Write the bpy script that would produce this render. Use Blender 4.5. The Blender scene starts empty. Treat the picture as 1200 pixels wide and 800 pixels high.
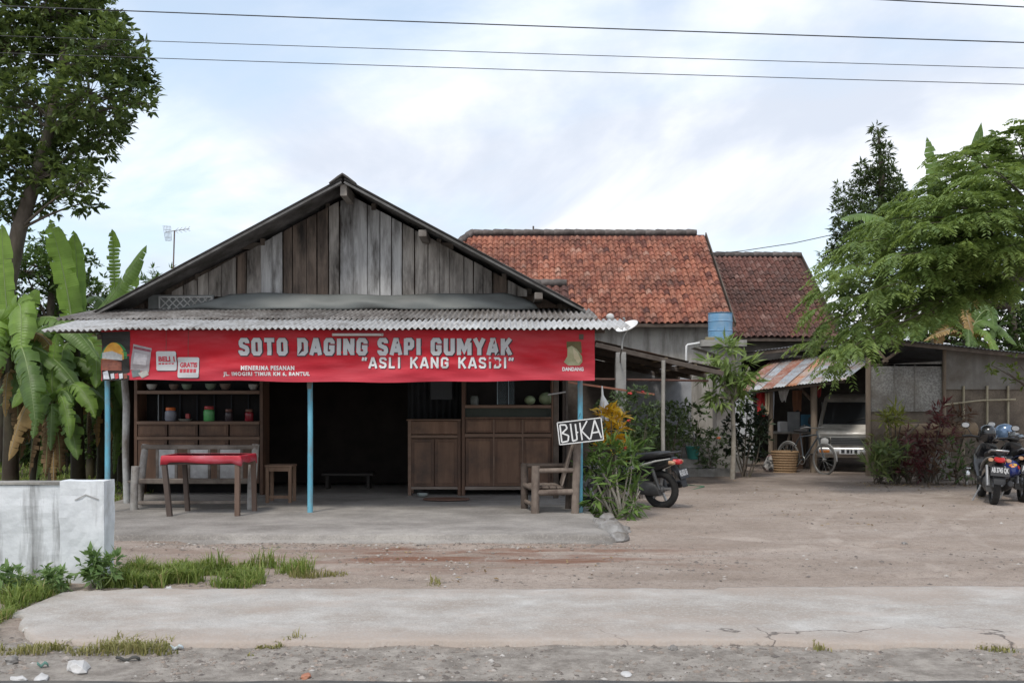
import bpy, bmesh, math, random
import numpy as np
from mathutils import Vector, Matrix, noise as mnoise
R = math.radians
random.seed(7); rng = np.random.default_rng(7)
scene = bpy.context.scene
COL = scene.collection

# ------------------------------------------------------------------ camera
HC, FPX, HOR = 1.57, 1150.0, 470.0          # eye height, focal length in photo pixels, horizon row
cam_d = bpy.data.cameras.new('camera'); cam = bpy.data.objects.new('camera', cam_d); COL.objects.link(cam)
cam.location = (0, 0, HC); cam.rotation_euler = (R(90), 0, 0)
cam_d.sensor_width = 36; cam_d.lens = 36*FPX/1200; cam_d.shift_y = (HOR-400)/1200
cam_d.clip_start = .1; cam_d.clip_end = 3000
scene.camera = cam
scene.render.resolution_x = 1024; scene.render.resolution_y = 682
def P(px, py, d):                            # a point seen at photo pixel (px, py) standing d metres away
    return Vector(((px-600)/FPX*d, d, HC-(py-HOR)/FPX*d))
def PX(px, d): return (px-600)/FPX*d
def PZ(py, d): return HC-(py-HOR)/FPX*d

# ------------------------------------------------------------------ sky, sun, exposure
SUN_EL, SUN_AZ = 58, 205                     # degrees; azimuth clockwise from +Y, the view direction
w = bpy.data.worlds.new('World'); scene.world = w; w.use_nodes = True
nt = w.node_tree; nt.nodes.clear()
def wn(t, **k):
    n = nt.nodes.new(t)
    for a, b in k.items(): setattr(n, a, b)
    return n
sky = wn('ShaderNodeTexSky', sky_type='NISHITA', sun_disc=False)
sky.sun_elevation = R(SUN_EL); sky.sun_rotation = R(SUN_AZ); sky.air_density = 1.0; sky.dust_density = 2.0; sky.ozone_density = 1.0
tc = wn('ShaderNodeTexCoord'); sep = wn('ShaderNodeSeparateXYZ'); nt.links.new(tc.outputs['Generated'], sep.inputs[0])
mx = wn('ShaderNodeMath', operation='MAXIMUM'); mx.inputs[1].default_value = .0; nt.links.new(sep.outputs[2], mx.inputs[0])
ad = wn('ShaderNodeMath', operation='ADD'); ad.inputs[1].default_value = .22; nt.links.new(mx.outputs[0], ad.inputs[0])
dv = []
for i in (0, 1):
    d = wn('ShaderNodeMath', operation='DIVIDE'); nt.links.new(sep.outputs[i], d.inputs[0]); nt.links.new(ad.outputs[0], d.inputs[1]); dv.append(d)
cb = wn('ShaderNodeCombineXYZ'); nt.links.new(dv[0].outputs[0], cb.inputs[0]); nt.links.new(dv[1].outputs[0], cb.inputs[1])
def cloud(scale, detail, rough, dist, loc, lo, hi):
    mp = wn('ShaderNodeMapping'); mp.inputs['Location'].default_value = loc; nt.links.new(cb.outputs[0], mp.inputs[0])
    n = wn('ShaderNodeTexNoise'); n.inputs['Scale'].default_value = scale; n.inputs['Detail'].default_value = detail
    n.inputs['Roughness'].default_value = rough; n.inputs['Distortion'].default_value = dist; nt.links.new(mp.outputs[0], n.inputs[0])
    r = wn('ShaderNodeMapRange', interpolation_type='SMOOTHSTEP'); r.inputs[1].default_value = lo; r.inputs[2].default_value = hi; nt.links.new(n.outputs[0], r.inputs[0])
    return r
big = cloud(.62, 10, .56, .5, (3.1, .4, 0), .40, .58)        # where the cloud deck lies
lit = cloud(.8, 9, .55, .6, (1.2, 4.0, 0), .38, .58)            # bright tops against greyer cloud bases
def mixc(a, b, f):
    m = wn('ShaderNodeMix', data_type='RGBA'); nt.links.new(f, m.inputs[0])
    for s, v in ((6, a), (7, b)):
        if hasattr(v, 'default_value') or hasattr(v, 'is_linked'): nt.links.new(v, m.inputs[s])
        else: m.inputs[s].default_value = (*v, 1)
    return m.outputs[2]
cl = mixc((5.2, 5.65, 6.5), (8.4, 8.5, 8.8), lit.outputs[0])
sc = wn('ShaderNodeMix', data_type='RGBA', blend_type='ADD'); sc.inputs[0].default_value = 1
nt.links.new(sky.outputs[0], sc.inputs[6]); sc.inputs[7].default_value = (2.6, 2.9, 3.0, 1)      # thin high haze over the blue
fin = mixc(sc.outputs[2], cl, big.outputs[0])
bg = wn('ShaderNodeBackground'); bg.inputs[1].default_value = .1; nt.links.new(fin, bg.inputs[0])
wo = wn('ShaderNodeOutputWorld'); nt.links.new(bg.outputs[0], wo.inputs[0])

sd = bpy.data.lights.new('sun', 'SUN'); sd.energy = 1.5; sd.angle = R(12); sd.color = (1, .95, .87)
sun = bpy.data.objects.new('sun', sd); COL.objects.link(sun)
sdir = Vector((math.sin(R(SUN_AZ))*math.cos(R(SUN_EL)), math.cos(R(SUN_AZ))*math.cos(R(SUN_EL)), math.sin(R(SUN_EL))))
sun.rotation_euler = sdir.to_track_quat('Z', 'Y').to_euler(); sun.location = (0, 0, 30)
vs = scene.view_settings; vs.view_transform = 'Standard'; vs.look = 'None'; vs.exposure = .55; vs.gamma = 1; vs.use_curve_mapping = False
scene.render.engine = 'CYCLES'

# ------------------------------------------------------------------ materials
MATS = {}
def M(name, c1, c2=None, scale=5, rough=.75, bump=.15, st=(1, 1, 1), c3=None, dirt=.5, dscale=1.5, dst=(1, 1, 1), metal=0, rnd=0, fine=40, lo=.35, hi=.65, spec=.4, coat=0, bdist=.01):
    if name in MATS: return MATS[name]
    m = bpy.data.materials.new(name); m.use_nodes = True; t = m.node_tree; b = t.nodes['Principled BSDF']
    L = t.links.new; N = t.nodes.new
    b.inputs['Roughness'].default_value = rough; b.inputs['Metallic'].default_value = metal; b.inputs['Specular IOR Level'].default_value = spec
    if coat: b.inputs['Coat Weight'].default_value = coat; b.inputs['Coat Roughness'].default_value = .1
    co = N('ShaderNodeTexCoord'); mp = N('ShaderNodeMapping'); mp.inputs['Scale'].default_value = st; L(co.outputs['Object'], mp.inputs[0])
    n = N('ShaderNodeTexNoise'); n.inputs['Scale'].default_value = scale; n.inputs['Detail'].default_value = 8; n.inputs['Roughness'].default_value = .62; L(mp.outputs[0], n.inputs[0])
    r = N('ShaderNodeValToRGB'); r.color_ramp.elements[0].position = lo; r.color_ramp.elements[1].position = hi
    r.color_ramp.elements[0].color = (*c1, 1); r.color_ramp.elements[1].color = (*(c2 or c1), 1); L(n.outputs[0], r.inputs[0])
    out = r.outputs[0]
    if c3:
        mp2 = N('ShaderNodeMapping'); mp2.inputs['Scale'].default_value = dst; mp2.inputs['Location'].default_value = (3, 5, 1); L(co.outputs['Object'], mp2.inputs[0])
        n2 = N('ShaderNodeTexNoise'); n2.inputs['Scale'].default_value = dscale; n2.inputs['Detail'].default_value = 7; n2.inputs['Roughness'].default_value = .65; L(mp2.outputs[0], n2.inputs[0])
        mr = N('ShaderNodeMapRange'); mr.inputs[1].default_value = 1-dirt-.12; mr.inputs[2].default_value = 1-dirt+.12; L(n2.outputs[0], mr.inputs[0])
        mm = N('ShaderNodeMix'); mm.data_type = 'RGBA'; L(mr.outputs[0], mm.inputs[0]); L(out, mm.inputs[6]); mm.inputs[7].default_value = (*c3, 1); out = mm.outputs[2]
    if rnd:
        oi = N('ShaderNodeObjectInfo'); ma = N('ShaderNodeMapRange'); ma.inputs[3].default_value = 1-rnd; ma.inputs[4].default_value = 1+rnd; L(oi.outputs['Random'], ma.inputs[0])
        hs = N('ShaderNodeHueSaturation'); L(ma.outputs[0], hs.inputs['Value']); L(out, hs.inputs['Color']); out = hs.outputs[0]
    L(out, b.inputs['Base Color'])
    if bump:
        f = N('ShaderNodeTexNoise'); f.inputs['Scale'].default_value = fine; f.inputs['Detail'].default_value = 5; L(mp.outputs[0], f.inputs[0])
        bp = N('ShaderNodeBump'); bp.inputs['Strength'].default_value = bump; bp.inputs['Distance'].default_value = bdist; L(f.outputs[0], bp.inputs['Height']); L(bp.outputs[0], b.inputs['Normal'])
        rr = N('ShaderNodeMapRange'); rr.inputs[3].default_value = max(0, rough-.12); rr.inputs[4].default_value = min(1, rough+.12); L(n.outputs[0], rr.inputs[0]); L(rr.outputs[0], b.inputs['Roughness'])
    MATS[name] = m; return m
def FOL(name, dark, light, tr=.3, rough=.45, dead=None, spec=.35):
    if name in MATS: return MATS[name]
    m = bpy.data.materials.new(name); m.use_nodes = True; t = m.node_tree; b = t.nodes['Principled BSDF']; L = t.links.new; N = t.nodes.new
    a = N('ShaderNodeAttribute'); a.attribute_name = 'rnd'
    r = N('ShaderNodeValToRGB'); e = r.color_ramp.elements; e[0].color = (*dark, 1); e[1].color = (*light, 1); e[0].position = .05; e[1].position = .9
    if dead: q = r.color_ramp.elements.new(.97); q.color = (*dead, 1)
    L(a.outputs['Fac'], r.inputs[0]); L(r.outputs[0], b.inputs['Base Color']); b.inputs['Roughness'].default_value = rough; b.inputs['Specular IOR Level'].default_value = spec
    tl = N('ShaderNodeBsdfTranslucent'); hs = N('ShaderNodeHueSaturation'); hs.inputs['Value'].default_value = 1.5; hs.inputs['Saturation'].default_value = 1.1; hs.inputs['Hue'].default_value = .485
    L(r.outputs[0], hs.inputs['Color']); L(hs.outputs[0], tl.inputs[0])
    mi = N('ShaderNodeMixShader'); mi.inputs[0].default_value = tr; L(b.outputs[0], mi.inputs[1]); L(tl.outputs[0], mi.inputs[2]); L(mi.outputs[0], t.nodes['Material Output'].inputs[0])
    MATS[name] = m; return m

# ------------------------------------------------------------------ builders
ROOT = {}
def tag(o, label=None, cat=None, group=None, kind=None):
    if label: o['label'] = label
    if cat: o['category'] = cat
    if group: o['group'] = group
    if kind: o['kind'] = kind
    return o
def thing(name, label, cat, loc=(0, 0, 0), rz=0, group=None, kind=None):
    o = bpy.data.objects.new(name, None); COL.objects.link(o); o.location = loc; o.rotation_euler = (0, 0, rz); o.empty_display_size = .2
    ROOT[o.name] = (Matrix.Translation(loc) @ Matrix.Rotation(rz, 4, 'Z')).inverted()
    return tag(o, label, cat, group, kind)
def link(name, me, mat, parent=None, local=False):
    o = bpy.data.objects.new(name, me); COL.objects.link(o)
    if mat and not me.materials: me.materials.append(mat)
    if parent:
        o.parent = parent
        if not local and parent.name in ROOT: o.matrix_parent_inverse = ROOT[parent.name]
    return o
def copy_tree(o, parent=None):
    c = o.copy(); COL.objects.link(c); c.parent = parent
    if o.name in ROOT: pass
    for ch in o.children: copy_tree(ch, c)
    return c
def place(o, loc, rz=0):
    o.location = loc; o.rotation_euler = (0, 0, rz); ROOT[o.name] = (Matrix.Translation(loc) @ Matrix.Rotation(rz, 4, 'Z')).inverted()

class MB:
    def __init__(s): s.v = []; s.f = []
    def add(s, vs, fs):
        k = len(s.v); s.v += [tuple(v) for v in vs]; s.f += [tuple(i+k for i in f) for f in fs]; return s
    def box(s, x0, x1, y0, y1, z0, z1, m=None):
        vs = [Vector((x, y, z)) for z in (z0, z1) for y in (y0, y1) for x in (x0, x1)]
        if m: vs = [m @ v for v in vs]
        return s.add(vs, [(0, 2, 3, 1), (4, 5, 7, 6), (0, 1, 5, 4), (2, 6, 7, 3), (0, 4, 6, 2), (1, 3, 7, 5)])
    def bar(s, a, b, w, h=None, up=(0, 0, 1)):           # a rectangular bar from a to b
        a = Vector(a); b = Vector(b); h = h or w; d = (b-a); l = d.length; d.normalize(); u = Vector(up)
        if abs(d.dot(u)) > .95: u = Vector((0, 1, 0))
        x = d.cross(u).normalized(); z = x.cross(d)
        m = Matrix((x, d, z)).transposed().to_4x4(); m.translation = a
        return s.box(-w/2, w/2, 0, l, -h/2, h/2, m)
    def tube(s, pts, rad, n=8, cap=True):
        pts = [Vector(p) for p in pts]; rad = rad if isinstance(rad, (list, tuple)) else [rad]*len(pts)
        vs = []; pr = None
        for i, p in enumerate(pts):
            d = (pts[min(i+1, len(pts)-1)]-pts[max(i-1, 0)]).normalized()
            if pr is None: u = Vector((0, 0, 1)) if abs(d.z) < .9 else Vector((1, 0, 0)); x = d.cross(u).normalized()
            else: x = (pr-d*pr.dot(d)).normalized()
            pr = x; y = d.cross(x)
            vs += [p+(x*math.cos(2*math.pi*k/n)+y*math.sin(2*math.pi*k/n))*rad[i] for k in range(n)]
        fs = [(i*n+k, i*n+(k+1) % n, (i+1)*n+(k+1) % n, (i+1)*n+k) for i in range(len(pts)-1) for k in range(n)]
        if cap: fs += [tuple(range(n-1, -1, -1)), tuple((len(pts)-1)*n+k for k in range(n))]
        return s.add(vs, fs)
    def lathe(s, prof, c=(0, 0, 0), n=20, m=None):       # profile of (radius, z)
        vs = [Vector((r*math.cos(2*math.pi*k/n), r*math.sin(2*math.pi*k/n), z)) for r, z in prof for k in range(n)]
        if m: vs = [m @ v for v in vs]
        vs = [v+Vector(c) for v in vs]
        fs = [(i*n+k, i*n+(k+1) % n, (i+1)*n+(k+1) % n, (i+1)*n+k) for i in range(len(prof)-1) for k in range(n)]
        fs += [tuple(range(n-1, -1, -1)), tuple((len(prof)-1)*n+k for k in range(n))]
        return s.add(vs, fs)
    def prism(s, poly, y0, y1, m=None, ax='y'):          # 2D outline extruded
        n = len(poly)
        mk = {'y': lambda a, b, c: Vector((a, c, b)), 'x': lambda a, b, c: Vector((c, a, b)), 'z': lambda a, b, c: Vector((a, b, c))}[ax]
        vs = [mk(a, b, y0) for a, b in poly]+[mk(a, b, y1) for a, b in poly]
        if m: vs = [m @ v for v in vs]
        return s.add(vs, [tuple(range(n)), tuple(range(2*n-1, n-1, -1))]+[(i, n+i, n+(i+1) % n, (i+1) % n) for i in range(n)])
    def loft(s, secs, n=14, p=2.6, ax='x', m=None):      # sections (pos, centre_a, centre_b, half_a, half_b): superellipse rings
        vs = []
        for t, ca, cb_, ha, hb in secs:
            for k in range(n):
                a = 2*math.pi*k/n; c, q = math.cos(a), math.sin(a)
                u = ca+ha*math.copysign(abs(c)**(2/p), c); v = cb_+hb*math.copysign(abs(q)**(2/p), q)
                vs.append(Vector((t, u, v)) if ax == 'x' else Vector((u, t, v)) if ax == 'y' else Vector((u, v, t)))
        if m: vs = [m @ v for v in vs]
        fs = [(i*n+k, i*n+(k+1) % n, (i+1)*n+(k+1) % n, (i+1)*n+k) for i in range(len(secs)-1) for k in range(n)]
        fs += [tuple(range(n-1, -1, -1)), tuple((len(secs)-1)*n+k for k in range(n))]
        return s.add(vs, fs)
    def torus(s, c, R1, r, n=28, k=8, m=None):           # in the local xz plane
        vs = []
        for i in range(n):
            a = 2*math.pi*i/n
            for j in range(k):
                b = 2*math.pi*j/k; q = R1+r*math.cos(b); vs.append(Vector((q*math.cos(a), r*math.sin(b), q*math.sin(a))))
        if m: vs = [m @ v for v in vs]
        vs = [v+Vector(c) for v in vs]
        return s.add(vs, [(i*k+j, i*k+(j+1) % k, ((i+1) % n)*k+(j+1) % k, ((i+1) % n)*k+j) for i in range(n) for j in range(k)])
    def rock(s, c, sx, sy, sz, seed, sub=1):
        bm = bmesh.new(); bmesh.ops.create_icosphere(bm, subdivisions=sub, radius=1); rr = random.Random(seed)
        of = Vector((rr.random()*50, rr.random()*50, rr.random()*50)); rot = Matrix.Rotation(rr.random()*6.28, 3, 'Z')
        vs = []
        for v in bm.verts:
            k = 1+.55*mnoise.noise(v.co*1.3+of); q = v.co*k; q.z = max(q.z, -.35); q = rot @ Vector((q.x*sx, q.y*sy, q.z*sz)); vs.append(q+Vector(c))
        fs = [tuple(v.index for v in f.verts) for f in bm.faces]; bm.free(); return s.add(vs, fs)
    def rough(s, amp, n=3, sc=4.0):                       # subdivide and weather the shape
        me = bpy.data.meshes.new('tmp'); me.from_pydata(s.v, [], s.f); bm = bmesh.new(); bm.from_mesh(me)
        for _ in range(n): bmesh.ops.subdivide_edges(bm, edges=[e for e in bm.edges if e.calc_length() > .09], cuts=1, use_grid_fill=True)
        bm.normal_update()
        for v in bm.verts: v.co += v.normal*(amp*(mnoise.noise(v.co*sc)+.6*mnoise.noise(v.co*sc*3.1)-.5*max(0, mnoise.noise(v.co*9+Vector((5, 1, 2))))))
        s.v = [tuple(v.co) for v in bm.verts]; bm.verts.index_update(); s.f = [tuple(v.index for v in f.verts) for f in bm.faces]; bm.free(); bpy.data.meshes.remove(me); return s
    def build(s, name, mat, parent=None, smooth=False, bevel=0, local=False, kind=None, sub=0):
        me = bpy.data.meshes.new(name); me.from_pydata(s.v, [], s.f)
        bm = bmesh.new(); bm.from_mesh(me); bmesh.ops.recalc_face_normals(bm, faces=bm.faces)
        if bevel: bmesh.ops.bevel(bm, geom=[e for e in bm.edges if e.is_manifold and e.calc_face_angle(0) > .6], offset=bevel, segments=2, affect='EDGES', profile=.5, clamp_overlap=True)
        for f in bm.faces: f.smooth = smooth
        if smooth:
            for e in bm.edges:
                if len(e.link_faces) == 2 and e.calc_face_angle(0) > R(48): e.smooth = False
        bm.to_mesh(me); bm.free()
        o = link(name, me, mat, parent, local)
        if kind: o['kind'] = kind
        if sub: md = o.modifiers.new('sub', 'SUBSURF'); md.levels = md.render_levels = sub
        return o
def np_mesh(name, V, F, mat, parent=None, rnd=None, smooth=False, kind=None, extra=None):
    me = bpy.data.meshes.new(name); V = np.asarray(V, np.float32); F = np.asarray(F, np.int32); k = F.shape[1]
    me.vertices.add(len(V)); me.vertices.foreach_set('co', V.ravel()); me.loops.add(F.size); me.loops.foreach_set('vertex_index', F.ravel())
    me.polygons.add(len(F)); me.polygons.foreach_set('loop_start', np.arange(0, F.size, k, dtype=np.int32)); me.polygons.foreach_set('loop_total', np.full(len(F), k, np.int32))
    me.update(calc_edges=True)
    me.polygons.foreach_set('use_smooth', np.full(len(F), smooth))
    if rnd is not None: a = me.attributes.new('rnd', 'FLOAT', 'POINT'); a.data.foreach_set('value', np.asarray(rnd, np.float32))
    for nm, val in (extra or {}).items(): a = me.attributes.new(nm, 'FLOAT', 'POINT'); a.data.foreach_set('value', np.asarray(val, np.float32))
    o = link(name, me, mat, parent)
    if kind: o['kind'] = kind
    return o
def nrm(a): return a/np.maximum(np.linalg.norm(a, axis=1, keepdims=True), 1e-9)
LEAF = np.array([(0, 0, 0), (.5, 0, .0), (1, 0, -.18), (.45, .5, .16), (.45, -.5, .16)]); LF = np.array([(0, 1, 2, 3), (0, 4, 2, 1)])
def leaves(name, pos, dr, nn, ln, wd, mat, parent=None, kind=None, rnd=None):
    pos = np.asarray(pos); dr = nrm(np.asarray(dr)); sd_ = nrm(np.cross(nn, dr)); n2 = np.cross(dr, sd_); N = len(pos)
    ln = np.broadcast_to(ln, N)[:, None, None]; wd = np.broadcast_to(wd, N)[:, None, None]; k = len(LEAF)
    V = pos[:, None]+dr[:, None]*(LEAF[None, :, 0:1]*ln)+sd_[:, None]*(LEAF[None, :, 1:2]*wd)+n2[:, None]*(LEAF[None, :, 2:3]*wd)
    F = (np.arange(N)[:, None, None]*k+LF[None]).reshape(-1, 4)
    r = rng.random(N) if rnd is None else rnd
    return np_mesh(name, V.reshape(-1, 3), F, mat, parent, np.repeat(r, k), kind=kind)
def rand_dirs(n, zlo=-1):
    z = rng.uniform(zlo, 1, n); a = rng.uniform(0, 2*np.pi, n); q = np.sqrt(1-z*z); return np.stack([q*np.cos(a), q*np.sin(a), z], 1)
FONT = {}
def text_mesh(body, size=1, offset=0, res=3, space=1):
    c = bpy.data.curves.new('lettering', 'FONT'); c.body = body; c.size = size; c.offset = offset; c.resolution_u = res; c.space_character = space; c.fill_mode = 'FRONT'
    o = bpy.data.objects.new('lettering', c); COL.objects.link(o); dg = bpy.context.evaluated_depsgraph_get()
    me = bpy.data.meshes.new_from_object(o.evaluated_get(dg)); bpy.data.objects.remove(o); bpy.data.curves.remove(c); return me
def lettering(body, x0, x1, z0, z1, fn, mat, parent, bold=.03, name='lettering', cut=0, grow=0, space=1):
    me = text_mesh(body, 1, bold, 3, space); xs = [v.co.x for v in me.vertices]; ys = [v.co.y for v in me.vertices]
    a, b, c, d = min(xs), max(xs), min(ys), max(ys)
    if grow:
        me2 = text_mesh(body, 1, bold+grow, 3, space); bpy.data.meshes.remove(me); me = me2
    bm = bmesh.new(); bm.from_mesh(me)
    for v in bm.verts: v.co = Vector((x0+(v.co.x-a)/(b-a)*(x1-x0), z0+(v.co.y-c)/(d-c)*(z1-z0), 0))
    if cut:
        x = x0
        while x < x1:
            bmesh.ops.bisect_plane(bm, geom=bm.verts[:]+bm.edges[:]+bm.faces[:], plane_co=(x, 0, 0), plane_no=(1, 0, 0)); x += cut
    for v in bm.verts: v.co = fn(v.co.x, v.co.y)
    bm.to_mesh(me); bm.free(); me.materials.clear(); return link(name, me, mat, parent)
def corr(name, e0, e1, t0, t1, mat, parent, wave=.076, amp=.009, nv=4, th=.005, sag=0, up=(0, 0, 1), kind=None, flat=False):
    e0, e1, t0, t1 = map(Vector, (e0, e1, t0, t1)); wl = (e1-e0).length; nw = max(2, round(wl/wave)); nu = nw*8
    nrm_ = (e1-e0).cross(t0-e0).normalized()
    if nrm_.dot(Vector(up)) < 0: nrm_ = -nrm_
    V = []
    for lay in (0, 1):
        for j in range(nv+1):
            v = j/nv; a = e0.lerp(t0, v); b = e1.lerp(t1, v); dz = -sag*4*v*(1-v)
            for i in range(nu+1):
                u = i/nu; h = amp*math.cos(u*nw*2*math.pi) if not flat else amp*(1 if math.cos(u*nw*2*math.pi) > .2 else -1)
                q = a.lerp(b, u)+nrm_*(h-lay*th); q.z += dz+.004*math.sin(u*7+j); V.append(q)
    W = nu+1; o2 = W*(nv+1); F = []
    for j in range(nv):
        for i in range(nu):
            a = j*W+i; F.append((a, a+1, a+W+1, a+W)); F.append((o2+a, o2+a+W, o2+a+W+1, o2+a+1))
    for i in range(nu): F.append((i, o2+i, o2+i+1, i+1)); q = nv*W+i; F.append((q, q+1, o2+q+1, o2+q))
    for j in range(nv):
        a = j*W; F.append((a, a+W, o2+a+W, o2+a)); a = j*W+nu; F.append((a, o2+a, o2+a+W, a+W))
    me = bpy.data.meshes.new(name); me.from_pydata(V, [], F)
    me.polygons.foreach_set('use_smooth', [True]*len(me.polygons)); me.update()
    o = link(name, me, mat, parent)
    if kind: o['kind'] = kind
    return o
def fbm(x, y, s, o=4):
    t = 0; a = 1; q = 0
    for i in range(o): t += a*mnoise.noise(Vector((x*s, y*s, i*7.3))); q += a; a *= .5; s *= 2.03
    return t/q
# ================================================================== the setting
def sstep(a, b, x): t = min(1, max(0, (x-a)/(b-a))); return t*t*(3-2*t)
def gz(x, y):
    if abs(x) > 16 or y > 30 or y < 3: return 0.0
    h = .010*fbm(x, y, .8, 3)+.006*fbm(x+9, y, 4.5, 2)
    h += .028*sstep(7.9, 8.35, y)-.05*sstep(6.45, 6.6, y)*(1-sstep(7.95, 8.1, y))*sstep(-3.3, -3.0, x)
    if y < 6.6: h += .016*fbm(x, y, 1.9, 3)
    h += .035*sstep(-3.0, -4.2, x)*sstep(6.2, 6.9, y)*(.5+fbm(x, y, 2, 2))
    h += .02*(1-sstep(0, .8, abs(y-10.3)))*sstep(1.4, .4, x)*(.4+fbm(x, y, 3, 3))      # dirt heaped against the porch slab
    if y > 8.4:                                                               # wheel ruts curving into the yard
        wb = .35*mnoise.noise(Vector((x*.8, y*.8, 3)))
        for cx_, cy_, rd_ in ((9.5, 10.6, 4.3), (9.4, 10.8, 5.75), (1.2, 14.5, 4.6), (1.4, 14.3, 6.1), (6.2, 16.5, 6.6), (11, 6, 5.2), (11.1, 5.8, 6.5)):
            q = math.hypot(x-cx_, y-cy_)+wb-rd_; h += -.016*math.exp(-(q/.09)**2)+.007*math.exp(-((abs(q)-.16)/.05)**2)
        h += .008*fbm(x, y, 7, 2)
    return h
xs = np.concatenate([[-600, -250, -100, -50, -28, -18], np.arange(-13, 13.01, .09), [18, 28, 50, 100, 250, 600]])
ys = np.concatenate([[-60, -20, 0, 3], np.arange(4.4, 12, .07), np.arange(12, 27, .3), [30, 40, 60, 100, 250, 900]])
GV = np.array([(x, y, gz(x, y)) for y in ys for x in xs]); W = len(xs)
GF = np.array([(j*W+i, j*W+i+1, (j+1)*W+i+1, (j+1)*W+i) for j in range(len(ys)-1) for i in range(W-1)])
def ground_mat():
    m = bpy.data.materials.new('dry_dirt'); m.use_nodes = True; t = m.node_tree; b = t.nodes['Principled BSDF']; L = t.links.new
    def N(k, **kw):
        n = t.nodes.new(k)
        for a, v in kw.items(): setattr(n, a, v)
        return n
    g = N('ShaderNodeNewGeometry'); sp = N('ShaderNodeSeparateXYZ'); L(g.outputs['Position'], sp.inputs[0])
    def noise(s, d=6, r=.6, st=(1, 1, 1), loc=(0, 0, 0)):
        mp = N('ShaderNodeMapping'); mp.inputs['Scale'].default_value = st; mp.inputs['Location'].default_value = loc; L(g.outputs['Position'], mp.inputs[0])
        n = N('ShaderNodeTexNoise'); n.inputs['Scale'].default_value = s; n.inputs['Detail'].default_value = d; n.inputs['Roughness'].default_value = r; L(mp.outputs[0], n.inputs[0]); return n.outputs[0]
    def rng_(x, a, b2, lo=0, hi=1):
        r = N('ShaderNodeMapRange'); r.inputs[1].default_value = a; r.inputs[2].default_value = b2; r.inputs[3].default_value = lo; r.inputs[4].default_value = hi; L(x, r.inputs[0]); return r.outputs[0]
    def math_(op, a, c):
        n = N('ShaderNodeMath', operation=op)
        for i, q in enumerate((a, c)):
            if isinstance(q, (int, float)): n.inputs[i].default_value = q
            else: L(q, n.inputs[i])
        return n.outputs[0]
    def mix(f, a, c):
        n = N('ShaderNodeMix', data_type='RGBA'); L(f, n.inputs[0])
        for i, q in ((6, a), (7, c)):
            if isinstance(q, tuple): n.inputs[i].default_value = (*q, 1)
            else: L(q, n.inputs[i])
        return n.outputs[2]
    base = mix(rng_(noise(.9, 7), .35, .65), (.315, .25, .205), (.44, .362, .308))
    base = mix(rng_(noise(1.1, 6, .65, (.35, 1.6, 1), (4, 1, 0)), .45, .7), base, (.45, .38, .332))     # dusty streaks along the traffic
    base = mix(rng_(noise(14, 6, .75), .48, .75, 0, .65), base, (.17, .14, .12))
    base = mix(rng_(noise(55, 4, .8), .52, .66, 0, .55), base, (.47, .41, .365)); base = mix(rng_(noise(75, 4, .8, (1, 1, 1), (7, 3, 0)), .54, .66, 0, .7), base, (.115, .095, .082))
    for cx_, cy_, rd_ in ((9.5, 10.6, 4.3), (9.4, 10.8, 5.75), (1.2, 14.5, 4.6), (1.4, 14.3, 6.1), (6.2, 16.5, 6.6)):          # curved tyre tracks
        mpr = N('ShaderNodeMapping'); mpr.inputs['Location'].default_value = (-cx_, -cy_, 0); L(g.outputs['Position'], mpr.inputs[0]); ln_ = N('ShaderNodeVectorMath', operation='LENGTH'); L(mpr.outputs[0], ln_.inputs[0])
        dd_ = math_('ABSOLUTE', math_('SUBTRACT', math_('ADD', ln_.outputs['Value'], rng_(noise(.8, 4), 0, 1, -.35, .35)), rd_), 0)
        base = mix(math_('MULTIPLY', math_('MULTIPLY', rng_(dd_, .11, .05, 0, .55), rng_(noise(2.2, 5, .7, (1, 1, 1), (cx_, 0, 0)), .42, .6)), rng_(sp.outputs[1], 8.3, 9)), base, (.50, .425, .37))
    wob = math_('ADD', sp.outputs[1], rng_(noise(1.5, 5), 0, 1, -.5, .5))
    base = mix(rng_(wob, 6.75, 6.25), base, mix(rng_(noise(5, 8, .75), .4, .62), (.25, .222, .195), (.46, .415, .37)))   # gravelly verge by the road
    red = math_('MULTIPLY', rng_(noise(.9, 6, .7, (.5, 2.2, 1), (1, 3, 0)), .46, .60), math_('MULTIPLY', rng_(sp.outputs[1], 8.6, 9.5), math_('MULTIPLY', rng_(sp.outputs[1], 10.7, 10.2), math_('MULTIPLY', rng_(sp.outputs[0], -4.0, -1.0), rng_(sp.outputs[0], 2.6, .8)))))
    base = mix(red, base, (.235, .125, .085))
    soil = math_('MULTIPLY', rng_(sp.outputs[0], -5.0, -6.5), rng_(wob, 10.5, 12))
    base = mix(soil, base, (.07, .065, .035))
    back_dark = math_('MULTIPLY', rng_(wob, 16.2, 18.4, 0, .75), rng_(noise(.6, 4), .3, .6))
    base = mix(back_dark, base, (.12, .092, .075))  # darker patches setting in towards the back of the yard
    L(base, b.inputs['Base Color']); b.inputs['Roughness'].default_value = .95; b.inputs['Specular IOR Level'].default_value = .15
    bp = N('ShaderNodeBump'); bp.inputs['Strength'].default_value = .9; bp.inputs['Distance'].default_value = .03
    L(math_('ADD', noise(28, 8, .75), math_('MULTIPLY', noise(110, 4, .7), .35)), bp.inputs['Height']); L(bp.outputs[0], b.inputs['Normal'])
    return m
GM = ground_mat()
tag(np_mesh('ground', GV, GF, GM, smooth=True), 'dry grey brown dirt yard and ground reaching the horizon', kind='structure')

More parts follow.
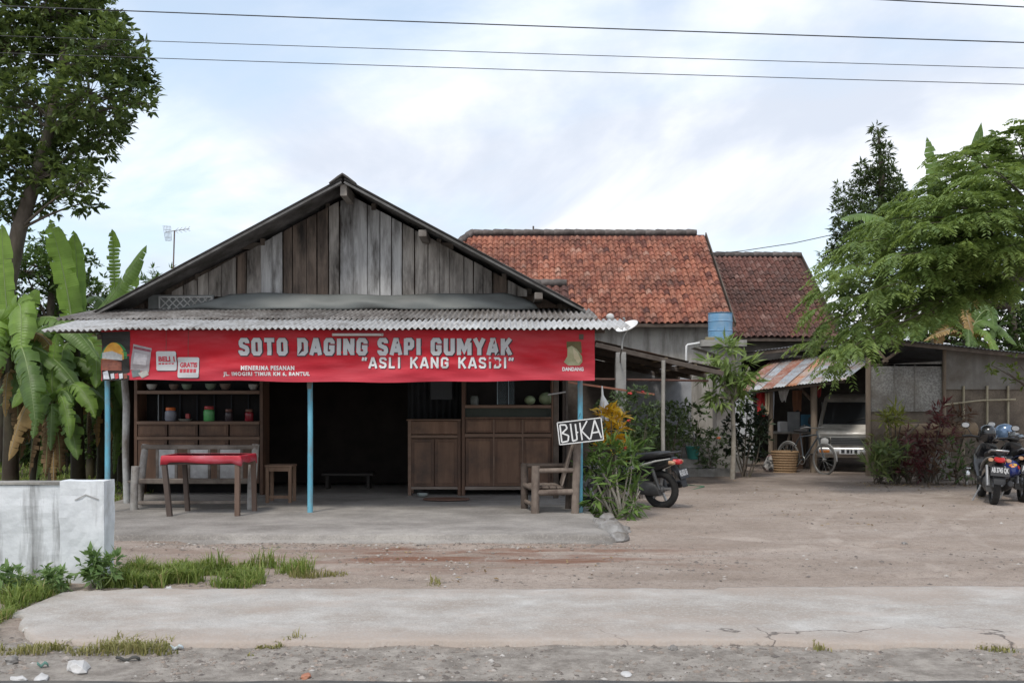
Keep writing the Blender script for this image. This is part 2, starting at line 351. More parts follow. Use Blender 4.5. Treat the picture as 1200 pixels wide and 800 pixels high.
# asphalt road along the bottom edge of the picture
rd = []; RX = np.arange(-30, 30.01, .25)
for x in RX: rd += [(x, -8, .016), (x, 5.44+.05*fbm(x, 0, 1.3, 3)+.02*fbm(x, 5, 7, 2), .022), (x, 5.52+.05*fbm(x, 0, 1.3, 3), -.03)]
rf = [(3*i+k, 3*i+3+k, 3*i+4+k, 3*i+1+k) for i in range(len(RX)-1) for k in (0, 1)]
tag(np_mesh('road', rd, rf, M('asphalt', (.055, .054, .054), (.085, .083, .08), 60, .9, .6, fine=120, c3=(.13, .115, .1), dirt=.45, dscale=3)), 'grey asphalt road edge', kind='structure')

# concrete apron between the road and the yard
def edge_b(x): return 8.10+.07*fbm(x, 1, .7, 3)+.05*fbm(x, 2, 4, 2)+(.09 if x > 1.7 else 0)
def edge_f(x): return 6.30+.10*fbm(x, 8, .9, 3)+.06*fbm(x, 9, 5, 3)-(.0 if x < 2 else .06)
ax_ = np.arange(-3.62, 16, .06); nv_ = 26; av = []; af = []
for x in ax_:
    fr, bk = edge_f(x), edge_b(x); q = sstep(-3.0, -3.62, x); fr += q*.75*(1+.6*fbm(x, 3, 9, 2)); bk -= .14*q*(1+fbm(x, 4, 9, 2))
    av.append((x, fr-.012, -.05))
    for j in range(nv_+1):
        y = fr+(bk-fr)*j/nv_; e = min(j, nv_-j)
        av.append((x, y, .034+.006*fbm(x, y, 1.4, 3)+.003*fbm(x, y, 9, 2)-(.008 if e == 0 else .0)))
    av.append((x, bk+.012, -.05))
Wn = nv_+3
af = [(i*Wn+j, (i+1)*Wn+j, (i+1)*Wn+j+1, i*Wn+j+1) for i in range(len(ax_)-1) for j in range(Wn-1)]
def conc_mat(name, c1, c2, stain, crack=.9, sc=1.6, amt=.45, rs=(1, 1, 1), film=False):
    m = M(name, c1, c2, 3.2, .88, .6, c3=stain, dirt=amt, dscale=sc, fine=70, dst=rs, bdist=.012)
    t = m.node_tree; b = t.nodes['Principled BSDF']; L = t.links.new
    for k_, (s_c, lo_, hi_, f_, c_) in enumerate(((38, .5, .68, .5, tuple(v*1.22 for v in c2)), (60, .53, .66, .65, tuple(v*.5 for v in c1)), (9, .52, .75, .45, tuple(v*.72 for v in c1)))):
        src = b.inputs['Base Color'].links[0].from_socket; co = t.nodes.new('ShaderNodeTexCoord'); mp = t.nodes.new('ShaderNodeMapping'); mp.inputs['Location'].default_value = (k_*3, 1, 0); L(co.outputs['Object'], mp.inputs[0]); n = t.nodes.new('ShaderNodeTexNoise'); n.inputs['Scale'].default_value = s_c; n.inputs['Detail'].default_value = 5; n.inputs['Roughness'].default_value = .8; L(mp.outputs[0], n.inputs[0])
        r = t.nodes.new('ShaderNodeMapRange'); r.inputs[1].default_value = lo_; r.inputs[2].default_value = hi_; r.inputs[4].default_value = f_; L(n.outputs[0], r.inputs[0]); q = t.nodes.new('ShaderNodeMix'); q.data_type = 'RGBA'; L(r.outputs[0], q.inputs[0]); L(src, q.inputs[6]); q.inputs[7].default_value = (*c_, 1); L(q.outputs[2], b.inputs['Base Color'])
    if film:                                              # yard dust washed over the edges of the concrete
        src = b.inputs['Base Color'].links[0].from_socket; g = t.nodes.new('ShaderNodeNewGeometry'); s_ = t.nodes.new('ShaderNodeSeparateXYZ'); L(g.outputs['Position'], s_.inputs[0])
        def nz(sc_, lo, hi, a, c, st=(1, 1, 1)):
            mp = t.nodes.new('ShaderNodeMapping'); mp.inputs['Scale'].default_value = st; mp.inputs['Location'].default_value = (2, 9, 0); L(g.outputs['Position'], mp.inputs[0]); n = t.nodes.new('ShaderNodeTexNoise'); n.inputs['Scale'].default_value = sc_; n.inputs['Detail'].default_value = 9; n.inputs['Roughness'].default_value = .7; L(mp.outputs[0], n.inputs[0]); r = t.nodes.new('ShaderNodeMapRange'); r.inputs[1].default_value = lo; r.inputs[2].default_value = hi; r.inputs[3].default_value = a; r.inputs[4].default_value = c; L(n.outputs[0], r.inputs[0]); return r.outputs[0]
        def mth(op, a, c):
            q = t.nodes.new('ShaderNodeMath'); q.operation = op
            for i, e in enumerate((a, c)):
                if isinstance(e, (int, float)): q.inputs[i].default_value = e
                else: L(e, q.inputs[i])
            return q.outputs[0]
        yb = t.nodes.new('ShaderNodeMapRange'); yb.inputs[1].default_value = 7.75; yb.inputs[2].default_value = 8.2; L(mth('ADD', s_.outputs[1], nz(1.6, 0, 1, -.9, .9)), yb.inputs[0])
        yf = t.nodes.new('ShaderNodeMapRange'); yf.inputs[1].default_value = 6.75; yf.inputs[2].default_value = 6.35; L(mth('ADD', s_.outputs[1], nz(2.1, 0, 1, -.6, .6)), yf.inputs[0])
        pt = nz(.9, .5, .62, 0, .8, (.6, 1.3, 1)); f = mth('MULTIPLY', mth('MAXIMUM', mth('MAXIMUM', yb.outputs[0], yf.outputs[0]), pt), nz(24, .3, .6, .35, .85))
        q = t.nodes.new('ShaderNodeMix'); q.data_type = 'RGBA'; L(f, q.inputs[0]); L(src, q.inputs[6]); q.inputs[7].default_value = (.37, .305, .26, 1); L(q.outputs[2], b.inputs['Base Color'])
    if crack:
        t = m.node_tree; b = t.nodes['Principled BSDF']; L = t.links.new; src = b.inputs['Base Color'].links[0].from_socket
        co = t.nodes.new('ShaderNodeTexCoord'); n = t.nodes.new('ShaderNodeTexNoise'); n.inputs['Scale'].default_value = 2.5; n.inputs['Detail'].default_value = 6; L(co.outputs['Object'], n.inputs[0])
        mm = t.nodes.new('ShaderNodeMix'); mm.data_type = 'VECTOR'; mm.inputs[0].default_value = .4; L(co.outputs['Object'], mm.inputs[4]); L(n.outputs['Color'], mm.inputs[5])
        v = t.nodes.new('ShaderNodeTexVoronoi'); v.feature = 'DISTANCE_TO_EDGE'; v.inputs['Scale'].default_value = 1.6; L(mm.outputs[1], v.inputs['Vector'])
        r = t.nodes.new('ShaderNodeMapRange'); r.inputs[1].default_value = .002; r.inputs[2].default_value = .014; r.inputs[3].default_value = crack; r.inputs[4].default_value = 0; L(v.outputs[0], r.inputs[0])
        g = t.nodes.new('ShaderNodeNewGeometry'); s_ = t.nodes.new('ShaderNodeSeparateXYZ'); L(g.outputs['Position'], s_.inputs[0]); ym = t.nodes.new('ShaderNodeMapRange'); ym.inputs[1].default_value = 6.75; ym.inputs[2].default_value = 6.6; L(s_.outputs[1], ym.inputs[0]); xm_ = t.nodes.new('ShaderNodeMapRange'); xm_.inputs[1].default_value = .2; xm_.inputs[2].default_value = 1.2; L(s_.outputs[0], xm_.inputs[0]); mu = t.nodes.new('ShaderNodeMath'); mu.operation = 'MULTIPLY'; L(ym.outputs[0], mu.inputs[0]); L(xm_.outputs[0], mu.inputs[1]); mu2 = t.nodes.new('ShaderNodeMath'); mu2.operation = 'MULTIPLY'; L(mu.outputs[0], mu2.inputs[0]); L(r.outputs[0], mu2.inputs[1])
        q = t.nodes.new('ShaderNodeMix'); q.data_type = 'RGBA'; L(mu2.outputs[0], q.inputs[0]); L(src, q.inputs[6]); q.inputs[7].default_value = (.1, .085, .075, 1); L(q.outputs[2], b.inputs['Base Color'])
    return m
tag(np_mesh('pavement', av, af, conc_mat('apron_concrete', (.38, .36, .338), (.49, .47, .445), (.31, .27, .235), rs=(.8, 1.1, 1), amt=.5, film=True), smooth=True), 'pale worn concrete apron strip beside the road', kind='structure')

# raised porch slab
SX0, SX1, SZ = -5.75, 1.06, .12
sv = []; sx_ = np.arange(SX0, SX1+.001, .06); prof = [(0, -.06), (.004, .035), (.02, .05), (.085, .058), (.10, .064), (.108, .108), (.135, .119), (.6, .12), (1, .12), (1.5, .12), (2.2, .12), (3.2, .12), (4.7, .12), (6.5, .12)]
for i, x in enumerate(sx_):
    for k, (dy, z) in enumerate(prof):
        y = 10.60+dy+(.03*fbm(x, 3, 2.5, 3)+.02*fbm(x, 7, 9, 2))*(1 if k < 7 else 0)
        zz = z+(.004*fbm(x, y, 2, 3) if k > 2 else 0)-(.0 if k < 2 else .05*sstep(.92, 1.06, x)*(1 if dy < 1.8 else .4))
        xx = x+(sstep(.6, 1.06, x)*(.10*(1-dy/2.5) if dy < 2.5 else 0))
        sv.append((xx, y, zz))
for k, (dy, z) in enumerate(prof): sv.append((sv[(len(sx_)-1)*len(prof)+k][0]+.04, 10.6+dy, -.06))
Wn = len(prof)
sf = [(i*Wn+j, (i+1)*Wn+j, (i+1)*Wn+j+1, i*Wn+j+1) for i in range(len(sx_)) for j in range(Wn-1)]
tag(np_mesh('porch_slab', sv, sf, conc_mat('porch_concrete', (.27, .25, .232), (.36, .335, .305), (.17, .155, .14), crack=0, sc=1.1, amt=.47, rs=(.8, 1.2, 2)), smooth=True), 'raised grey concrete porch floor with worn front step', kind='structure')

# loose gravel and grit, uncountable
def scatter_stones(name, pts, smin, smax, mat, label):
    base = np.array([(1, 0, 0), (-1, 0, 0), (0, 1, 0), (0, -1, 0), (0, 0, .7), (0, 0, -.5)], float); f0 = np.array([(0, 2, 4), (2, 1, 4), (1, 3, 4), (3, 0, 4), (2, 0, 5), (1, 2, 5), (3, 1, 5), (0, 3, 5)])
    n = len(pts); s = smin*(smax/smin)**(rng.random(n)**2.2); a = rng.uniform(0, 6.28, n)
    J = base[None]*rng.uniform(.55, 1.15, (n, 6, 3)); c, q = np.cos(a), np.sin(a)
    V = np.stack([J[..., 0]*c[:, None]-J[..., 1]*q[:, None], J[..., 0]*q[:, None]+J[..., 1]*c[:, None], J[..., 2]*.75], -1)*s[:, None, None]+np.asarray(pts)[:, None]
    F = (np.arange(n)[:, None, None]*6+f0[None]).reshape(-1, 3)
    tag(np_mesh(name, V.reshape(-1, 3), F, mat, rnd=np.repeat(rng.random(n), 6)), label, name.replace('_', ' ') if False else None, kind='stuff')
def stone_mat():
    m = M('loose_stone', (.2, .18, .165), (.3, .27, .25), 30, .9, .2); t = m.node_tree; b = t.nodes['Principled BSDF']
    a = t.nodes.new('ShaderNodeAttribute'); a.attribute_name = 'rnd'; r = t.nodes.new('ShaderNodeValToRGB'); e = r.color_ramp.elements
    e[0].color = (.12, .105, .095, 1); e[1].color = (.42, .40, .375, 1); q = e.new(.45); q.color = (.21, .18, .155, 1); q = e.new(.8); q.color = (.27, .22, .185, 1)
    t.links.new(a.outputs['Fac'], r.inputs[0]); t.links.new(r.outputs[0], b.inputs['Base Color']); return m
STM = stone_mat()
def gpts(n, x0, x1, y0, y1, th=-1, s=1.2, off=0):
    o = []
    while len(o) < n:
        x = random.uniform(x0, x1); y = random.uniform(y0, y1)
        if fbm(x+off, y, s, 2) > th: o.append((x, y, gz(x, y)+.001))
    return o
g_ = gpts(7500, -6, 7, 5.35, 6.55, -.15, 1.4)+gpts(500, -3.4, 7.5, 6.5, 8.1, .1, 1.1)+gpts(900, -5, 8.5, 8.2, 10.6, .05, .9)+gpts(1500, -4.4, 1.4, 10.2, 10.66, -.4)+gpts(2600, 1, 10, 8.6, 18, -.1, .6)+gpts(1200, -4, 2, 8.3, 10.6, -.1, .8)+gpts(350, -4, -1.2, 8.2, 8.9, -.2)
scatter_stones('gravel', g_, .004, .032, STM, 'loose gravel and grit strewn over verge and yard')

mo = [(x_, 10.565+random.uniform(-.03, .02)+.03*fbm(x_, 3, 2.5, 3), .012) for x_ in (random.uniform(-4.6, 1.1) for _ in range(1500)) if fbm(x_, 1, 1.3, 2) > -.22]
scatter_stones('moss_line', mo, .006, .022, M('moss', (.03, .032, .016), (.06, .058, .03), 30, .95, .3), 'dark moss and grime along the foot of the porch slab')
# grass, uncountable
GR = FOL('grass', (.10, .15, .03), (.25, .32, .085), .35, .6, dead=(.36, .31, .14))
def grass(name, spots, hmin, hmax, label, mat=GR, wmul=1):
    n = len(spots); p = np.asarray(spots); hf = np.array([.55+.75*max(-.5, min(.8, 1.8*fbm(q[0]+3, q[1], 3.2, 2))) for q in spots]); h = rng.uniform(hmin, hmax, n)*np.maximum(.3, hf); a = rng.uniform(0, 6.28, n); le = rng.uniform(.15, 1.25, n); wv = rng.uniform(.003, .006, n)*wmul
    d = np.stack([np.cos(a), np.sin(a), 0*a], 1); s = np.stack([-np.sin(a), np.cos(a), 0*a], 1); z = np.array([0, 0, 1.])
    V = np.stack([p-s*wv[:, None], p+s*wv[:, None], p+d*(le*h*.3)[:, None]+z*(h*.62)[:, None]-s*(wv*.8)[:, None], p+d*(le*h*.3)[:, None]+z*(h*.62)[:, None]+s*(wv*.8)[:, None], p+d*(le*h*.95)[:, None]+z*(h*(1-.25*le))[:, None]-s*.0006, p+d*(le*h*.95)[:, None]+z*(h*(1-.25*le))[:, None]+s*.0006], 1)
    F = (np.arange(n)[:, None, None]*6+np.array([(0, 1, 3, 2), (2, 3, 5, 4)])[None]).reshape(-1, 4)
    tag(np_mesh(name, V.reshape(-1, 3), F, mat, rnd=np.repeat(rng.random(n), 6)), label, kind='stuff')
def gspots(n, x0, x1, y0, y1, fn):
    o = []; t = 0
    while len(o) < n and t < n*60:
        t += 1; x = random.uniform(x0, x1); y = random.uniform(y0, y1)
        if fn(x, y): o.append((x, y, gz(x, y)-.004))
    return o
strip = gspots(8500, -3.45, -1.8, 8.14, 9.2, lambda x, y: fbm(x, y, 1.6, 3)+.32-.30*sstep(-3.3, -1.8, x)-.42*abs(y-8.55)+.5*fbm(x, y, 4, 2)+random.uniform(-.3, .1) > .0)
grass('grass_strip', strip, .06, .25, 'fresh green grass strip between white wall and concrete apron')
fore = gspots(12000, -5.2, -2.9, 6.15, 8.2, lambda x, y: x < -3.55+.30*(y-7)*(1 if y < 7.2 else 0)-.02*y+.35*fbm(x, y, 1.5, 3)+(.35*sstep(7, 6.4, y)) and fbm(x, y, 2.2, 2) > -.28)
grass('grass_verge', fore, .05, .19, 'tall green grass growing in front of the white wall')
dry = gspots(1500, -4, -1.2, 6.05, 6.42, lambda x, y: fbm(x, y, 2.2, 3) > .06)+gspots(160, -1.63, -1.47, 6.22, 6.32, lambda x, y: True)+gspots(300, -2.5, -.6, 8.2, 9.2, lambda x, y: fbm(x+3, y, 2.6, 2) > .33)+gspots(120, 1.9, 3.4, 6.15, 6.3, lambda x, y: fbm(x, y, 3, 2) > .2)
grass('grass_tufts', dry, .03, .10, 'short dry grass tufts along the verge and apron edge', FOL('dry_grass', (.16, .17, .05), (.33, .30, .13), .3, .7))
lawn = gspots(16000, -13, -5.6, 13.5, 24, lambda x, y: fbm(x, y, .5, 2) > -.35)
grass('lawn', lawn, .05, .2, 'rough green lawn under the banana plants', GR, 2.2)
# low weeds on the porch edge
GRASSEND = 1

# wires overhead
wm = M('wire', (.03, .03, .032), None, 5, .6, 0)
def wire(pts, r, label):
    a, b = Vector(pts[0]), Vector(pts[1]); d = (b-a); A = a-d*1.2; B = b+d*1.2; q = []
    for i in range(41): t = i/40; p = A.lerp(B, t); p.z -= pts[2]*4*t*(1-t)-pts[2]*.9; q.append(p)
    tag(MB().tube(q, r, 5).build('power_line', wm, None, True), label, 'wire', 'power lines over the road')
wire((P(0, 7, 9), P(1200, 50, 8.6), .1), .0055, 'topmost thick black power line crossing the whole sky')
wire((P(0, 42, 9.3), P(1200, 80, 8.9), .1), .0035, 'middle thin power line crossing the sky')
wire((P(0, 62, 9.3), P(1200, 99, 8.9), .1), .0037, 'lowest power line crossing the sky just under the middle one')
tag(MB().tube([P(1015, -1, 9.2), P(1100, 3.5, 9.15), P(1200, 8.5, 9.1), P(1400, 18, 9)], .006, 5).build('power_line', wm, None, True), 'short stretch of power line in the top right corner', 'wire', 'power lines over the road')
tag(MB().tube([P(830, 298, 27), P(870, 294, 27), P(930, 285, 27), P(985, 273, 27), P(1060, 255, 27)], .011, 5).build('house_cable', wm, None, True), 'thin cable running from the tiled roof to the right trees', 'wire')
# ================================================================== the food stall building
WX0, WX1, WY, WB, APX = -5.95, .78, 15.0, 21.0, -2.47
APZ, SL = 4.77, .538                           # ridge height and roof slope
def roofz(x): return APZ-SL*abs(x-APX)
stall = thing('food_stall', 'old wooden food stall with plank gable and corrugated porch roof', 'building', (APX, 15, .12))
WOODG = M('plank_grey', (.235, .208, .185), (.40, .37, .335), 9, .85, .5, st=(1.6, 1.6, .13), c3=(.05, .042, .036), dirt=.44, dscale=2.2, dst=(2.2, 2.2, .5), rnd=.22, fine=30)
WOODL = M('plank_light', (.30, .292, .285), (.48, .475, .465), 9, .85, .5, st=(1.6, 1.6, .13), c3=(.06, .052, .046), dirt=.43, dscale=2.2, dst=(2.2, 2.2, .45), rnd=.12, fine=30)
WOODB = M('plank_brown', (.125, .088, .066), (.215, .165, .13), 9, .85, .5, st=(1.6, 1.6, .13), c3=(.025, .02, .017), dirt=.45, dscale=2.2, dst=(2.2, 2.2, .5), rnd=.25, fine=30)
BEAM = M('beam_wood', (.075, .055, .042), (.13, .105, .085), 6, .85, .3, c3=(.03, .025, .02), dirt=.4)
ASB = M('asbestos_grey', (.17, .155, .145), (.30, .285, .27), 6, .85, .35, c3=(.10, .085, .075), dirt=.47, dscale=2.6, rnd=.12)
ASBL = M('asbestos_light', (.36, .355, .35), (.50, .50, .50), 5, .7, .3, c3=(.22, .20, .18), dirt=.40, dscale=3, rnd=.10)
ASBD = M('asbestos_dark', (.085, .08, .075), (.15, .14, .135), 5, .85, .3, c3=(.04, .036, .03), dirt=.45, dscale=2, rnd=.1)
# gable planks, one by one
x = -5.55; i = 0; rp = random.Random(11)
while x < .52:
    wd = rp.uniform(.14, .235)
    if x+wd > .52: wd = .53-x
    x1 = x+wd-rp.uniform(.004, .02); z0 = 3.17+rp.uniform(-.03, .015); y = WY+rp.uniform(0, .04); ta, tb = roofz(x)-.05, roofz(x1)-.05
    pxm = 600+(x+wd/2)/WY*FPX
    kind = WOODL if (308 < pxm < 334 or 398 < pxm < 470) else WOODB if (334 <= pxm <= 398 or 268 < pxm < 300 and i % 2) else WOODG
    if rp.random() < .1: kind = rp.choice([WOODG, WOODB])
    tl = rp.uniform(-.006, .006)
    if min(ta, tb) > z0+.03: MB().prism([(x, z0), (x1, z0), (x1+tl, tb), (x+tl, ta)], y, y+.02).build('plank', kind, stall, bevel=.003)
    x += wd; i += 1
MB().box(-5.3, .3, WY+.05, WY+.09, 3.2, 3.3).box(-4.2, -.9, WY+.05, WY+.09, 3.9, 4.0).build('gable_rail', BEAM, stall)
MB().prism([(WX0, 3.0), (WX1, 3.0), (APX, roofz(APX)-.12)], WY+.1, WY+.13).build('gable_backing', WOODB, stall)
# main roof sheets (two slopes), purlins, barge boards, ridge caps
DR = 14.32
for s in (-1, 1):
    e = APX+(3.52 if s > 0 else -3.74)
    yb = DR
    while yb < WB+.3:
        y2 = min(yb+.98, WB+.5)
        corr('roof_sheet', (e, yb, roofz(e)+.05), (e, y2, roofz(e)+.05), (APX+s*.02, yb, APZ+.05), (APX+s*.02, y2, APZ+.05), ASBD, stall, nv=6, amp=.012, th=.006); yb += .94
    MB().bar((e+s*.02, DR+.035, roofz(e)+.0), (APX+s*.02, DR+.035, APZ-.005), .03, .085, up=(0, 1, 0)).build('barge_board', M('barge', (.10, .098, .095), (.17, .165, .16), 7, .85, .3, c3=(.05, .045, .04), dirt=.45), stall)
    for k in (.35, 1.35, 2.35, 3.2):
        xx = APX+s*k; MB().box(xx-.035, xx+.035, WY+.02, WB, roofz(xx)-.09, roofz(xx)+.015).build('purlin', BEAM, stall, bevel=.006)
for k in range(7):
    y0 = DR-.04+k*1.0; pf = [(APX-.19, APZ-.01), (APX-.06, APZ+.085), (APX, APZ+.12), (APX+.06, APZ+.085), (APX+.19, APZ-.01), (APX+.18, APZ-.02), (APX, APZ+.10), (APX-.18, APZ-.02)]
    MB().prism([(APX-.20, APZ-.02), (APX-.07, APZ+.08), (APX, APZ+.125), (APX+.07, APZ+.08), (APX+.20, APZ-.02), (APX+.19, APZ-.04), (APX, APZ+.095), (APX-.19, APZ-.04)], y0, y0+1.03+.002*k).build('ridge_cap', ASBD, stall, bevel=.006)
MB().box(APX-.05, APX+.05, DR+.07, WB, APZ-.19, APZ-.02).build('ridge_beam', M('ridge_wood', (.2, .18, .16), (.3, .27, .24), 5), stall, bevel=.006)
for sx, k in ((1, 1.16), (1, 2.86)):
    xx = APX+sx*k; MB().box(xx-.06, xx+.06, DR+.03, WY-.01, roofz(xx)-.17, roofz(xx)-.07).build('purlin_end', M('purlin_end', (.12, .10, .085), (.22, .2, .18), 6), stall, bevel=.01)
# walls behind
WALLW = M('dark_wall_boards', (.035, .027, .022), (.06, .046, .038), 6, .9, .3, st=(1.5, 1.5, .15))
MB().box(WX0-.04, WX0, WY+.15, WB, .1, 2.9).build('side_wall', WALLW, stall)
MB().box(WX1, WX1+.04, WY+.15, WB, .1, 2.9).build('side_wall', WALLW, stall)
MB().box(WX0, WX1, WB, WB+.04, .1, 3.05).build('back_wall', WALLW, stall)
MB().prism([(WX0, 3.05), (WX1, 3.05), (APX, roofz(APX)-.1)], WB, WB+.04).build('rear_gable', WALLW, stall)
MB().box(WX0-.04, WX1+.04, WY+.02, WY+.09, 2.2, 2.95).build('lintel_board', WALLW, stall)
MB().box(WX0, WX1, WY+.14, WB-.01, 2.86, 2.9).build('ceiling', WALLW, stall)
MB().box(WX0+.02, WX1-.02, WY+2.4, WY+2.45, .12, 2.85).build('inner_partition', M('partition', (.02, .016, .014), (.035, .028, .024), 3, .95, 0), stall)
# board and white lattice vent at the left, grey tarpaulin skirting
MB().box(-5.55, -4.55, WY-.03, WY-.005, 2.95, 3.19).build('vent_board', M('vent_board', (.16, .17, .165), (.22, .225, .22), 5, .85), stall)
lat = MB(); LW = M('lattice_white', (.42, .42, .41), (.55, .55, .54), 8, .8, .2, c3=(.25, .23, .2), dirt=.4)
l0, l1, lz0, lz1 = -5.36, -4.58, 2.985, 3.145
lf = MB().box(l0, l1, WY-.062, WY-.035, lz1, lz1+.022).box(l0, l1, WY-.062, WY-.035, lz0-.02, lz0).box(l0-.02, l0, WY-.062, WY-.035, lz0-.02, lz1+.022).box(l1, l1+.02, WY-.062, WY-.035, lz0-.02, lz1+.022).build('lattice_vent', LW, stall)
for k in range(7):
    xa = l0+k*.111; MB().bar((xa, WY-.045, lz0), (min(xa+.16, l1), WY-.045, lz1), .016, .008, up=(0, 1, 0)).build('lattice_strip', LW, lf); MB().bar((min(xa+.16, l1), WY-.055, lz0), (xa, WY-.055, lz1), .016, .008, up=(0, 1, 0)).build('lattice_strip', LW, lf)
TARP = M('tarpaulin', (.115, .125, .12), (.16, .17, .162), 1.2, .55, .15, c3=(.10, .10, .095), dirt=.45, dst=(.6, 1, 3), fine=12)
tv = []; tn = 60
for i in range(tn+1):
    u = i/tn; xt = -4.62+u*4.9; xb = -5.05+u*5.45
    if u < .06: zt = 3.06+.14*u/.06
    elif u > .93: zt = 3.20-.10*(u-.93)/.07
    else: zt = 3.20+.012*math.sin(u*9)
    for j in range(9):
        v = j/8; yy = 14.78+(WY-.075-14.78)*v-.04*math.sin(v*3.14)*(1+.5*math.sin(u*13+1))+.012*math.sin(u*40+v*5); tv.append((xb+(xt-xb)*v, yy, 2.955+(zt-2.955)*v+.008*math.sin(u*25+v*3)))
tf = [(i*9+j, (i+1)*9+j, (i+1)*9+j+1, i*9+j+1) for i in range(tn) for j in range(8)]
to = np_mesh('tarpaulin_flashing', tv, tf, TARP, stall, smooth=True); md = to.modifiers.new('th', 'SOLIDIFY'); md.thickness = .006
# porch roof: two rows of corrugated sheets, each sheet its own piece
EY, EZ, MY, TY = 12.38, 2.485, 13.42, 14.98; ps = (2.955-EZ)/(TY-EY)
rp = random.Random(4)
for row, (ya, yb_, xa, xb_, mt) in enumerate(((EY, MY+.12, -5.93, 1.24, ASBL), (MY, TY, -6.25, 1.05, ASB))):
    wv = .0765; nwv = 13; wd = (nwv-1)*wv; n = round((xb_-xa)/wd)
    for k in range(n):
        x0 = xa+k*wd; x1 = x0+nwv*wv; j = rp.uniform(-.02, .02); lift = .018*row+(.0035 if k % 2 else .0)
        if row == 0 and k >= n-2: j -= .05
        za = EZ+ps*(ya-EY)+lift+rp.uniform(-.002, .003); zb = EZ+ps*(yb_-EY)+lift
        sk = .0; dz = -.03 if (row == 0 and k == 0) else 0
        corr('porch_roof_sheet', (x0, ya+j, za+dz), (x1, ya+j+rp.uniform(-.012, .012), za), (x0+sk, yb_, zb), (x1+sk, yb_, zb), mt, stall, nv=5, amp=.018 if row else .0155, th=.006)
for yy in (12.72, 13.6, 14.5):
    MB().box(-5.9, 1.2, yy-.03, yy+.03, EZ+ps*(yy-EY)-.095, EZ+ps*(yy-EY)-.022).build('porch_purlin', BEAM, stall, bevel=.006)
for xx in (-5.3, -2.64, .89):
    MB().bar((xx, 12.6, EZ+ps*.22-.13), (xx, WY, EZ+ps*(WY-EY)-.13), .06, .07).build('porch_rafter', BEAM, stall, bevel=.006)
# posts
BLUE = M('blue_paint', (.10, .34, .46), (.15, .42, .54), 6, .55, .2, st=(1, 1, .3), c3=(.20, .19, .17), dirt=.37, dscale=7, dst=(1, 1, .35))
for xx, yy in ((-5.29, 12.83), (-2.64, 12.83), (.89, 12.83)):
    q = MB().tube([(xx, yy, SZ-.03), (xx+.004, yy, 1.2), (xx-.004, yy, 2.42)], [.036, .034, .033], 14).build('post', BLUE, stall, True)
tp = MB().tube([(-2.643, 12.83, 1.73), (-2.644, 12.83, 2.4)], .0365, 14).build('bare_post_top', M('bare_zinc', (.16, .16, .15), (.25, .24, .22), 8, .8), stall, True)
WPOST = M('whitewash_post', (.30, .30, .29), (.44, .44, .43), 10, .9, .4, c3=(.16, .13, .11), dirt=.46, dscale=5, dst=(1, 1, .4))
MB().tube([(-5.49, 14.0, .1), (-5.515, 14.0, .9), (-5.50, 14.0, 1.5), (-5.55, 14.0, 2.2), (-5.53, 14.0, 2.72)], [.05, .046, .05, .045, .045], 10).build('bare_log_post', WPOST, stall, True)
MB().box(.62, .70, 14.7, 14.78, .12, 2.85).build('corner_post', BEAM, stall, bevel=.008)
MB().tube([(.5, 13.7, 1.66), (.75, 13.7, 1.7)], .012, 8).build('hook_rail', M('pale_metal', (.5, .5, .5), None, 5, .4, 0, metal=.5), stall, True)
# dim bench inside
ib = thing('low_bench', 'low pale bench in the dark room behind the blue middle post', 'bench', (PX(408, 16.3), 16.3, .12))
MB().box(PX(378, 16.3), PX(438, 16.3), 16.2, 16.5, .34, .38).build('seat', M('dim_wood', (.03, .026, .023), (.045, .04, .035), 6), ib, bevel=.005)
for xx in (384, 432): MB().box(PX(xx, 16.3)-.025, PX(xx, 16.3)+.025, 16.24, 16.46, .115, .34).build('leg', MATS['dim_wood'], ib)

# ------------------------------------------------------------------ banner
BNX0, BNX1, BNZ0, BNZ1 = PX(118, 12.6), PX(697, 12.6), PZ(446.5, 12.6), PZ(386.5, 12.6)
def by(x, z):
    v = (BNZ1-z)/(BNZ1-BNZ0); a = v*(1-v)*4*.6+.4*v
    return 12.60+a*1.7*(.010*math.sin(2.3*x+1)+.007*math.sin(5.1*x-7*z)+.005*math.sin(11*x+9*z)+.0035*math.sin(30*(z+.18*x)+2*math.sin(1.3*x))+.0022*math.sin(47*(z-.12*x)+1.7*math.sin(2.1*x))+(.010*math.sin(9*(x*.45+z)*2.4) if x > -.3 else .006*math.sin(17*(z-.15*x))))*1.0+.012*math.sin(x*.9)
def bn(off): return lambda x, z: Vector((x, by(x, z)-off, z))
bx_ = np.linspace(BNX0, BNX1, 260); bz_ = np.linspace(BNZ0, BNZ1, 36)
def botz(x): return .014*math.sin(1.1*x+.4)+.006*math.sin(5*x)
bv = [(x, by(x, z), z+botz(x)*(BNZ1-z)/(BNZ1-BNZ0)) for z in bz_ for x in bx_]; n_ = len(bx_)
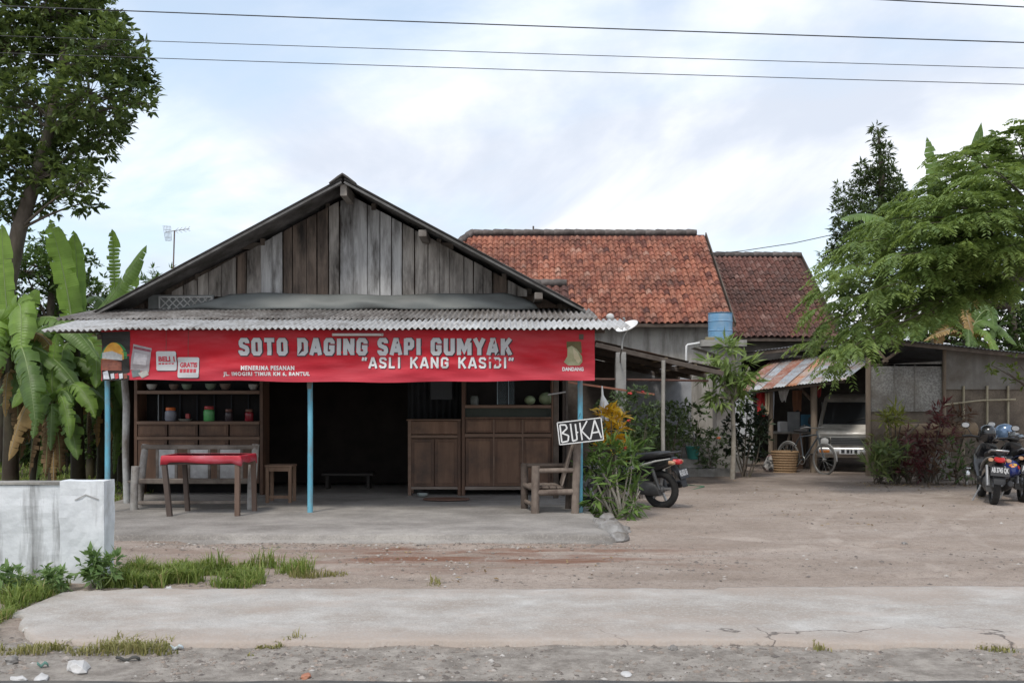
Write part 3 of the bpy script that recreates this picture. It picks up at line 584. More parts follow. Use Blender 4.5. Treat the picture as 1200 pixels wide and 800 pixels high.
def banner_mat():
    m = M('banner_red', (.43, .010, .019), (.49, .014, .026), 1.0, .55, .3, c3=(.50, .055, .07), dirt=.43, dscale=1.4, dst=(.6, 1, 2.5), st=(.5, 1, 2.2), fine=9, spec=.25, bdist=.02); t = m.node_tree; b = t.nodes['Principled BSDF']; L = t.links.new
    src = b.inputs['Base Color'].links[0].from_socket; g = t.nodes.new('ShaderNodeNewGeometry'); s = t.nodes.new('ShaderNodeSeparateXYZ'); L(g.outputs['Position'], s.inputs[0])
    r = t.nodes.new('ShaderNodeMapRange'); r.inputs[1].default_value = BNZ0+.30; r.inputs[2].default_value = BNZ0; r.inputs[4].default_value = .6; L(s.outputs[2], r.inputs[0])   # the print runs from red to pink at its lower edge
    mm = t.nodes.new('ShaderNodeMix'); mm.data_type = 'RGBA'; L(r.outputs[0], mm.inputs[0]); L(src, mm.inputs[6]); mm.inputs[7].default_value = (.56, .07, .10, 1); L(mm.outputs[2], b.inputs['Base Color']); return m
ban = thing('banner', 'long red printed banner with white lettering hung under porch eave', 'banner', ((BNX0+BNX1)/2, 12.6, BNZ0))
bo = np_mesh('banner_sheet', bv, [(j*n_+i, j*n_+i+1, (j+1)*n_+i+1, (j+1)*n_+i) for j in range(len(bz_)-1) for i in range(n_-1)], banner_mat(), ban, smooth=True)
BWH = M('print_white', (.60, .60, .60), (.68, .68, .68), 3, .5, .05); BSH = M('print_dark', (.05, .022, .03), None, 3, .5, 0); PGR = M('print_grey', (.46, .47, .48), (.54, .55, .55), 3, .5, .05)
def bx(px): return PX(px, 12.6)
def bzz(py): return PZ(py, 12.6)
def line(body, x0, x1, y0, y1, bold, mat=BWH, sh=.02, sp=1.12):
    if sh: lettering(body, bx(x0)+.006, bx(x1)+.006, bzz(y1)-.006, bzz(y0)-.006, bn(.003), BSH, ban, bold, 'lettering_shadow', .08, sh, sp)
    lettering(body, bx(x0), bx(x1), bzz(y1), bzz(y0), bn(.006), mat, ban, bold, 'lettering', .08, 0, sp)
GLY = {'S': (.64, [[(1, .76), (1, .88), (.82, 1), (.18, 1), (0, .87), (0, .70), (.12, .58), (.88, .42), (1, .30), (1, .13), (.82, 0), (.18, 0), (0, .12), (0, .24)]]), 'O': (.64, [[(.2, 0), (.8, 0), (1, .14), (1, .86), (.8, 1), (.2, 1), (0, .86), (0, .14), (.2, 0), (.8, 0)]]), 'T': (.62, [[(-.3, 1), (1.3, 1)], [(.5, .99), (.5, -.12)]]),
       'D': (.64, [[(0, 0), (.7, 0), (1, .16), (1, .84), (.7, 1), (0, 1), (0, 0), (.7, 0)]]), 'A': (.70, [[(-.1, -.12), (.40, 1), (.60, 1), (1.1, -.12)], [(.25, .24), (.75, .24)]]), 'G': (.66, [[(1, .72), (1, .86), (.8, 1), (.2, 1), (0, .86), (0, .14), (.2, 0), (.8, 0), (1, .14), (1, .46), (.5, .46)]]), 'I': (.27, [[(.5, -.12), (.5, 1.12)]]),
       'N': (.68, [[(0, -.12), (0, 1.12)], [(1, -.12), (1, 1.12)], [(0, 1.05), (1, -.05)]]), 'P': (.62, [[(0, -.12), (0, 1.12)], [(0, 1), (.75, 1), (1, .87), (1, .55), (.75, .42), (0, .42)]]), 'U': (.66, [[(0, 1.12), (0, .14), (.2, 0), (.8, 0), (1, .14), (1, 1.12)]]), 'M': (.88, [[(0, -.12), (0, 1.12)], [(1, -.12), (1, 1.12)], [(.04, 1.05), (.5, .2), (.96, 1.05)]]),
       'Y': (.68, [[(-.12, 1.12), (.5, .42)], [(1.12, 1.12), (.5, .42)], [(.5, .5), (.5, -.12)]]), 'K': (.68, [[(0, -.12), (0, 1.12)], [(1.05, 1.12), (.1, .42)], [(.35, .62), (1.08, -.12)]]), 'L': (.56, [[(0, 1.12), (0, 0), (1.15, 0)]]), '<': (.42, [[(.0, .72), (.0, .86), (.3, 1.1)], [(1, .72), (1, .86), (1.3, 1.1)]]), '>': (.42, [[(.0, 1.1), (.0, .96), (-.3, .74)], [(1, 1.1), (1, .96), (.7, .74)]])}
def ribbon(pts, w_, closed):
    L_, R_ = [], []; n = len(pts)
    for i, p in enumerate(pts):
        pa, pb = pts[i-1] if (i or closed) else None, pts[(i+1) % n] if (i < n-1 or closed) else None
        a = (p-pa).normalized() if pa else (pb-p).normalized(); b = (pb-p).normalized() if pb else a
        t = (a+b).normalized(); m = Vector((-t.y, t.x)); k = w_/2/max(.5, m.dot(Vector((-a.y, a.x)))); L_.append(p+m*k); R_.append(p-m*k)
    return L_, R_
def block_text(body, px0, px1, py0, py1, st, mat, grow, adv=.13, gap=.34):
    ws_ = [GLY[c][0] if c != ' ' else gap for c in body]; tot = sum(ws_)+adv*(len(body)-1); h = bzz(py0)-bzz(py1); sx = (bx(px1)-bx(px0))/tot; x = bx(px0); z0 = bzz(py1)
    for c, gw in zip(body, ws_):
        if c != ' ':
            for nm, w_, off, mt, dx in (('letter_shadow', st+grow, .003, BSH, .006), ('letter', st, .0062, mat, 0)):
                bm = bmesh.new()
                for k, pl in enumerate(GLY[c][1]):
                    s = st*min(1, h/sx); q = [Vector((x+dx+(st*h/2)+(a*(gw*sx-st*h)), z0-dx*.6+st*h/2+b*(h-st*h))) if c != 'I' else Vector((x+dx+gw*sx/2, z0-dx*.6+st*h/2+b*(h-st*h))) for a, b in pl]
                    closed = len(q) > 4 and (q[0]-q[-2]).length < 1e-6
                    if closed: q = q[:-1]
                    q2 = [q[0]]
                    for e in q[1:]:
                        m_ = max(1, int((e-q2[-1]).length/.06)); s0 = q2[-1]; q2 += [s0.lerp(e, (j+1)/m_) for j in range(m_)]
                    if closed: q2.pop()
                    l, r = ribbon(q2, w_*h, closed); V1 = [bm.verts.new(bn(off+.0007*k)(v.x, v.y)) for v in l]; V2 = [bm.verts.new(bn(off+.0007*k)(v.x, v.y)) for v in r]; N_ = len(q2)
                    for j in range(N_ if closed else N_-1): bm.faces.new((V1[j], V1[(j+1) % N_], V2[(j+1) % N_], V2[j]))
                for v in [v for v in bm.verts if not v.link_faces]: bm.verts.remove(v)
                me = bpy.data.meshes.new(nm); bm.to_mesh(me); bm.free(); link(nm, me, mt, ban)
        x += (gw+adv)*sx
block_text('SOTO DAGING SAPI GUMYAK', 280, 600, 396, 416.5, .235, PGR, .09)
block_text('<ASLI KANG KASIDI>', 424, 602, 418.5, 431.5, .19, BWH, .05, .2, .45)
line('MENERIMA PESANAN', 283, 345, 428.3, 433.8, .045, BWH, 0, 1.2)
line('JL. IMOGIRI TIMUR KM 6, BANTUL', 262, 363, 435.5, 441.5, .045, BWH, 0, 1.2)
def bpoly(pts, mat, off, name, parent=ban):
    me = bpy.data.meshes.new(name); bm = bmesh.new(); bm.faces.new([bm.verts.new((bx(a), bzz(b_), 0)) for a, b_ in pts])
    for ax_i in (0, 1):
        lo = min(v.co[ax_i] for v in bm.verts); hi = max(v.co[ax_i] for v in bm.verts); q = lo+.05
        while q < hi:
            no = (1, 0, 0) if ax_i == 0 else (0, 1, 0); co = (q, 0, 0) if ax_i == 0 else (0, q, 0)
            bmesh.ops.bisect_plane(bm, geom=bm.verts[:]+bm.edges[:]+bm.faces[:], plane_co=co, plane_no=no); q += .05
    for v in bm.verts: v.co = bn(off)(v.co.x, v.co.y)
    bm.to_mesh(me); bm.free(); return link(name, me, mat, parent)
def pm(name, c, c2=None, s=20): return M(name, c, c2 or tuple(min(1, v*1.3) for v in c), s, .5, 0)
def arc(cx, cy, rx, ry, a0, a1, n=18): return [(cx+rx*math.cos(R(a0+(a1-a0)*i/n)), cy+ry*math.sin(R(a0+(a1-a0)*i/n))) for i in range(n+1)]
pic = bpoly([(118, 389), (152, 388), (151, 445), (119, 446)], pm('pr_black', (.02, .018, .016)), .0035, 'food_picture')
bpoly(arc(133, 420, 16, 19, 180, 360), pm('pr_green', (.04, .22, .06)), .0055, 'printed_leaf', pic)
bpoly(arc(132, 421, 13, 20, 180, 360), pm('pr_orange', (.62, .27, .03), (.75, .42, .06), 14), .0075, 'printed_dish', pic)
bpoly([(119, 413), (130, 411), (143, 416), (143, 422), (130, 421), (119, 420)], pm('pr_rice', (.42, .42, .40), (.6, .6, .58)), .0095, 'printed_rice', pic)
bpoly([(119, 421), (131, 421), (142, 424), (142, 434), (119, 434)], pm('pr_meat', (.16, .05, .035), (.28, .10, .06)), .0095, 'printed_meat', pic)
bpoly([(120, 436), (126, 434), (128, 444), (121, 444)], pm('pr_white', (.5, .52, .55)), .0095, 'printed_mark', pic)
for k, (a, c) in enumerate(((129, 'pr_white'), (134, 'pr_red'), (139, 'pr_white'), (144, 'pr_meat'))):
    bpoly([(a, 438), (a+4.2, 437), (a+5, 443), (a+1, 444)], pm(c, (.45, .06, .06)), .0095, 'printed_mark', pic)
lfl = bpoly([(156, 403), (178, 408), (174, 436), (152, 433)], pm('pr_paper', (.30, .27, .28), (.40, .37, .38), 8), .0055, 'printed_leaflet')
bpoly([(156.5, 405.5), (177, 410), (176.7, 412.5), (156.2, 408.5)], pm('pr_maroon', (.2, .05, .07)), .0075, 'printed_mark', lfl)
bpoly([(158, 413), (173, 416), (171, 428), (156, 426)], pm('pr_pale', (.42, .40, .41)), .0075, 'printed_mark', lfl)
bpoly([(153, 434), (163, 433), (166, 440), (155, 442)], pm('pr_teal', (.12, .15, .15)), .0075, 'printed_mark', lfl)
bpoly([(161, 437), (172, 433), (174, 439), (166, 443)], pm('pr_dust', (.34, .33, .30)), .0095, 'printed_mark', lfl)
def tagpanel(x0, x1, y0, y1, l1):
    r = 2; pts = arc(x1-r, y1-r, r, r, 0, 90, 4)+arc(x0+r, y1-r, r, r, 90, 180, 4)+arc(x0+r, y0+r, r, r, 180, 270, 4)+arc(x1-r, y0+r, r, r, 270, 360, 4)
    sh = bpoly([(a+.7, b_+.9) for a, b_ in pts], BSH, .0035, 'tag_shadow'); t_ = bpoly(pts, PGR, .006, 'printed_tag')
    xm = (x0+x1)/2
    bpoly([(xm-.25, 387), (xm+.25, 387), (xm+.25, y0), (xm-.25, y0)], pm('pr_string', (.10, .06, .05)), .005, 'printed_string', t_)
    pr = pm('pr_redtext', (.42, .04, .06))
    lettering(l1, bx(x0+2.5), bx(x1-2), bzz(y0+12), bzz(y0+6), bn(.009), pr, t_, .045)
    for k in range(5):
        a = x0+2.5+k*(x1-x0-5)/5; bpoly([(a, y0+13.6), (a+(x1-x0-5)/5-.8, y0+13.6), (a+(x1-x0-5)/5-.8, y0+(15.4 if x0 < 200 else 18)), (a, y0+(15.4 if x0 < 200 else 18))], pr, .009, 'printed_mark', t_)
tagpanel(183, 206.5, 411.5, 434, 'BELI 1'); tagpanel(208, 233.5, 418.5, 442.5, 'GRATIS')
bpoly([(664, 400), (681, 400), (682, 414), (664, 408)], pm('pr_olive', (.09, .07, .02)), .0035, 'printed_emblem')
bpoly([(665, 407), (670, 405), (676, 409), (682, 417), (682.5, 424), (679, 428), (666, 428), (661, 424), (665, 417)], pm('pr_sage', (.24, .25, .13), (.38, .36, .22), 6), .0055, 'printed_emblem')
bpoly([(671, 407), (677, 413), (681, 422), (678, 426), (673, 420)], pm('pr_ivory', (.46, .40, .25), (.5, .44, .3), 6), .0075, 'printed_emblem')
lettering('DANDANG', bx(659), bx(684), bzz(434.5), bzz(430), bn(.006), BWH, ban, .04)
# tube lamp batten above the banner
tl_ = thing('tube_lamp', 'pale unlit tube lamp batten above the red banner', 'lamp', (PX(419, 12.5), 12.5, 2.38))
MB().box(PX(389, 12.5), PX(449, 12.5), 12.50, 12.54, PZ(393.6, 12.5), PZ(390.3, 12.5)).build('batten', M('batten', (.42, .38, .36), (.5, .46, .44), 6, .6, .1), tl_, bevel=.004)
MB().tube([(PX(391, 12.5), 12.487, PZ(392, 12.5)), (PX(447, 12.5), 12.487, PZ(392, 12.5))], .011, 10).build('tube', M('tube_glass', (.6, .58, .56), None, 5, .2, 0), tl_, True)
# ================================================================== cabinets and furniture on the porch
CAB = M('cabinet_wood', (.10, .052, .032), (.16, .09, .058), 7, .6, .25, st=(1.5, 1.5, .2), c3=(.05, .032, .024), dirt=.42, dscale=1.6)
CABP = M('cabinet_panel', (.14, .075, .046), (.21, .122, .078), 7, .6, .25, st=(1.5, 1.5, .2), c3=(.07, .045, .033), dirt=.42, dscale=1.6, rnd=.12)
CABR = M('cabinet_rail', (.15, .09, .06), (.21, .135, .096), 7, .6, .25, st=(.3, 1.5, 1.5))
GREYW = M('grey_rail', (.2, .16, .13), (.28, .23, .2), 8, .8, .2, st=(.3, 1, 1))
def panel_door(par, x0, x1, y, z0, z1, name='door', fr=.045, mat=CABP, frm=CAB):
    d = MB().box(x0, x1, y, y+.02, z0, z1).build(name, frm, par, bevel=.003)
    MB().box(x0+fr, x1-fr, y-.006, y+.01, z0+fr, z1-fr).build('panel', mat, d, bevel=.004)
    return d
# left display cabinet
D = 15.2; lx0, lx1 = PX(157, D), PX(308, D); zf = .12
cl_ = thing('display_cabinet', 'dark wooden display cabinet with shelves of jars behind the bench', 'cabinet', ((lx0+lx1)/2, D+.2, zf))
MB().box(lx0, lx0+.05, D, D+.42, zf, 2.5).build('side_panel', CAB, cl_, bevel=.004); MB().box(lx1-.05, lx1, D, D+.42, zf, 2.5).build('side_panel', CAB, cl_, bevel=.004)
MB().box(lx0+.05, lx1-.05, D+.40, D+.42, zf, 2.5).build('back_panel', M('cab_back', (.012, .011, .012), (.02, .018, .018), 4, .9, 0), cl_)
zs = {'drawer': (PZ(511, D), PZ(497, D)), 'door': (.3, PZ(515, D))}
MB().box(lx0+.05, lx1-.05, D-.03, D+.40, PZ(497, D)+.0, PZ(493.5, D)).build('counter_shelf', CABR, cl_, bevel=.004)
MB().box(lx0+.05, lx1-.05, D-.01, D+.40, PZ(461.5, D), PZ(457.5, D)).build('upper_shelf', CABR, cl_, bevel=.004)
MB().box(lx0+.05, lx1-.05, D-.012, D+.40, PZ(515, D), PZ(511.5, D)).build('middle_rail', CABR, cl_, bevel=.003)
nc = 4; cw = (lx1-lx0-.1)/nc
for k in range(nc):
    a = lx0+.05+k*cw
    panel_door(cl_, a+.012, a+cw-.012, D, *zs['drawer'], name='drawer', fr=.03); panel_door(cl_, a+.012, a+cw-.012, D, *zs['door'])
for k in range(1, 7): MB().box(lx0+.05+k*(lx1-lx0-.1)/7-.008, lx0+.05+k*(lx1-lx0-.1)/7+.008, D+.36, D+.38, PZ(493, D), PZ(462, D)).build('back_slat', M('slat_blue', (.02, .024, .03), (.035, .04, .05), 5), cl_)
MB().tube([(PX(184, D), D+.06, PZ(493, D)), (PX(184, D), D+.06, PZ(462, D))], .008, 6).build('glass_edge', M('edge_glass', (.2, .22, .23), None, 5, .3, 0), cl_)
# jars and bowls
def glassy(name, c, r=.25): return M(name, c, tuple(v*1.25 for v in c), 12, r, .05)
def jar(px, wpx, hpx, body, lid, label, knob=True, d=15.28):
    s = FPX/d; x = PX(px, d); z0 = PZ(493.3, d); rad = wpx/s/2; h = hpx/s
    t = thing('jar', label, 'jar', (x, d, z0), group='jars on the display cabinet shelf')
    MB().lathe([(rad*.85, 0), (rad, h*.06), (rad, h*.62), (rad*.95, h*.72), (rad*.72, h*.78), (rad*.72, h*.80)], (x, d, z0), 20).build('glass_body', body, t, True)
    MB().lathe([(rad*.80, h*.78), (rad*.86, h*.80), (rad*.86, h*.95), (rad*.78, h*1.0), (0.001, h*1.0)], (x, d, z0), 20).build('lid', lid, t, True)
jar(200, 13, 16, glassy('jar_grey', (.20, .21, .25)), glassy('lid_orange', (.55, .13, .03), .4), 'squat grey glass jar with orange lid on cabinet shelf')
jar(245, 12.5, 17.5, glassy('jar_green', (.10, .34, .12)), glassy('lid_red', (.36, .05, .05), .4), 'light green jar with red lid on cabinet shelf')
jar(268, 9, 14, glassy('jar_dark', (.05, .04, .045)), glassy('lid_brown', (.13, .06, .05), .4), 'dark jar with brown lid between green and red jars')
jar(292, 10, 14, glassy('jar_red', (.22, .02, .03)), glassy('lid_dull', (.16, .08, .06), .4), 'dark red jar with brown lid at the right end of shelf')
def bowl(px, py, rpx, col, label, d=15.3, name='bowl', base=457):
    s = FPX/d; x = PX(px, d); z0 = PZ(base, d)+.004; r = rpx/s; h = r*1.1
    o = MB().lathe([(r*.45, 0), (r*.55, h*.05), (r*.9, h*.5), (r, h), (r*.94, h), (r*.8, h*.45), (r*.4, h*.12), (.001, h*.1)], (x, d, z0), 18).build(name, col, None, True)
    tag(o, label, name.replace('_', ' '), 'crockery on the upper cabinet shelf'); return o
cer = glassy('ceramic_white', (.34, .34, .32), .3); cg = glassy('ceramic_green', (.16, .20, .15), .3); cbz = glassy('ceramic_brown', (.15, .11, .09), .3)
bowl(178, 452, 6, cer, 'white bowl, leftmost on upper shelf under the banner'); bowl(204, 452, 6, cbz, 'brown bowl on upper shelf above the orange lidded jar'); bowl(219, 452, 6, cg, 'greenish bowl on upper shelf next to the brown bowl')
bowl(247, 452, 6.5, cg, 'greenish bowl on upper shelf above the green jar'); bowl(264, 452, 6.5, cbz, 'brown bowl on upper shelf above the dark jar'); bowl(297, 452, 6, cer, 'white bowl, rightmost on upper shelf above the red jar')
tr_ = MB().lathe([(.001, 0), (.075, 0), (.11, .035), (.105, .035), (.07, .006), (.001, .006)], (PX(217, 15.25), 15.25, PZ(493.3, 15.25)), 18).build('saucer', glassy('tin_grey', (.24, .24, .22)), None, True); tag(tr_, 'shallow grey saucer beside the orange lidded jar', 'saucer')
pk = MB().box(PX(218, 15.25), PX(222.5, 15.25), 15.22, 15.28, PZ(493.2, 15.25)+.04, PZ(493.2, 15.25)+.115).build('packet', glassy('packet_red', (.32, .05, .05), .4), None, bevel=.008); tag(pk, 'small red packet standing in the grey saucer', 'packet')
# centre counter
D2 = 15.12; cx0, cx1 = PX(478, D2), PX(540, D2)
cc = thing('counter_cabinet', 'brown wooden counter cabinet beside the dark doorway', 'cabinet', ((cx0+cx1)/2, D2+.2, zf))
zt = PZ(491, D2)
for xx in (cx0, cx1-.05):
    for yy in (D2, D2+.4): MB().box(xx, xx+.05, yy, yy+.05, zf-.005, zt-.02).build('leg', CABR if xx == cx0 else CAB, cc, bevel=.004)
MB().box(cx0-.02, cx1, D2-.02, D2+.47, zt-.022, zt).build('top', CABR, cc, bevel=.004)
MB().box(cx0+.05, cx1-.05, D2-.004, D2+.02, PZ(513, D2), PZ(509.5, D2)).build('rail', CABR, cc, bevel=.003)
MB().box(cx0+.05, cx1-.05, D2+.01, D2+.03, PZ(508.5, D2), zt-.03).build('drawer_front', CABP, cc, bevel=.004)
xm = (cx0+cx1)/2
for a, b in ((cx0+.052, xm-.004), (xm+.004, cx1-.052)): panel_door(cc, a, b, D2+.005, .26, PZ(514, D2), fr=.05)
MB().box(cx0+.05, cx1-.05, D2+.002, D2+.03, .215, .255).build('rail', GREYW, cc, bevel=.003)
MB().box(cx0+.01, cx0+.03, D2+.05, D2+.40, .25, zt-.03).build('side_panel', CAB, cc); MB().box(cx0+.05, cx1-.05, D2+.41, D2+.43, .2, zt-.03).build('back_panel', CAB, cc)
# right cupboard with glazed upper shelf
D3 = 15.1; rx0, rx1 = PX(541, D3), PX(650, D3)
rc = thing('glazed_cupboard', 'brown three door cupboard with open upper shelf behind the log armchair', 'cupboard', ((rx0+rx1)/2, D3+.2, zf))
zt = PZ(488.5, D3)
for xx in (rx0, rx1-.05):
    MB().box(xx, xx+.05, D3-.004, D3+.05, zf-.005, 2.45).build('corner_stile', CAB, rc, bevel=.004); MB().box(xx, xx+.05, D3+.42, D3+.47, zf-.005, 2.45).build('corner_stile', CAB, rc, bevel=.004)
MB().box(rx0+.05, rx1-.05, D3-.015, D3+.47, zt-.03, zt).build('counter_top', CAB, rc, bevel=.004)
MB().box(rx0+.05, rx1-.05, D3, D3+.46, PZ(478, D3), PZ(474.5, D3)).build('shelf', CABR, rc, bevel=.004)
MB().box(rx0+.05, rx1-.05, D3+.10, D3+.12, zt, PZ(478, D3)).build('shelf_skirt', M('skirt_green', (.045, .055, .045), (.06, .07, .06), 4), rc)
MB().box(rx0+.05, rx1-.05, D3+.46, D3+.47, .2, 2.45).build('back_panel', M('cab_back2', (.02, .017, .016), (.028, .024, .022), 4, .9, 0), rc)
MB().box(rx0+.05, rx1-.05, D3, D3+.03, .21, .26).build('rail', GREYW, rc, bevel=.003); MB().box(rx0+.05, rx1-.05, D3-.003, D3+.03, PZ(512, D3), PZ(508, D3)).build('rail', CABR, rc, bevel=.003)
nw = 3; cw = (rx1-rx0-.1)/nw
for k in range(nw):
    a = rx0+.05+k*cw
    panel_door(rc, a+.01, a+cw-.01, D3+.004, PZ(507, D3), zt-.035, 'drawer', .03); panel_door(rc, a+.01, a+cw-.01, D3+.004, .265, PZ(513, D3))
    if k: MB().box(a-.012, a+.012, D3-.006, D3+.03, .265, zt-.035).build('stile', CABR, rc, bevel=.003)
MB().box(rx1-.20, rx1-.14, D3+.02, D3+.08, zf-.005, .21).build('leg', GREYW, rc); 
gl = bpy.data.materials.new('pane_glass'); gl.use_nodes = True; gb = gl.node_tree.nodes['Principled BSDF']; gb.inputs['Base Color'].default_value = (.35, .42, .45, 1); gb.inputs['Roughness'].default_value = .08; gb.inputs['Transmission Weight'].default_value = .9; gb.inputs['IOR'].default_value = 1.1
for a, b in ((583, 594), (596, 603)):
    MB().box(PX(a, D3), PX(b, D3), D3+.03, D3+.036, PZ(474, D3)+.003, 2.2).build('glass_pane', gl, rc); MB().box(PX(a, D3)-.008, PX(a, D3)+.004, D3+.02, D3+.045, PZ(474, D3)+.003, 2.2).build('pane_edge', M('edge_pale', (.22, .28, .31), None, 5, .4, 0), rc)
def melon(px, r, label):
    x = PX(px, 15.3); z = PZ(474.5, 15.3)+.002
    o = MB().lathe([(r*math.cos(a)+.0005, r*.86*(1+math.sin(a))) for a in np.linspace(-1.57, 1.57, 11)], (x, 15.3, z), 18).build('cabbage', glassy('cabbage_green', (.24, .30, .18), .5), None, True); tag(o, label, 'vegetable')
melon(621, .085, 'smaller pale green cabbage on cupboard shelf'); melon(640, .115, 'larger pale green cabbage at the right end of cupboard shelf')
cn = MB().lathe([(.06, 0), (.065, .02), (.065, .11), (.05, .13), (.055, .14), (.001, .14)], (PX(556, 15.3), 15.3, PZ(474.5, 15.3)+.002), 16).build('canister', glassy('tin_pale', (.13, .14, .13)), None, True); tag(cn, 'dim glass canister at the left end of cupboard shelf', 'canister')
# curtain in the doorway's right half
cv = [(PX(478, 15.7)+i*.012, 15.7+.03*math.sin(i*.75), z) for z in (PZ(490, 15.7), 2.6) for i in range(76)]
cu = np_mesh('curtain', cv, [(i, i+1, 77+i, 76+i) for i in range(75)], M('curtain_dark', (.018, .02, .022), (.03, .033, .036), 3, .9, 0), smooth=True); tag(cu, 'dark pleated curtain hanging behind the counter cabinet', 'curtain'); md = cu.modifiers.new('t', 'SOLIDIFY'); md.thickness = .004
cb_ = MB().box(PX(505, 15.6), PX(530, 15.6), 15.52, 15.6, PZ(468, 15.6), 2.35).build('wall_calendar', M('dim_card', (.05, .055, .058), (.06, .065, .07), 4), None, bevel=.004); tag(cb_, 'dim grey notice board hanging before the dark curtain', 'notice board')
# mat in front of the counter
mt = MB().lathe([(.001, .0), (.27, .0), (.30, .012), (.29, .03), (.26, .022), (.001, .02)], (0, 0, 0), 26, Matrix.Diagonal((1.15, .55, 1, 1)))
mt.v = [(a+PX(523, 14.35), b+14.35, c+.124) for a, b, c in mt.v]; tag(mt.build('floor_tray', M('tray_brown', (.10, .05, .035), (.15, .085, .06), 9, .7), None, True), 'flat reddish brown woven tray on porch floor before the counter', 'tray')
dsh = MB().lathe([(.04, 0), (.075, .02), (.085, .05), (.08, .05), (.06, .015), (.001, .012)], (PX(495, 14.9), 14.9, .124), 16).build('enamel_dish', glassy('enamel', (.3, .34, .33), .3), None, True); tag(dsh, 'small pale enamel dish under the counter cabinet', 'dish')

# ------------------------------------------------------------------ bench of poles with three white back panels
POLE = M('pale_pole', (.26, .245, .225), (.42, .40, .375), 9, .85, .4, st=(1, 1, .3), c3=(.13, .10, .085), dirt=.43, dscale=4)
RAILW = M('worn_rail', (.15, .125, .105), (.26, .225, .195), 9, .8, .3, st=(.25, 1, 1), c3=(.09, .07, .058), dirt=.42, dscale=3)
DARKW = M('dark_leg_wood', (.06, .042, .035), (.10, .075, .062), 8, .75, .3, st=(1, 1, .25))
be = thing('pole_bench', 'long pole bench with three pale back panels behind the red table', 'bench', (-4.3, 13.4, .12))
fy, ky = 13.15, 13.62
MB().tube([(PX(157, fy), fy, .115), (PX(157.5, fy), fy, .45), (PX(159, fy), fy, .70)], [.052, .05, .055], 12).build('leg', POLE, be, True)
MB().tube([(PX(163, ky), ky, .115), (PX(166, ky), ky+.02, .6), (PX(168, ky), ky+.08, .97)], [.052, .05, .045], 12).build('leg', POLE, be, True)
MB().tube([(PX(293, fy), fy, .115), (PX(294, fy), fy, .5), (PX(295, fy), fy, .72)], [.045, .045, .045], 12).build('leg', POLE, be, True)
MB().tube([(PX(294, ky), ky, .115), (PX(297, ky), ky+.02, .6), (PX(298, ky), ky+.08, .97)], [.05, .05, .05], 12).build('leg', POLE, be, True)
MB().bar((PX(164, ky), ky+.05, .935), (PX(301, ky), ky+.05, .93), .05, .06).build('top_rail', RAILW, be, bevel=.012)
MB().bar((PX(160, fy), fy+.015, .50), (PX(294, fy), fy+.015, .50), .04, .07).build('seat_rail', RAILW, be, bevel=.012)
for k in range(4): MB().box(PX(163, ky), PX(294, ky), fy+.05+k*.115, fy+.05+k*.115+.10, .47, .50).build('seat_slat', RAILW, be, bevel=.006)
MB().bar((PX(161, fy), fy+.01, .21), (PX(294, fy), fy+.01, .22), .035, .045).build('stretcher', RAILW, be, bevel=.01)
PANW = M('panel_white', (.40, .40, .395), (.52, .52, .515), 7, .8, .3, c3=(.26, .25, .24), dirt=.42, dscale=3)
for a, b in ((182, 207), (219, 246), (254, 284)):
    pn = MB().box(PX(a, ky)+.03, PX(b, ky)-.03, ky+.03, ky+.045, .50, .90).build('back_panel', PANW, be, bevel=.003)
    MB().box(PX(a, ky), PX(a, ky)+.035, ky+.015, ky+.05, .49, .905).build('frame_stile', RAILW, pn, bevel=.004); MB().box(PX(b, ky)-.035, PX(b, ky), ky+.015, ky+.05, .49, .905).build('frame_stile', RAILW, pn, bevel=.004)
# ------------------------------------------------------------------ table and its red cloth
tx0, tx1, ty0, ty1, tz = PX(190, 12.42), PX(281, 12.42), 12.42, 12.98, .875
tb = thing('table', 'dark wooden table under red cloth standing before the bench', 'table', ((tx0+tx1)/2, 12.7, .12))
MB().box(tx0, tx1, ty0, ty1, tz-.03, tz).build('table_top', DARKW, tb, bevel=.004)
LB = M('leg_brown', (.12, .075, .055), (.17, .115, .088), 8, .7, .3, st=(1, 1, .25))
MB().bar((tx0+.01, ty0+.03, tz-.03), (PX(200, 12.42), ty0-.03, .117), .062).build('leg', DARKW, tb, bevel=.005)
MB().bar((tx1-.035, ty0+.03, tz-.03), (tx1-.03, ty0, .117), .062).build('leg', LB, tb, bevel=.005)
MB().bar((tx0+.10, ty1-.03, tz-.03), (tx0+.14, ty1, .117), .058).build('leg', DARKW, tb, bevel=.005)
MB().bar((tx1+.03, ty1-.03, tz-.03), (tx1+.04, ty1, .117), .058).build('leg', LB, tb, bevel=.005)
MB().box(tx0+.04, tx1-.04, ty0+.02, ty0+.04, tz-.11, tz-.03).build('apron', DARKW, tb, bevel=.003)
CLR = M('cloth_red', (.40, .02, .035), (.50, .04, .06), 3, .5, .1, c3=(.50, .16, .2), dirt=.38, dscale=3, dst=(.5, 1, 2), fine=8)
def ring(o_, z, wob, dz=0):
    pts = []; n = 40
    segs = [((tx0-o_, ty0-o_), (tx1+o_, ty0-o_)), ((tx1+o_, ty0-o_), (tx1+o_+.05, ty1+o_)), ((tx1+o_+.05, ty1+o_), (tx0-o_, ty1+o_)), ((tx0-o_, ty1+o_), (tx0-o_, ty0-o_))]
    for si, (a, b) in enumerate(segs):
        for k in range(n):
            t = k/n; x = a[0]+(b[0]-a[0])*t; y = a[1]+(b[1]-a[1])*t; q = wob*(math.sin(t*9+si)+.5*math.sin(t*23+si*2))
            cn_ = max(0, 1-min(t, 1-t)*9)
            zz = z-dz*cn_+(.01*math.sin(t*7+si) if dz else 0)
            if dz and si == 0 and t < .1: zz = z-.02
            pts.append((x+(q if si in (1, 3) else 0), y+(q if si in (0, 2) else 0), zz))
    return pts
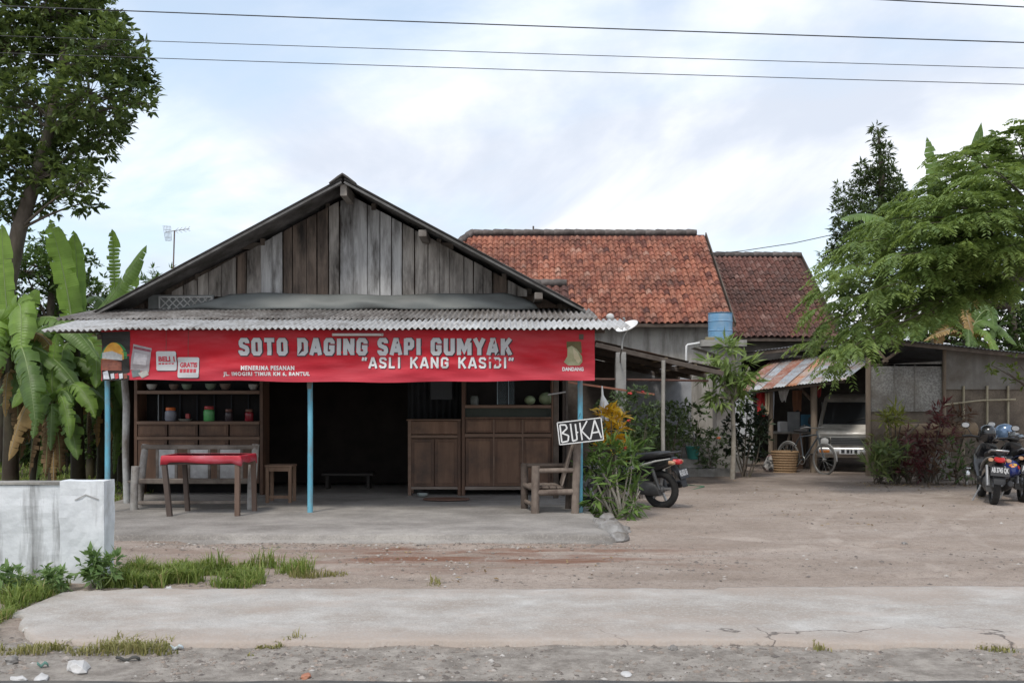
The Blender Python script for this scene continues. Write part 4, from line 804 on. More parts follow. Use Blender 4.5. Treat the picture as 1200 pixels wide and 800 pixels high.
cvs = ring(-.02, tz+.006, 0)+ring(.004, tz+.006, 0)+ring(.010, tz-.003, .001)+ring(.014, tz-.04, .004)+ring(.016, tz-.085, .007, .05)
nn_ = 160; cf = [tuple(range(nn_))]+[(r*nn_+k, r*nn_+(k+1) % nn_, (r+1)*nn_+(k+1) % nn_, (r+1)*nn_+k) for r in range(4) for k in range(nn_)]
me = bpy.data.meshes.new('tablecloth'); me.from_pydata(cvs, [], cf); me.polygons.foreach_set('use_smooth', [True]*len(me.polygons)); to = link('tablecloth', me, CLR); md = to.modifiers.new('t', 'SOLIDIFY'); md.thickness = .003
tag(to, 'short red plastic tablecloth draped over the dark table', 'tablecloth')
# ------------------------------------------------------------------ stool
STW = M('stool_wood', (.16, .095, .06), (.24, .155, .105), 8, .65, .25, st=(1, 1, .3))
sx0, sx1, sy0 = PX(310, 14.0), PX(342, 14.0), 14.0
so = thing('stool', 'tall square wooden stool beside the display cabinet', 'stool', ((sx0+sx1)/2, 14.2, .12))
MB().box(sx0, sx1, sy0, sy0+.34, .63, .66).build('seat', STW, so, bevel=.005)
for a in (sx0+.01, sx1-.055):
    for b in (sy0+.01, sy0+.285): MB().box(a, a+.045, b, b+.045, .115, .63).build('leg', STW, so, bevel=.004)
MB().box(sx0+.055, sx1-.055, sy0+.015, sy0+.04, .57, .63).build('apron', STW, so, bevel=.003); MB().box(sx0+.055, sx1-.055, sy0+.02, sy0+.045, .18, .225).build('stretcher', STW, so, bevel=.003)
# ------------------------------------------------------------------ log armchair
CHW = M('chair_wood', (.15, .115, .092), (.25, .205, .17), 9, .8, .35, st=(1, 1, .25), c3=(.085, .06, .048), dirt=.42, dscale=4)
CHD = M('chair_dark', (.06, .045, .036), (.12, .092, .075), 9, .8, .3)
na, fa = 12.72, 13.3
ch = thing('log_armchair', 'rough wooden log armchair with slatted back beside the right blue post', 'chair', (.55, 13.0, .12))
bx0, bx1 = PX(627, na), PX(674, na)
MB().tube([(bx0, na, .115), (bx0+.005, na, .4), (bx0+.01, na, .73)], [.056, .052, .054], 12).build('leg', CHW, ch, True)
MB().tube([(bx1, na, .115), (bx1+.01, na, .5), (bx1+.03, na, 1.05)], [.052, .05, .048], 12).build('leg', CHW, ch, True)
MB().tube([(bx0-.13, fa, .115), (bx0-.13, fa, .73)], [.05, .05], 12).build('leg', CHD, ch, True)
MB().tube([(bx1-.05, fa, .115), (bx1-.02, fa, 1.05)], [.05, .046], 12).build('leg', CHD, ch, True)
MB().tube([(bx0+.02, na, .67), (bx1, na, .68)], .032, 10).build('armrest', CHW, ch, True); MB().tube([(bx0-.11, fa, .70), (bx1-.04, fa, .70)], .032, 10).build('armrest', CHD, ch, True)
MB().tube([(bx0+.02, na, .385), (bx1, na, .40)], .04, 10).build('side_rail', CHW, ch, True); MB().tube([(bx0-.11, fa, .40), (bx1-.04, fa, .40)], .036, 10).build('side_rail', CHD, ch, True)
MB().tube([(bx0-.01, na+.03, .22), (bx0-.12, fa-.02, .22)], .028, 10).build('front_stretcher', CHW, ch, True); MB().tube([(bx0, na+.04, .43), (bx0-.13, fa, .44)], .034, 10).build('front_rail', CHW, ch, True)
for k in range(4):
    a = bx0-.0+k*.095
    MB().prism([(a-.11*0, 0), (a+.085, 0), (a+.085, .6), (a, .6)], .44, .465, Matrix(((1, -.15, 0, 0), (0, 1, 0, na+.02), (0, 0, 1, 0), (0, 0, 0, 1))) @ Matrix(((1, 0, 0, 0), (0, 0, 1, 0), (0, 1, 0, 0), (0, 0, 0, 1))), 'y').build('seat_slat', CHW, ch, bevel=.005)
for k in range(5):
    y0 = na+.04+k*.11
    MB().bar((bx1-.17, y0, .47), (bx1-.02, y0+.02, 1.0), .085, .022, up=(1, 0, 0)).build('back_slat', CHW if k < 3 else CHD, ch, bevel=.005)
MB().tube([(bx1+.01, na, .93), (bx1-.02, fa, .95)], .03, 10).build('top_rail', CHD, ch, True)
# ------------------------------------------------------------------ BUKA sign hanging on the post
sg = thing('open_sign', 'tilted black board with white hand painted word on the right blue post', 'sign', (PX(680, 12.5), 12.5, PZ(505, 12.5)))
sm = Matrix.Translation((PX(680, 12.52), 12.52, PZ(505, 12.52))) @ Matrix.Rotation(R(-6.5), 4, 'Y')
SW_, SH_ = .285, .145
MB().box(-SW_, SW_, -.009, .009, -SH_, SH_, sm).build('board', M('board_black', (.012, .012, .013), (.022, .022, .024), 6, .6, .1), sg, bevel=.002)
WHP = M('white_paint', (.62, .62, .61), (.74, .74, .73), 14, .7, .1)
for a, b in (((-SW_, -SH_), (SW_, -SH_)), ((SW_, -SH_), (SW_, SH_)), ((SW_, SH_), (-SW_, SH_)), ((-SW_, SH_), (-SW_, -SH_))):
    MB().bar(sm @ Vector((a[0]*.985, -.012, a[1]*.97)), sm @ Vector((b[0]*.985, -.012, b[1]*.97)), .013, .008, up=(0, 1, 0)).build('white_border', WHP, sg)
strokes = {'B': [(0, 0, 0, 1), (0, 1, .7, .96), (.7, .96, .82, .76), (.82, .76, .15, .52), (.15, .52, .9, .34), (.9, .34, .78, .04), (.78, .04, 0, 0)], 'U': [(0, 1, .05, 0), (.05, 0, .62, .06), (.62, .06, .62, .95), (.62, .5, .85, .45)], 'K': [(.05, 0, 0, 1), (.9, 1.05, .06, .5), (.1, .52, 1, -.02)], 'A': [(-.05, 0, .55, 1.05), (.55, 1.05, 1.02, 0), (.18, .34, .85, .36)]}
for ch_, x0, wd in (('B', -.25, .105), ('U', -.115, .10), ('K', .005, .105), ('A', .125, .13)):
    mb = MB()
    for k, (a, b, c, d) in enumerate(strokes[ch_]): mb.bar(sm @ Vector((x0+a*wd, -.0112-.0008*k, -.115+b*.225)), sm @ Vector((x0+c*wd, -.0112-.0008*k, -.115+d*.225)), .019, .002, up=(0, 1, 0))
    mb.build('letter', WHP, sg)
MB().tube([(PX(680, 12.6)-.02, 12.545, PZ(489, 12.5)), (.89, 12.79, PZ(484, 12.8))], .004, 5).build('hanging_wire', wm, sg)
# ================================================================== white wall at the left
WW = M('whitewash', (.58, .60, .62), (.72, .74, .76), 5, .85, .4, c3=(.11, .105, .10), dirt=.425, dscale=2.6, dst=(2.6, 1, .26), fine=25)
WWT = M('wall_top', (.25, .24, .22), (.38, .36, .33), 6, .9, .4, c3=(.12, .11, .1), dirt=.45, dscale=4)
WY_ = 8.32; PXR, PXL = PX(132, 8.44), PX(70, 8.26)
ww = thing('garden_wall', 'low whitewashed garden wall with black rain stains at the left', 'wall', (-3.9, 8.35, 0))
MB().box(-9.5, PXL-.005, WY_, WY_+.14, -.08, .862).rough(.010, 5).build('wall_body', WW, ww)
MB().box(-9.5, PXL-.01, WY_-.012, WY_+.152, .862, .887).rough(.006, 5).build('coping', WWT, ww)
MB().box(PXL, PXR, WY_-.06, WY_+.15, -.08, .898).rough(.010, 4).build('pillar', M('whitewash_clean', (.58, .60, .62), (.72, .74, .76), 5, .85, .4, c3=(.3, .29, .28), dirt=.36, dscale=2.6, dst=(2.6, 1, .3), fine=25), ww)
cr_ = (-4.12, -3.92, .70); MB().bar((PXL+.13, WY_-.0665, .74), (PXL+.22, WY_-.0665, .785), .009, .004, up=(0, 1, 0)).bar((PXL+.22, WY_-.067, .785), (PXL+.33, WY_-.067, .745), .009, .004, up=(0, 1, 0)).build('plaster_chevron', M('stain_plaster', (.3, .29, .28), (.4, .39, .38), 9), ww)

# ================================================================== tiled houses
def tile_mat(name, cols, moss, amt, dst=(1, 1, 1), loc=(3, 5, 1)):
    m = bpy.data.materials.new(name); m.use_nodes = True; t = m.node_tree; b = t.nodes['Principled BSDF']; L = t.links.new
    a = t.nodes.new('ShaderNodeAttribute'); a.attribute_name = 'rnd'; r = t.nodes.new('ShaderNodeValToRGB'); r.color_ramp.interpolation = 'LINEAR'; e = r.color_ramp.elements
    e[0].color = (*cols[0], 1); e[1].color = (*cols[-1], 1)
    for k, c in enumerate(cols[1:-1]): q = e.new((k+1)/(len(cols)-1)); q.color = (*c, 1)
    L(a.outputs['Fac'], r.inputs[0])
    co = t.nodes.new('ShaderNodeTexCoord'); mp = t.nodes.new('ShaderNodeMapping'); mp.inputs['Scale'].default_value = dst; mp.inputs['Location'].default_value = loc; L(co.outputs['Object'], mp.inputs[0])
    n = t.nodes.new('ShaderNodeTexNoise'); n.inputs['Scale'].default_value = .7; n.inputs['Detail'].default_value = 10; n.inputs['Roughness'].default_value = .85; L(mp.outputs[0], n.inputs[0])
    mr = t.nodes.new('ShaderNodeMapRange'); mr.inputs[1].default_value = 1-amt-.10; mr.inputs[2].default_value = 1-amt+.14; L(n.outputs[0], mr.inputs[0])
    mm = t.nodes.new('ShaderNodeMix'); mm.data_type = 'RGBA'; L(mr.outputs[0], mm.inputs[0]); L(r.outputs[0], mm.inputs[6]); mm.inputs[7].default_value = (*moss, 1)
    L(mm.outputs[2], b.inputs['Base Color']); b.inputs['Roughness'].default_value = .85; b.inputs['Specular IOR Level'].default_value = .25; return m
def tiles(o, u, v, nu, nv, tw, tl, mat, par, clip=None, name='roof_tiles', seed=1):
    # o: left eave corner; u: unit along the eave; v: unit up the slope
    g = np.random.default_rng(seed); o, u, v = (np.array(q, float) for q in (o, u, v)); n = np.cross(u, v); n /= np.linalg.norm(n)
    prof = np.array([(-.02, .000), (.12, .002), (.30, .046), (.55, .058), (.80, .028), (.95, .002)]); K = len(prof); V = []; F = []; Rn = []; c = 0
    for j in range(nv):
        for i in range(nu):
            if clip and not clip((i+.5)*tw, (j+.5)*tl): continue
            x = i*tw+g.normal(0, .004); y = j*tl+g.normal(0, .008); h = g.normal(0, .005)+.05*fbm(x, y, .35, 2); ro = g.normal(0, .012)
            for (vy, hz) in ((0, .024), (tl*1.12, .0)):
                for a, z in prof: V.append(o+u*(x+a*tw)+v*(y+vy+ro*(a-.5)*tw*2)+n*(z+hz+h))
            for a, z in prof: V.append(o+u*(x+a*tw)+v*(y+.004)+n*(z+.024+h-.018))
            for k in range(K-1): F += [(c+k, c+k+1, c+K+k+1, c+K+k), (c+2*K+k, c+2*K+k+1, c+k+1, c+k)]
            Rn += [min(1, max(0, g.beta(2, 2)+g.normal(0, .08)))]*(3*K); c += 3*K
    return np_mesh(name, V, F, mat, par, Rn, smooth=False, kind='stuff')
TM1 = tile_mat('tile_orange', [(.12, .05, .04), (.26, .092, .06), (.34, .135, .085), (.38, .165, .108), (.33, .13, .086), (.44, .25, .185)], (.07, .04, .036), .47, (1.2, 1, .6), (8.4, 5, 2))
TM2 = tile_mat('tile_maroon', [(.095, .048, .04), (.145, .065, .052), (.18, .082, .064), (.14, .072, .06), (.27, .16, .135)], (.06, .044, .04), .47)
PLAS = M('old_plaster', (.38, .36, .325), (.47, .445, .41), 2.5, .9, .3, c3=(.19, .175, .15), dirt=.46, dscale=1.5, dst=(2.5, 1, .4))
RDG = M('ridge_tile', (.10, .08, .075), (.19, .165, .155), 5, .9, .3, c3=(.055, .05, .045), dirt=.45, rnd=.25)
def house(name, label, x0, x1, yf, zf, yr, zr, mat, wall, hipL=0, seed=1, tw=.165, tl=.24):
    t = thing(name, label, 'house', ((x0+x1)/2, (yf+yr)/2, 0)); v = Vector((0, yr-yf, zr-zf)); sl = v.length; v.normalize(); nu = int((x1-x0)/tw); nv = int(sl/tl)
    clip = (lambda a, b: a > b/sl*hipL) if hipL else None
    tiles((x0, yf, zf), (1, 0, 0), v, nu, nv, tw, tl, mat, t, clip, seed=seed)
    s2 = Vector((0, -v.y, v.z))
    MB().add([(x0, yf+.05, zf-.03), (x1-.05, yf+.05, zf-.03), (x1-.05, yr, zr-.03), (x0+hipL, yr, zr-.03), (x1-.05, 2*yr-yf, zf-.03), (x0, 2*yr-yf, zf-.03)], [(0, 1, 2, 3), (3, 2, 4, 5)]+([(0, 3, 5)] if hipL else [])).build('roof_deck', mat, t)
    n = int((x1-x0-hipL)/.31); rm = None
    for k in range(n):
        xx = x0+hipL+k*.31
        if rm is None:
            o = MB().loft([(0, 0, 0, .105, .10), (.06, 0, .012, .115, .105), (.33, 0, .0, .10, .095)], 10, 2.2).build('ridge_tile', RDG, None, True); rm = o.data; o.parent = t; o.matrix_parent_inverse = ROOT[t.name]
        else: o = link('ridge_tile', rm, RDG, t)
        o.location = (xx, yr, zr+.03+random.uniform(-.008, .008)); o.rotation_euler = (0, random.uniform(-.02, .02), 0)
    if hipL:
        a = Vector((x0, yf, zf+.06)); b = Vector((x0+hipL, yr, zr+.06)); d = (b-a); m = int(d.length/.31); qq = d.to_track_quat('X', 'Z').to_euler()
        for k in range(m): o = link('hip_tile', rm, RDG, t); o.location = a+d*(k/m); o.rotation_euler = qq
    MB().box(x0+.3, x1-.25, yf+.45, yf+.65, -.1, zf+.26).build('front_wall', wall, t); MB().box(x1-.45, x1-.25, yf+.65, 2*yr-yf-.5, -.1, zf+.2).build('side_wall', wall, t)
    MB().prism([(yf+.5, zf+.2), (2*yr-yf-.5, zf+.2), (yr, zr-.15)], x1-.44, x1-.26, ax='x').build('gable_wall', wall, t)
    MB().box(x0, x1-.03, yf+.01, yf+.035, zf-.09, zf-.005).build('fascia', BEAM, t)
    # rake boards
    MB().bar((x1-.01, yf, zf-.02), (x1-.01, yr, zr-.02), .03, .14).build('rake_board', BEAM, t)
    return t
h1 = house('tiled_house', 'large house with weathered orange clay tile roof behind the stall', -4.2, 5.93, 26, PZ(379, 26), 30, PZ(274, 30), TM1, PLAS, hipL=3.0, seed=3)
h2 = house('tiled_house', 'lower house with dark maroon tile roof right of the orange roof', 6.0, 9.45, 28, PZ(396, 28), 32, PZ(300, 32), TM2, M('plaster_dark', (.17, .15, .13), (.24, .21, .185), 2.5, .9, .3, c3=(.11, .095, .08), dirt=.45), seed=8)
MB().tube([(PX(625, 30), 30, PZ(272, 30)), (PX(625, 30), 30, PZ(265, 30))], .03, 6).build('ridge_finial', RDG, h1, True)
# small annex ridge in front of the orange roof
an = thing('tiled_annex', 'small dark tiled annex roof just behind the stall roof', 'annex', (PX(640, 24), 24.6, 0))
v = Vector((0, 1.2, 1.0)).normalized(); ax1 = PX(667, 24.2); axl = PX(560, 24.2)
tiles((axl, 23.4, PZ(333, 24.6)-1.05), (1, 0, 0), v, int((ax1-axl)/.185), 6, .185, .25, TM2, an, seed=12)
MB().add([(axl, 23.45, PZ(333, 24.6)-1.08), (ax1, 23.45, PZ(333, 24.6)-1.08), (ax1, 24.6, PZ(333, 24.6)-.05), (axl, 24.6, PZ(333, 24.6)-.05), (ax1, 25.6, PZ(333, 24.6)-1.0), (axl, 25.6, PZ(333, 24.6)-1.0)], [(0, 1, 2, 3), (3, 2, 4, 5)]).build('roof_deck', TM2, an)
MB().box(axl, ax1-.1, 23.7, 25.4, -.1, PZ(333, 24.6)-.9).build('wall', PLAS, an)
nr = int((ax1-axl)/.31)
for k in range(nr):
    o = MB().loft([(0, 0, 0, .105, .10), (.06, 0, .012, .115, .105), (.33, 0, .0, .10, .095)], 10, 2.2).build('ridge_tile', RDG, an, True) if k == 0 else link('ridge_tile', o.data, RDG, an)
    o.location = (axl+.02+k*.31, 24.6, PZ(333, 24.6)+.02)

# ================================================================== lean-to canopy right of the stall
le = thing('lean_to', 'dark sloping lean-to canopy on thin posts between stall and tank', 'canopy', (2.5, 18.5, 0))
RUSTD = M('dark_sheet', (.05, .042, .036), (.10, .085, .072), 4, .7, .2, c3=(.12, .065, .04), dirt=.42, dscale=2)
A0, A1 = P(698, 399, 17), P(848, 433, 17.3); B0, B1 = Vector((A0.x, 22.5, A0.z+.02)), Vector((A1.x+.1, 22.5, A1.z+.02))
for k in range(4):
    u0, u1 = k/4, (k+1)/4+(.01 if k < 2 else -.025); y0_, y1_ = 0, 1
    for j in range(2):
        v0, v1 = j/2, (j+1)/2+.04
        e0 = A0.lerp(A1, u0).lerp(B0.lerp(B1, u0), v0); e1 = A0.lerp(A1, u0).lerp(B0.lerp(B1, u0), min(1, v1)); f0 = A0.lerp(A1, u1).lerp(B0.lerp(B1, u1), v0); f1 = A0.lerp(A1, u1).lerp(B0.lerp(B1, u1), min(1, v1))
        corr('roof_sheet', e0, e1, f0, f1, RUSTD, le, nv=3, amp=.01)
RS = M('rafter_dark', (.07, .055, .045), (.12, .10, .085), 5, .85)
for v_ in (.005, .34, .67, .98): MB().bar(A0.lerp(B0, v_)+Vector((0, 0, -.07)), A1.lerp(B1, v_)+Vector((0, 0, -.07)), .06, .08).build('rafter', RS, le, bevel=.006)
for u_ in (.05, .3, .55, .78, .97): MB().bar(A0.lerp(A1, u_)+Vector((0, .03, -.025)), B0.lerp(B1, u_)+Vector((0, 0, -.025)), .05, .03).build('purlin', RS if u_ < .5 else M('purlin_pale', (.34, .25, .15), (.42, .32, .2), 5), le)
CPOST = M('concrete_post', (.27, .265, .25), (.36, .35, .335), 6, .9, .4, c3=(.17, .16, .15), dirt=.42)
pA = A0.lerp(A1, .195); MB().box(pA.x-.09, pA.x+.09, 17.05, 17.23, -.05, pA.z-.10).build('concrete_post', CPOST, le, bevel=.012)
pB = A0.lerp(A1, .52); MB().tube([(pB.x, 17.08, -.05), (pB.x-.01, 17.08, 1.1), (pB.x, 17.08, pB.z-.08)], .035, 8).build('pole', M('grey_pole', (.26, .25, .22), (.36, .34, .31), 7), le, True)
MB().tube([P(690, 444, 17.1), P(830, 446, 17.4)], .022, 6).build('rail', M('rust_rail', (.10, .05, .04), (.15, .08, .06), 6), le, True)
MB().box(PX(640, 22), PX(735, 22), 22.3, 22.48, -.05, PZ(424, 22.5)).build('added_shade_sheet', RS, le); MB().box(WX1+.06, WX1+.1, 15.4, 17.2, 0, 2.4).build('added_shade_boards', RS, le)  # dark sheets added so the space under the canopy reads as shade
MB().box(PX(733, 22), PX(815, 22), 22.5, 22.65, -.05, PZ(424, 22.5)).build('rear_wall', M('bluish_plaster', (.30, .305, .32), (.38, .385, .40), 2, .9, .25, c3=(.22, .215, .22), dirt=.42), le)
MB().bar(P(654, 446, 15.6), P(766, 462, 16.5), .05, .03).build('awning_bar', M('rust_bar', (.26, .10, .06), (.34, .15, .10), 5), le)
for a, b in ((P(696, 424, 20), P(722, 430, 20)), (P(696, 417, 20), P(722, 423.5, 20)), (P(740, 433, 21), P(800, 445, 21)), (P(752, 431, 21), P(815, 443, 21))): pass
# bag hanging from the bar
bg_ = MB().loft([(PZ(493, 15.9), PX(708, 15.9), 15.9, .07, .05), (PZ(485, 15.9), PX(708, 15.9), 15.9, .10, .06), (PZ(472, 15.9), PX(708, 15.9), 15.9, .07, .04), (PZ(463, 15.9), PX(706, 15.9), 15.9, .02, .02), (PZ(452, 15.9), PX(705.5, 15.9), 15.9, .012, .01)], 12, 2.2, 'z').build('plastic_bag', M('bag_white', (.42, .43, .44), (.55, .56, .57), 8, .5, .5, fine=14), None, True); tag(bg_, 'crumpled pale plastic bag hanging behind the right blue post', 'bag')
# satellite dish on the porch corner, white ball next to it
sd_ = thing('satellite_dish', 'white satellite dish on a bent pipe beside the porch roof corner', 'dish', P(729, 402, 15.5))
dm = Matrix.Translation(P(734.5, 382, 15.5)) @ Matrix.Rotation(R(-24), 4, 'Y') @ Matrix.Rotation(R(22), 4, 'X')
rr_ = .185; MB().lathe([(.001, -.06)]+[(rr_*k/8, -.06+.06*(k/8)**2) for k in range(1, 9)]+[(rr_*1.01, .006)]+[(rr_*k/8, -.052+.06*(k/8)**2) for k in range(8, 0, -1)]+[(.001, -.05)], (0, 0, 0), 28, dm).build('reflector', M('dish_white', (.70, .70, .69), (.78, .78, .77), 5, .45, .05), sd_, True)
MB().tube([P(729, 402, 15.5), P(731, 393, 15.5), dm @ Vector((0, 0, -.06))], .014, 8).build('bracket', M('pipe_grey', (.25, .25, .25), (.35, .35, .34), 6, .5), sd_, True)
MB().tube([dm @ Vector((-.1, -.1, 0)), dm @ Vector((0, 0, .12))], .006, 6).lathe([(.001, .10), (.018, .10), (.018, .15), (.001, .15)], (0, 0, 0), 8, dm).build('receiver_arm', MATS['pipe_grey'], sd_, True)
MB().tube([P(729, 402, 15.5), P(729, 408, 15.5), P(727, 416, 16.5), P(727, 424, 17.05)], .014, 8).build('mast', MATS['pipe_grey'], sd_, True)
fl = MB().lathe([(.001, -.05), (.03, -.045), (.055, -.01), (.058, .015), (.045, .045), (.018, .058), (.001, .06)], P(715, 372, 14.2), 14).build('float_ball', M('ball_white', (.45, .45, .44), (.55, .55, .54), 8, .6), None, True); tag(fl, 'small whitish ball on the porch roof corner by the dish', 'ball')
# tv antenna at the left
an_ = thing('tv_antenna', 'thin tv antenna with grid reflector above the left roof slope', 'antenna', (PX(203, 17), 17, PZ(310, 17)))
AL = M('aluminium', (.42, .42, .42), (.52, .52, .52), 5, .45, 0, metal=.4)
ac = P(204, 273, 17); MB().tube([P(203, 318, 17), P(204.5, 270, 17)], .012, 6).build('mast', M('mast_rust', (.16, .11, .09), (.22, .16, .13), 6), an_, True)
MB().tube([P(194, 272, 17), P(222, 268, 17.1)], .007, 5).build('boom', AL, an_)
for k in range(6):
    f = k/5; MB().tube([P(191+f*9, 264.5+f*.5, 17), P(192.5+f*8, 273, 16.93)], .0035, 4).build('reflector_rod', AL, an_); MB().tube([P(192.5+f*8, 273, 16.93), P(194+f*7, 282, 17)], .0035, 4).build('reflector_rod', AL, an_)
for yy in (265, 269, 273, 278, 282): MB().tube([P(191.5+(yy-265)*.15, yy, 16.97), P(200, yy+.4, 16.97)], .003, 4).build('reflector_wire', AL, an_)
for k in range(4): MB().tube([P(205+k*4.6, 270.5-k*.5, 17), P(209+k*4.6, 273.5-k, 16.9)], .004, 4).build('director_rod', AL, an_); MB().tube([P(205+k*4.6, 270.5-k*.5, 17), P(209+k*4.6, 267-k*.6, 17.1)], .004, 4).build('director_rod', AL, an_)

# ================================================================== water tank on its stand
st_ = thing('tank_stand', 'concrete column stand carrying the blue drum', 'stand', (PX(850, 24), 24, 0))
CON = M('tank_concrete', (.24, .235, .22), (.33, .32, .30), 4, .9, .35, c3=(.14, .14, .11), dirt=.46)
MB().box(PX(838, 24), PX(866, 24), 23.75, 24.3, -.05, PZ(407, 24)).build('column', M('col_grey', (.20, .19, .18), (.28, .265, .25), 4, .9, .3, c3=(.13, .12, .11), dirt=.45), st_, bevel=.01)
MB().box(PX(818, 24), PX(871, 24), 23.6, 24.5, PZ(407, 24), PZ(399.5, 24)).build('platform', CON, st_, bevel=.015)
MB().prism([(PX(812, 24), PZ(407.5, 24)), (PX(838, 24), PZ(407.5, 24)), (PX(838, 24), PZ(416, 24))], 23.7, 24.3).build('corbel', CON, st_)
MB().box(PX(824, 24), PX(834, 24), 23.62, 23.8, PZ(399.5, 24)+.002, PZ(396, 24)).build('stone_block', M('ochre_block', (.25, .22, .13), (.33, .29, .18), 6), st_, bevel=.01)
tk = thing('water_drum', 'faded blue plastic water drum on concrete platform', 'drum', (PX(845, 24), 24, PZ(399.3, 24)))
r_ = .29; z0, z1 = PZ(399.3, 24), PZ(367, 24); hh = z1-z0
BL = M('drum_blue', (.14, .30, .48), (.19, .37, .55), 6, .5, .15, c3=(.26, .38, .50), dirt=.42, dscale=3)
pf = [(.001, 0), (r_*.95, 0), (r_, .03)]+[(r_*(1.0+(.02 if k in (2, 5) else 0)), .03+(hh-.06)*k/7) for k in range(1, 7)]+[(r_, hh-.03), (r_*.98, hh-.01), (r_*1.0, hh), (r_*.93, hh), (r_*.92, hh-.03), (.001, hh-.03)]
MB().lathe(pf, (PX(844, 24), 24, z0), 28).build('shell', BL, tk, True)
for k in (.36, .70): MB().torus((PX(844, 24), 24, z0+hh*k), r_*1.005, .014, 32, 6, Matrix.Rotation(R(90), 4, 'X')).build('hoop', BL, tk, True)
MB().torus((PX(844, 24), 24, z1-.005), r_*.985, .014, 32, 6, Matrix.Rotation(R(90), 4, 'X')).build('rim', M('rim_blue', (.06, .16, .24), None, 5), tk, True)
pp = MB().tube([P(832, 400, 23.9), P(806, 404, 23.7), P(804.5, 405, 23.7), P(804, 417, 23.7), P(804, 440, 23.7)], .028, 8).build('white_pipe', M('pvc', (.62, .62, .61), (.7, .7, .69), 5, .5, .05), None, True); tag(pp, 'white plastic pipe bent down from the tank platform', 'pipe')

# ================================================================== block wall, steps and pots at the back of the yard
bw = thing('block_wall', 'low grey concrete block wall behind the garden plants', 'wall', (4.2, 21.5, 0))
BLK = M('concrete_block', (.22, .215, .20), (.31, .30, .285), 6, .92, .4, c3=(.14, .13, .115), dirt=.44, rnd=.15)
bm0 = None; rp = random.Random(3)
for row in range(4):
    for k in range(7):
        xx = PX(730, 21.5)+k*.41+(.2 if row % 2 else 0)
        if row == 3 and rp.random() < .3: continue
        if bm0 is None: o = MB().box(-.195, .195, -.05, .05, 0, .19).build('block', BLK, bw, bevel=.008); bm0 = o.data
        else: o = link('block', bm0, BLK, bw)
        o.location = (xx, 21.5+rp.uniform(-.01, .01), .0+row*.2); o.rotation_euler = (0, 0, rp.uniform(-.015, .015))
hp = thing('block_pile', 'stacked pale concrete blocks beside the green bucket', 'blocks', (PX(818, 20.2), 20.2, 0))
for k, (px, zz, d) in enumerate(((806, 0, 20.1), (826, 0, 20.1), (846, 0, 20.2), (806, .2, 20.15), (827, .0, 20.5))):
    o = link('block', bm0, BLK, hp); o.location = (PX(px, d), d, zz); o.rotation_euler = (0, 0, rp.uniform(-.08, .08))
gbk = MB().lathe([(.10, 0), (.105, .01), (.14, .23), (.15, .24), (.15, .26), (.135, .26), (.095, .02), (.001, .02)], (PX(812, 20.15), 20.15, .385), 18).build('bucket', M('bucket_teal', (.04, .20, .17), (.06, .25, .21), 8, .5), None, True); tag(gbk, 'teal green plastic bucket on the concrete blocks', 'bucket')
pl_ = MB().tube([P(806, 487, 20.4), P(812, 505, 20.2), P(814, 513, 20.0)], .02, 8).build('plank_stick', M('pale_stick', (.30, .28, .26), (.4, .38, .35), 5), None, True); tag(pl_, 'pale stick leaning beside the teal bucket', 'stick')
hs_ = MB().tube([P(790, 574, 17.4)+Vector((0, 0, .02)), P(806, 569, 17.8)+Vector((0, 0, .02)), P(825, 571, 17.6)+Vector((0, 0, .02)), P(812, 575, 17.2)+Vector((0, 0, .02)), P(800, 578, 16.8)+Vector((0, 0, .015))], .013, 6)
hs_.v = [(a, b, max(.012, c)) for a, b, c in hs_.v]; tag(hs_.build('garden_hose', M('hose_green', (.05, .14, .08), (.08, .19, .11), 6, .5), None, True), 'thin green hose lying on the dirt behind the left scooter', 'hose')
# ================================================================== shed at the right with rusty awning
sh = thing('shed', 'open fronted shed of woven panels with rust striped awning', 'shed', (8.2, 21.5, 0))
ZN = M('zinc_sheet', (.30, .32, .34), (.42, .44, .46), 4, .5, .2, c3=(.26, .15, .10), dirt=.44, dscale=3, metal=.25, rnd=.1)
RU = M('rust_sheet', (.20, .075, .05), (.31, .14, .095), 5, .8, .25, c3=(.34, .27, .235), dirt=.42, dscale=3, rnd=.1)
RO = M('rust_orange', (.33, .14, .07), (.42, .22, .13), 5, .8, .25, c3=(.36, .34, .32), dirt=.45, dscale=1.6)
E1, E2, T1, T2 = P(864, 459.5, 21.6), P(992, 444, 20.6), P(905, 421, 23.8), P(1036, 410, 22.6)
seq = [RU, ZN, RU, ZN, RO, ZN, ZN, ZN, ZN]
for k, mt in enumerate(seq):
    a, b = k/len(seq), (k+1)/len(seq)+.006; j = Vector((0, random.uniform(-.04, .04), .006*(k % 2)))
    corr('awning_sheet', E1.lerp(E2, a)+j, E1.lerp(E2, b)+j, T1.lerp(T2, a)+j, T1.lerp(T2, b)+j, mt, sh, nv=4, amp=.008, th=.003)
SHW = M('shed_timber', (.15, .115, .085), (.24, .19, .145), 6, .85, .3, st=(1, 1, .25))
MB().bar(E1.lerp(E2, .02)+Vector((0, .12, -.045)), E2+Vector((0, .12, -.045)), .05, .06).build('eave_beam', BEAM, sh)
MB().bar(T1+Vector((0, -.1, -.06)), T2+Vector((0, -.1, -.06)), .06, .08).build('upper_beam', BEAM, sh)
for px, d in ((903, 21.75), (953.5, 21.35)):
    zt = PZ(452 if px > 920 else 457, d); MB().tube([(PX(px, d), d, -.05), (PX(px, d)+.01, d, 1.0), (PX(px, d), d, zt)], [.075, .07, .07] if px > 920 else [.055, .052, .05], 10).build('post', SHW, sh, True)
MB().bar((PX(953.5, 21.35), 21.35, 1.55), (PX(935, 22.4), 22.5, 1.95), .05).build('brace', SHW, sh)
DRK = M('shed_dark', (.03, .025, .02), (.05, .042, .035), 4, .95, .2)
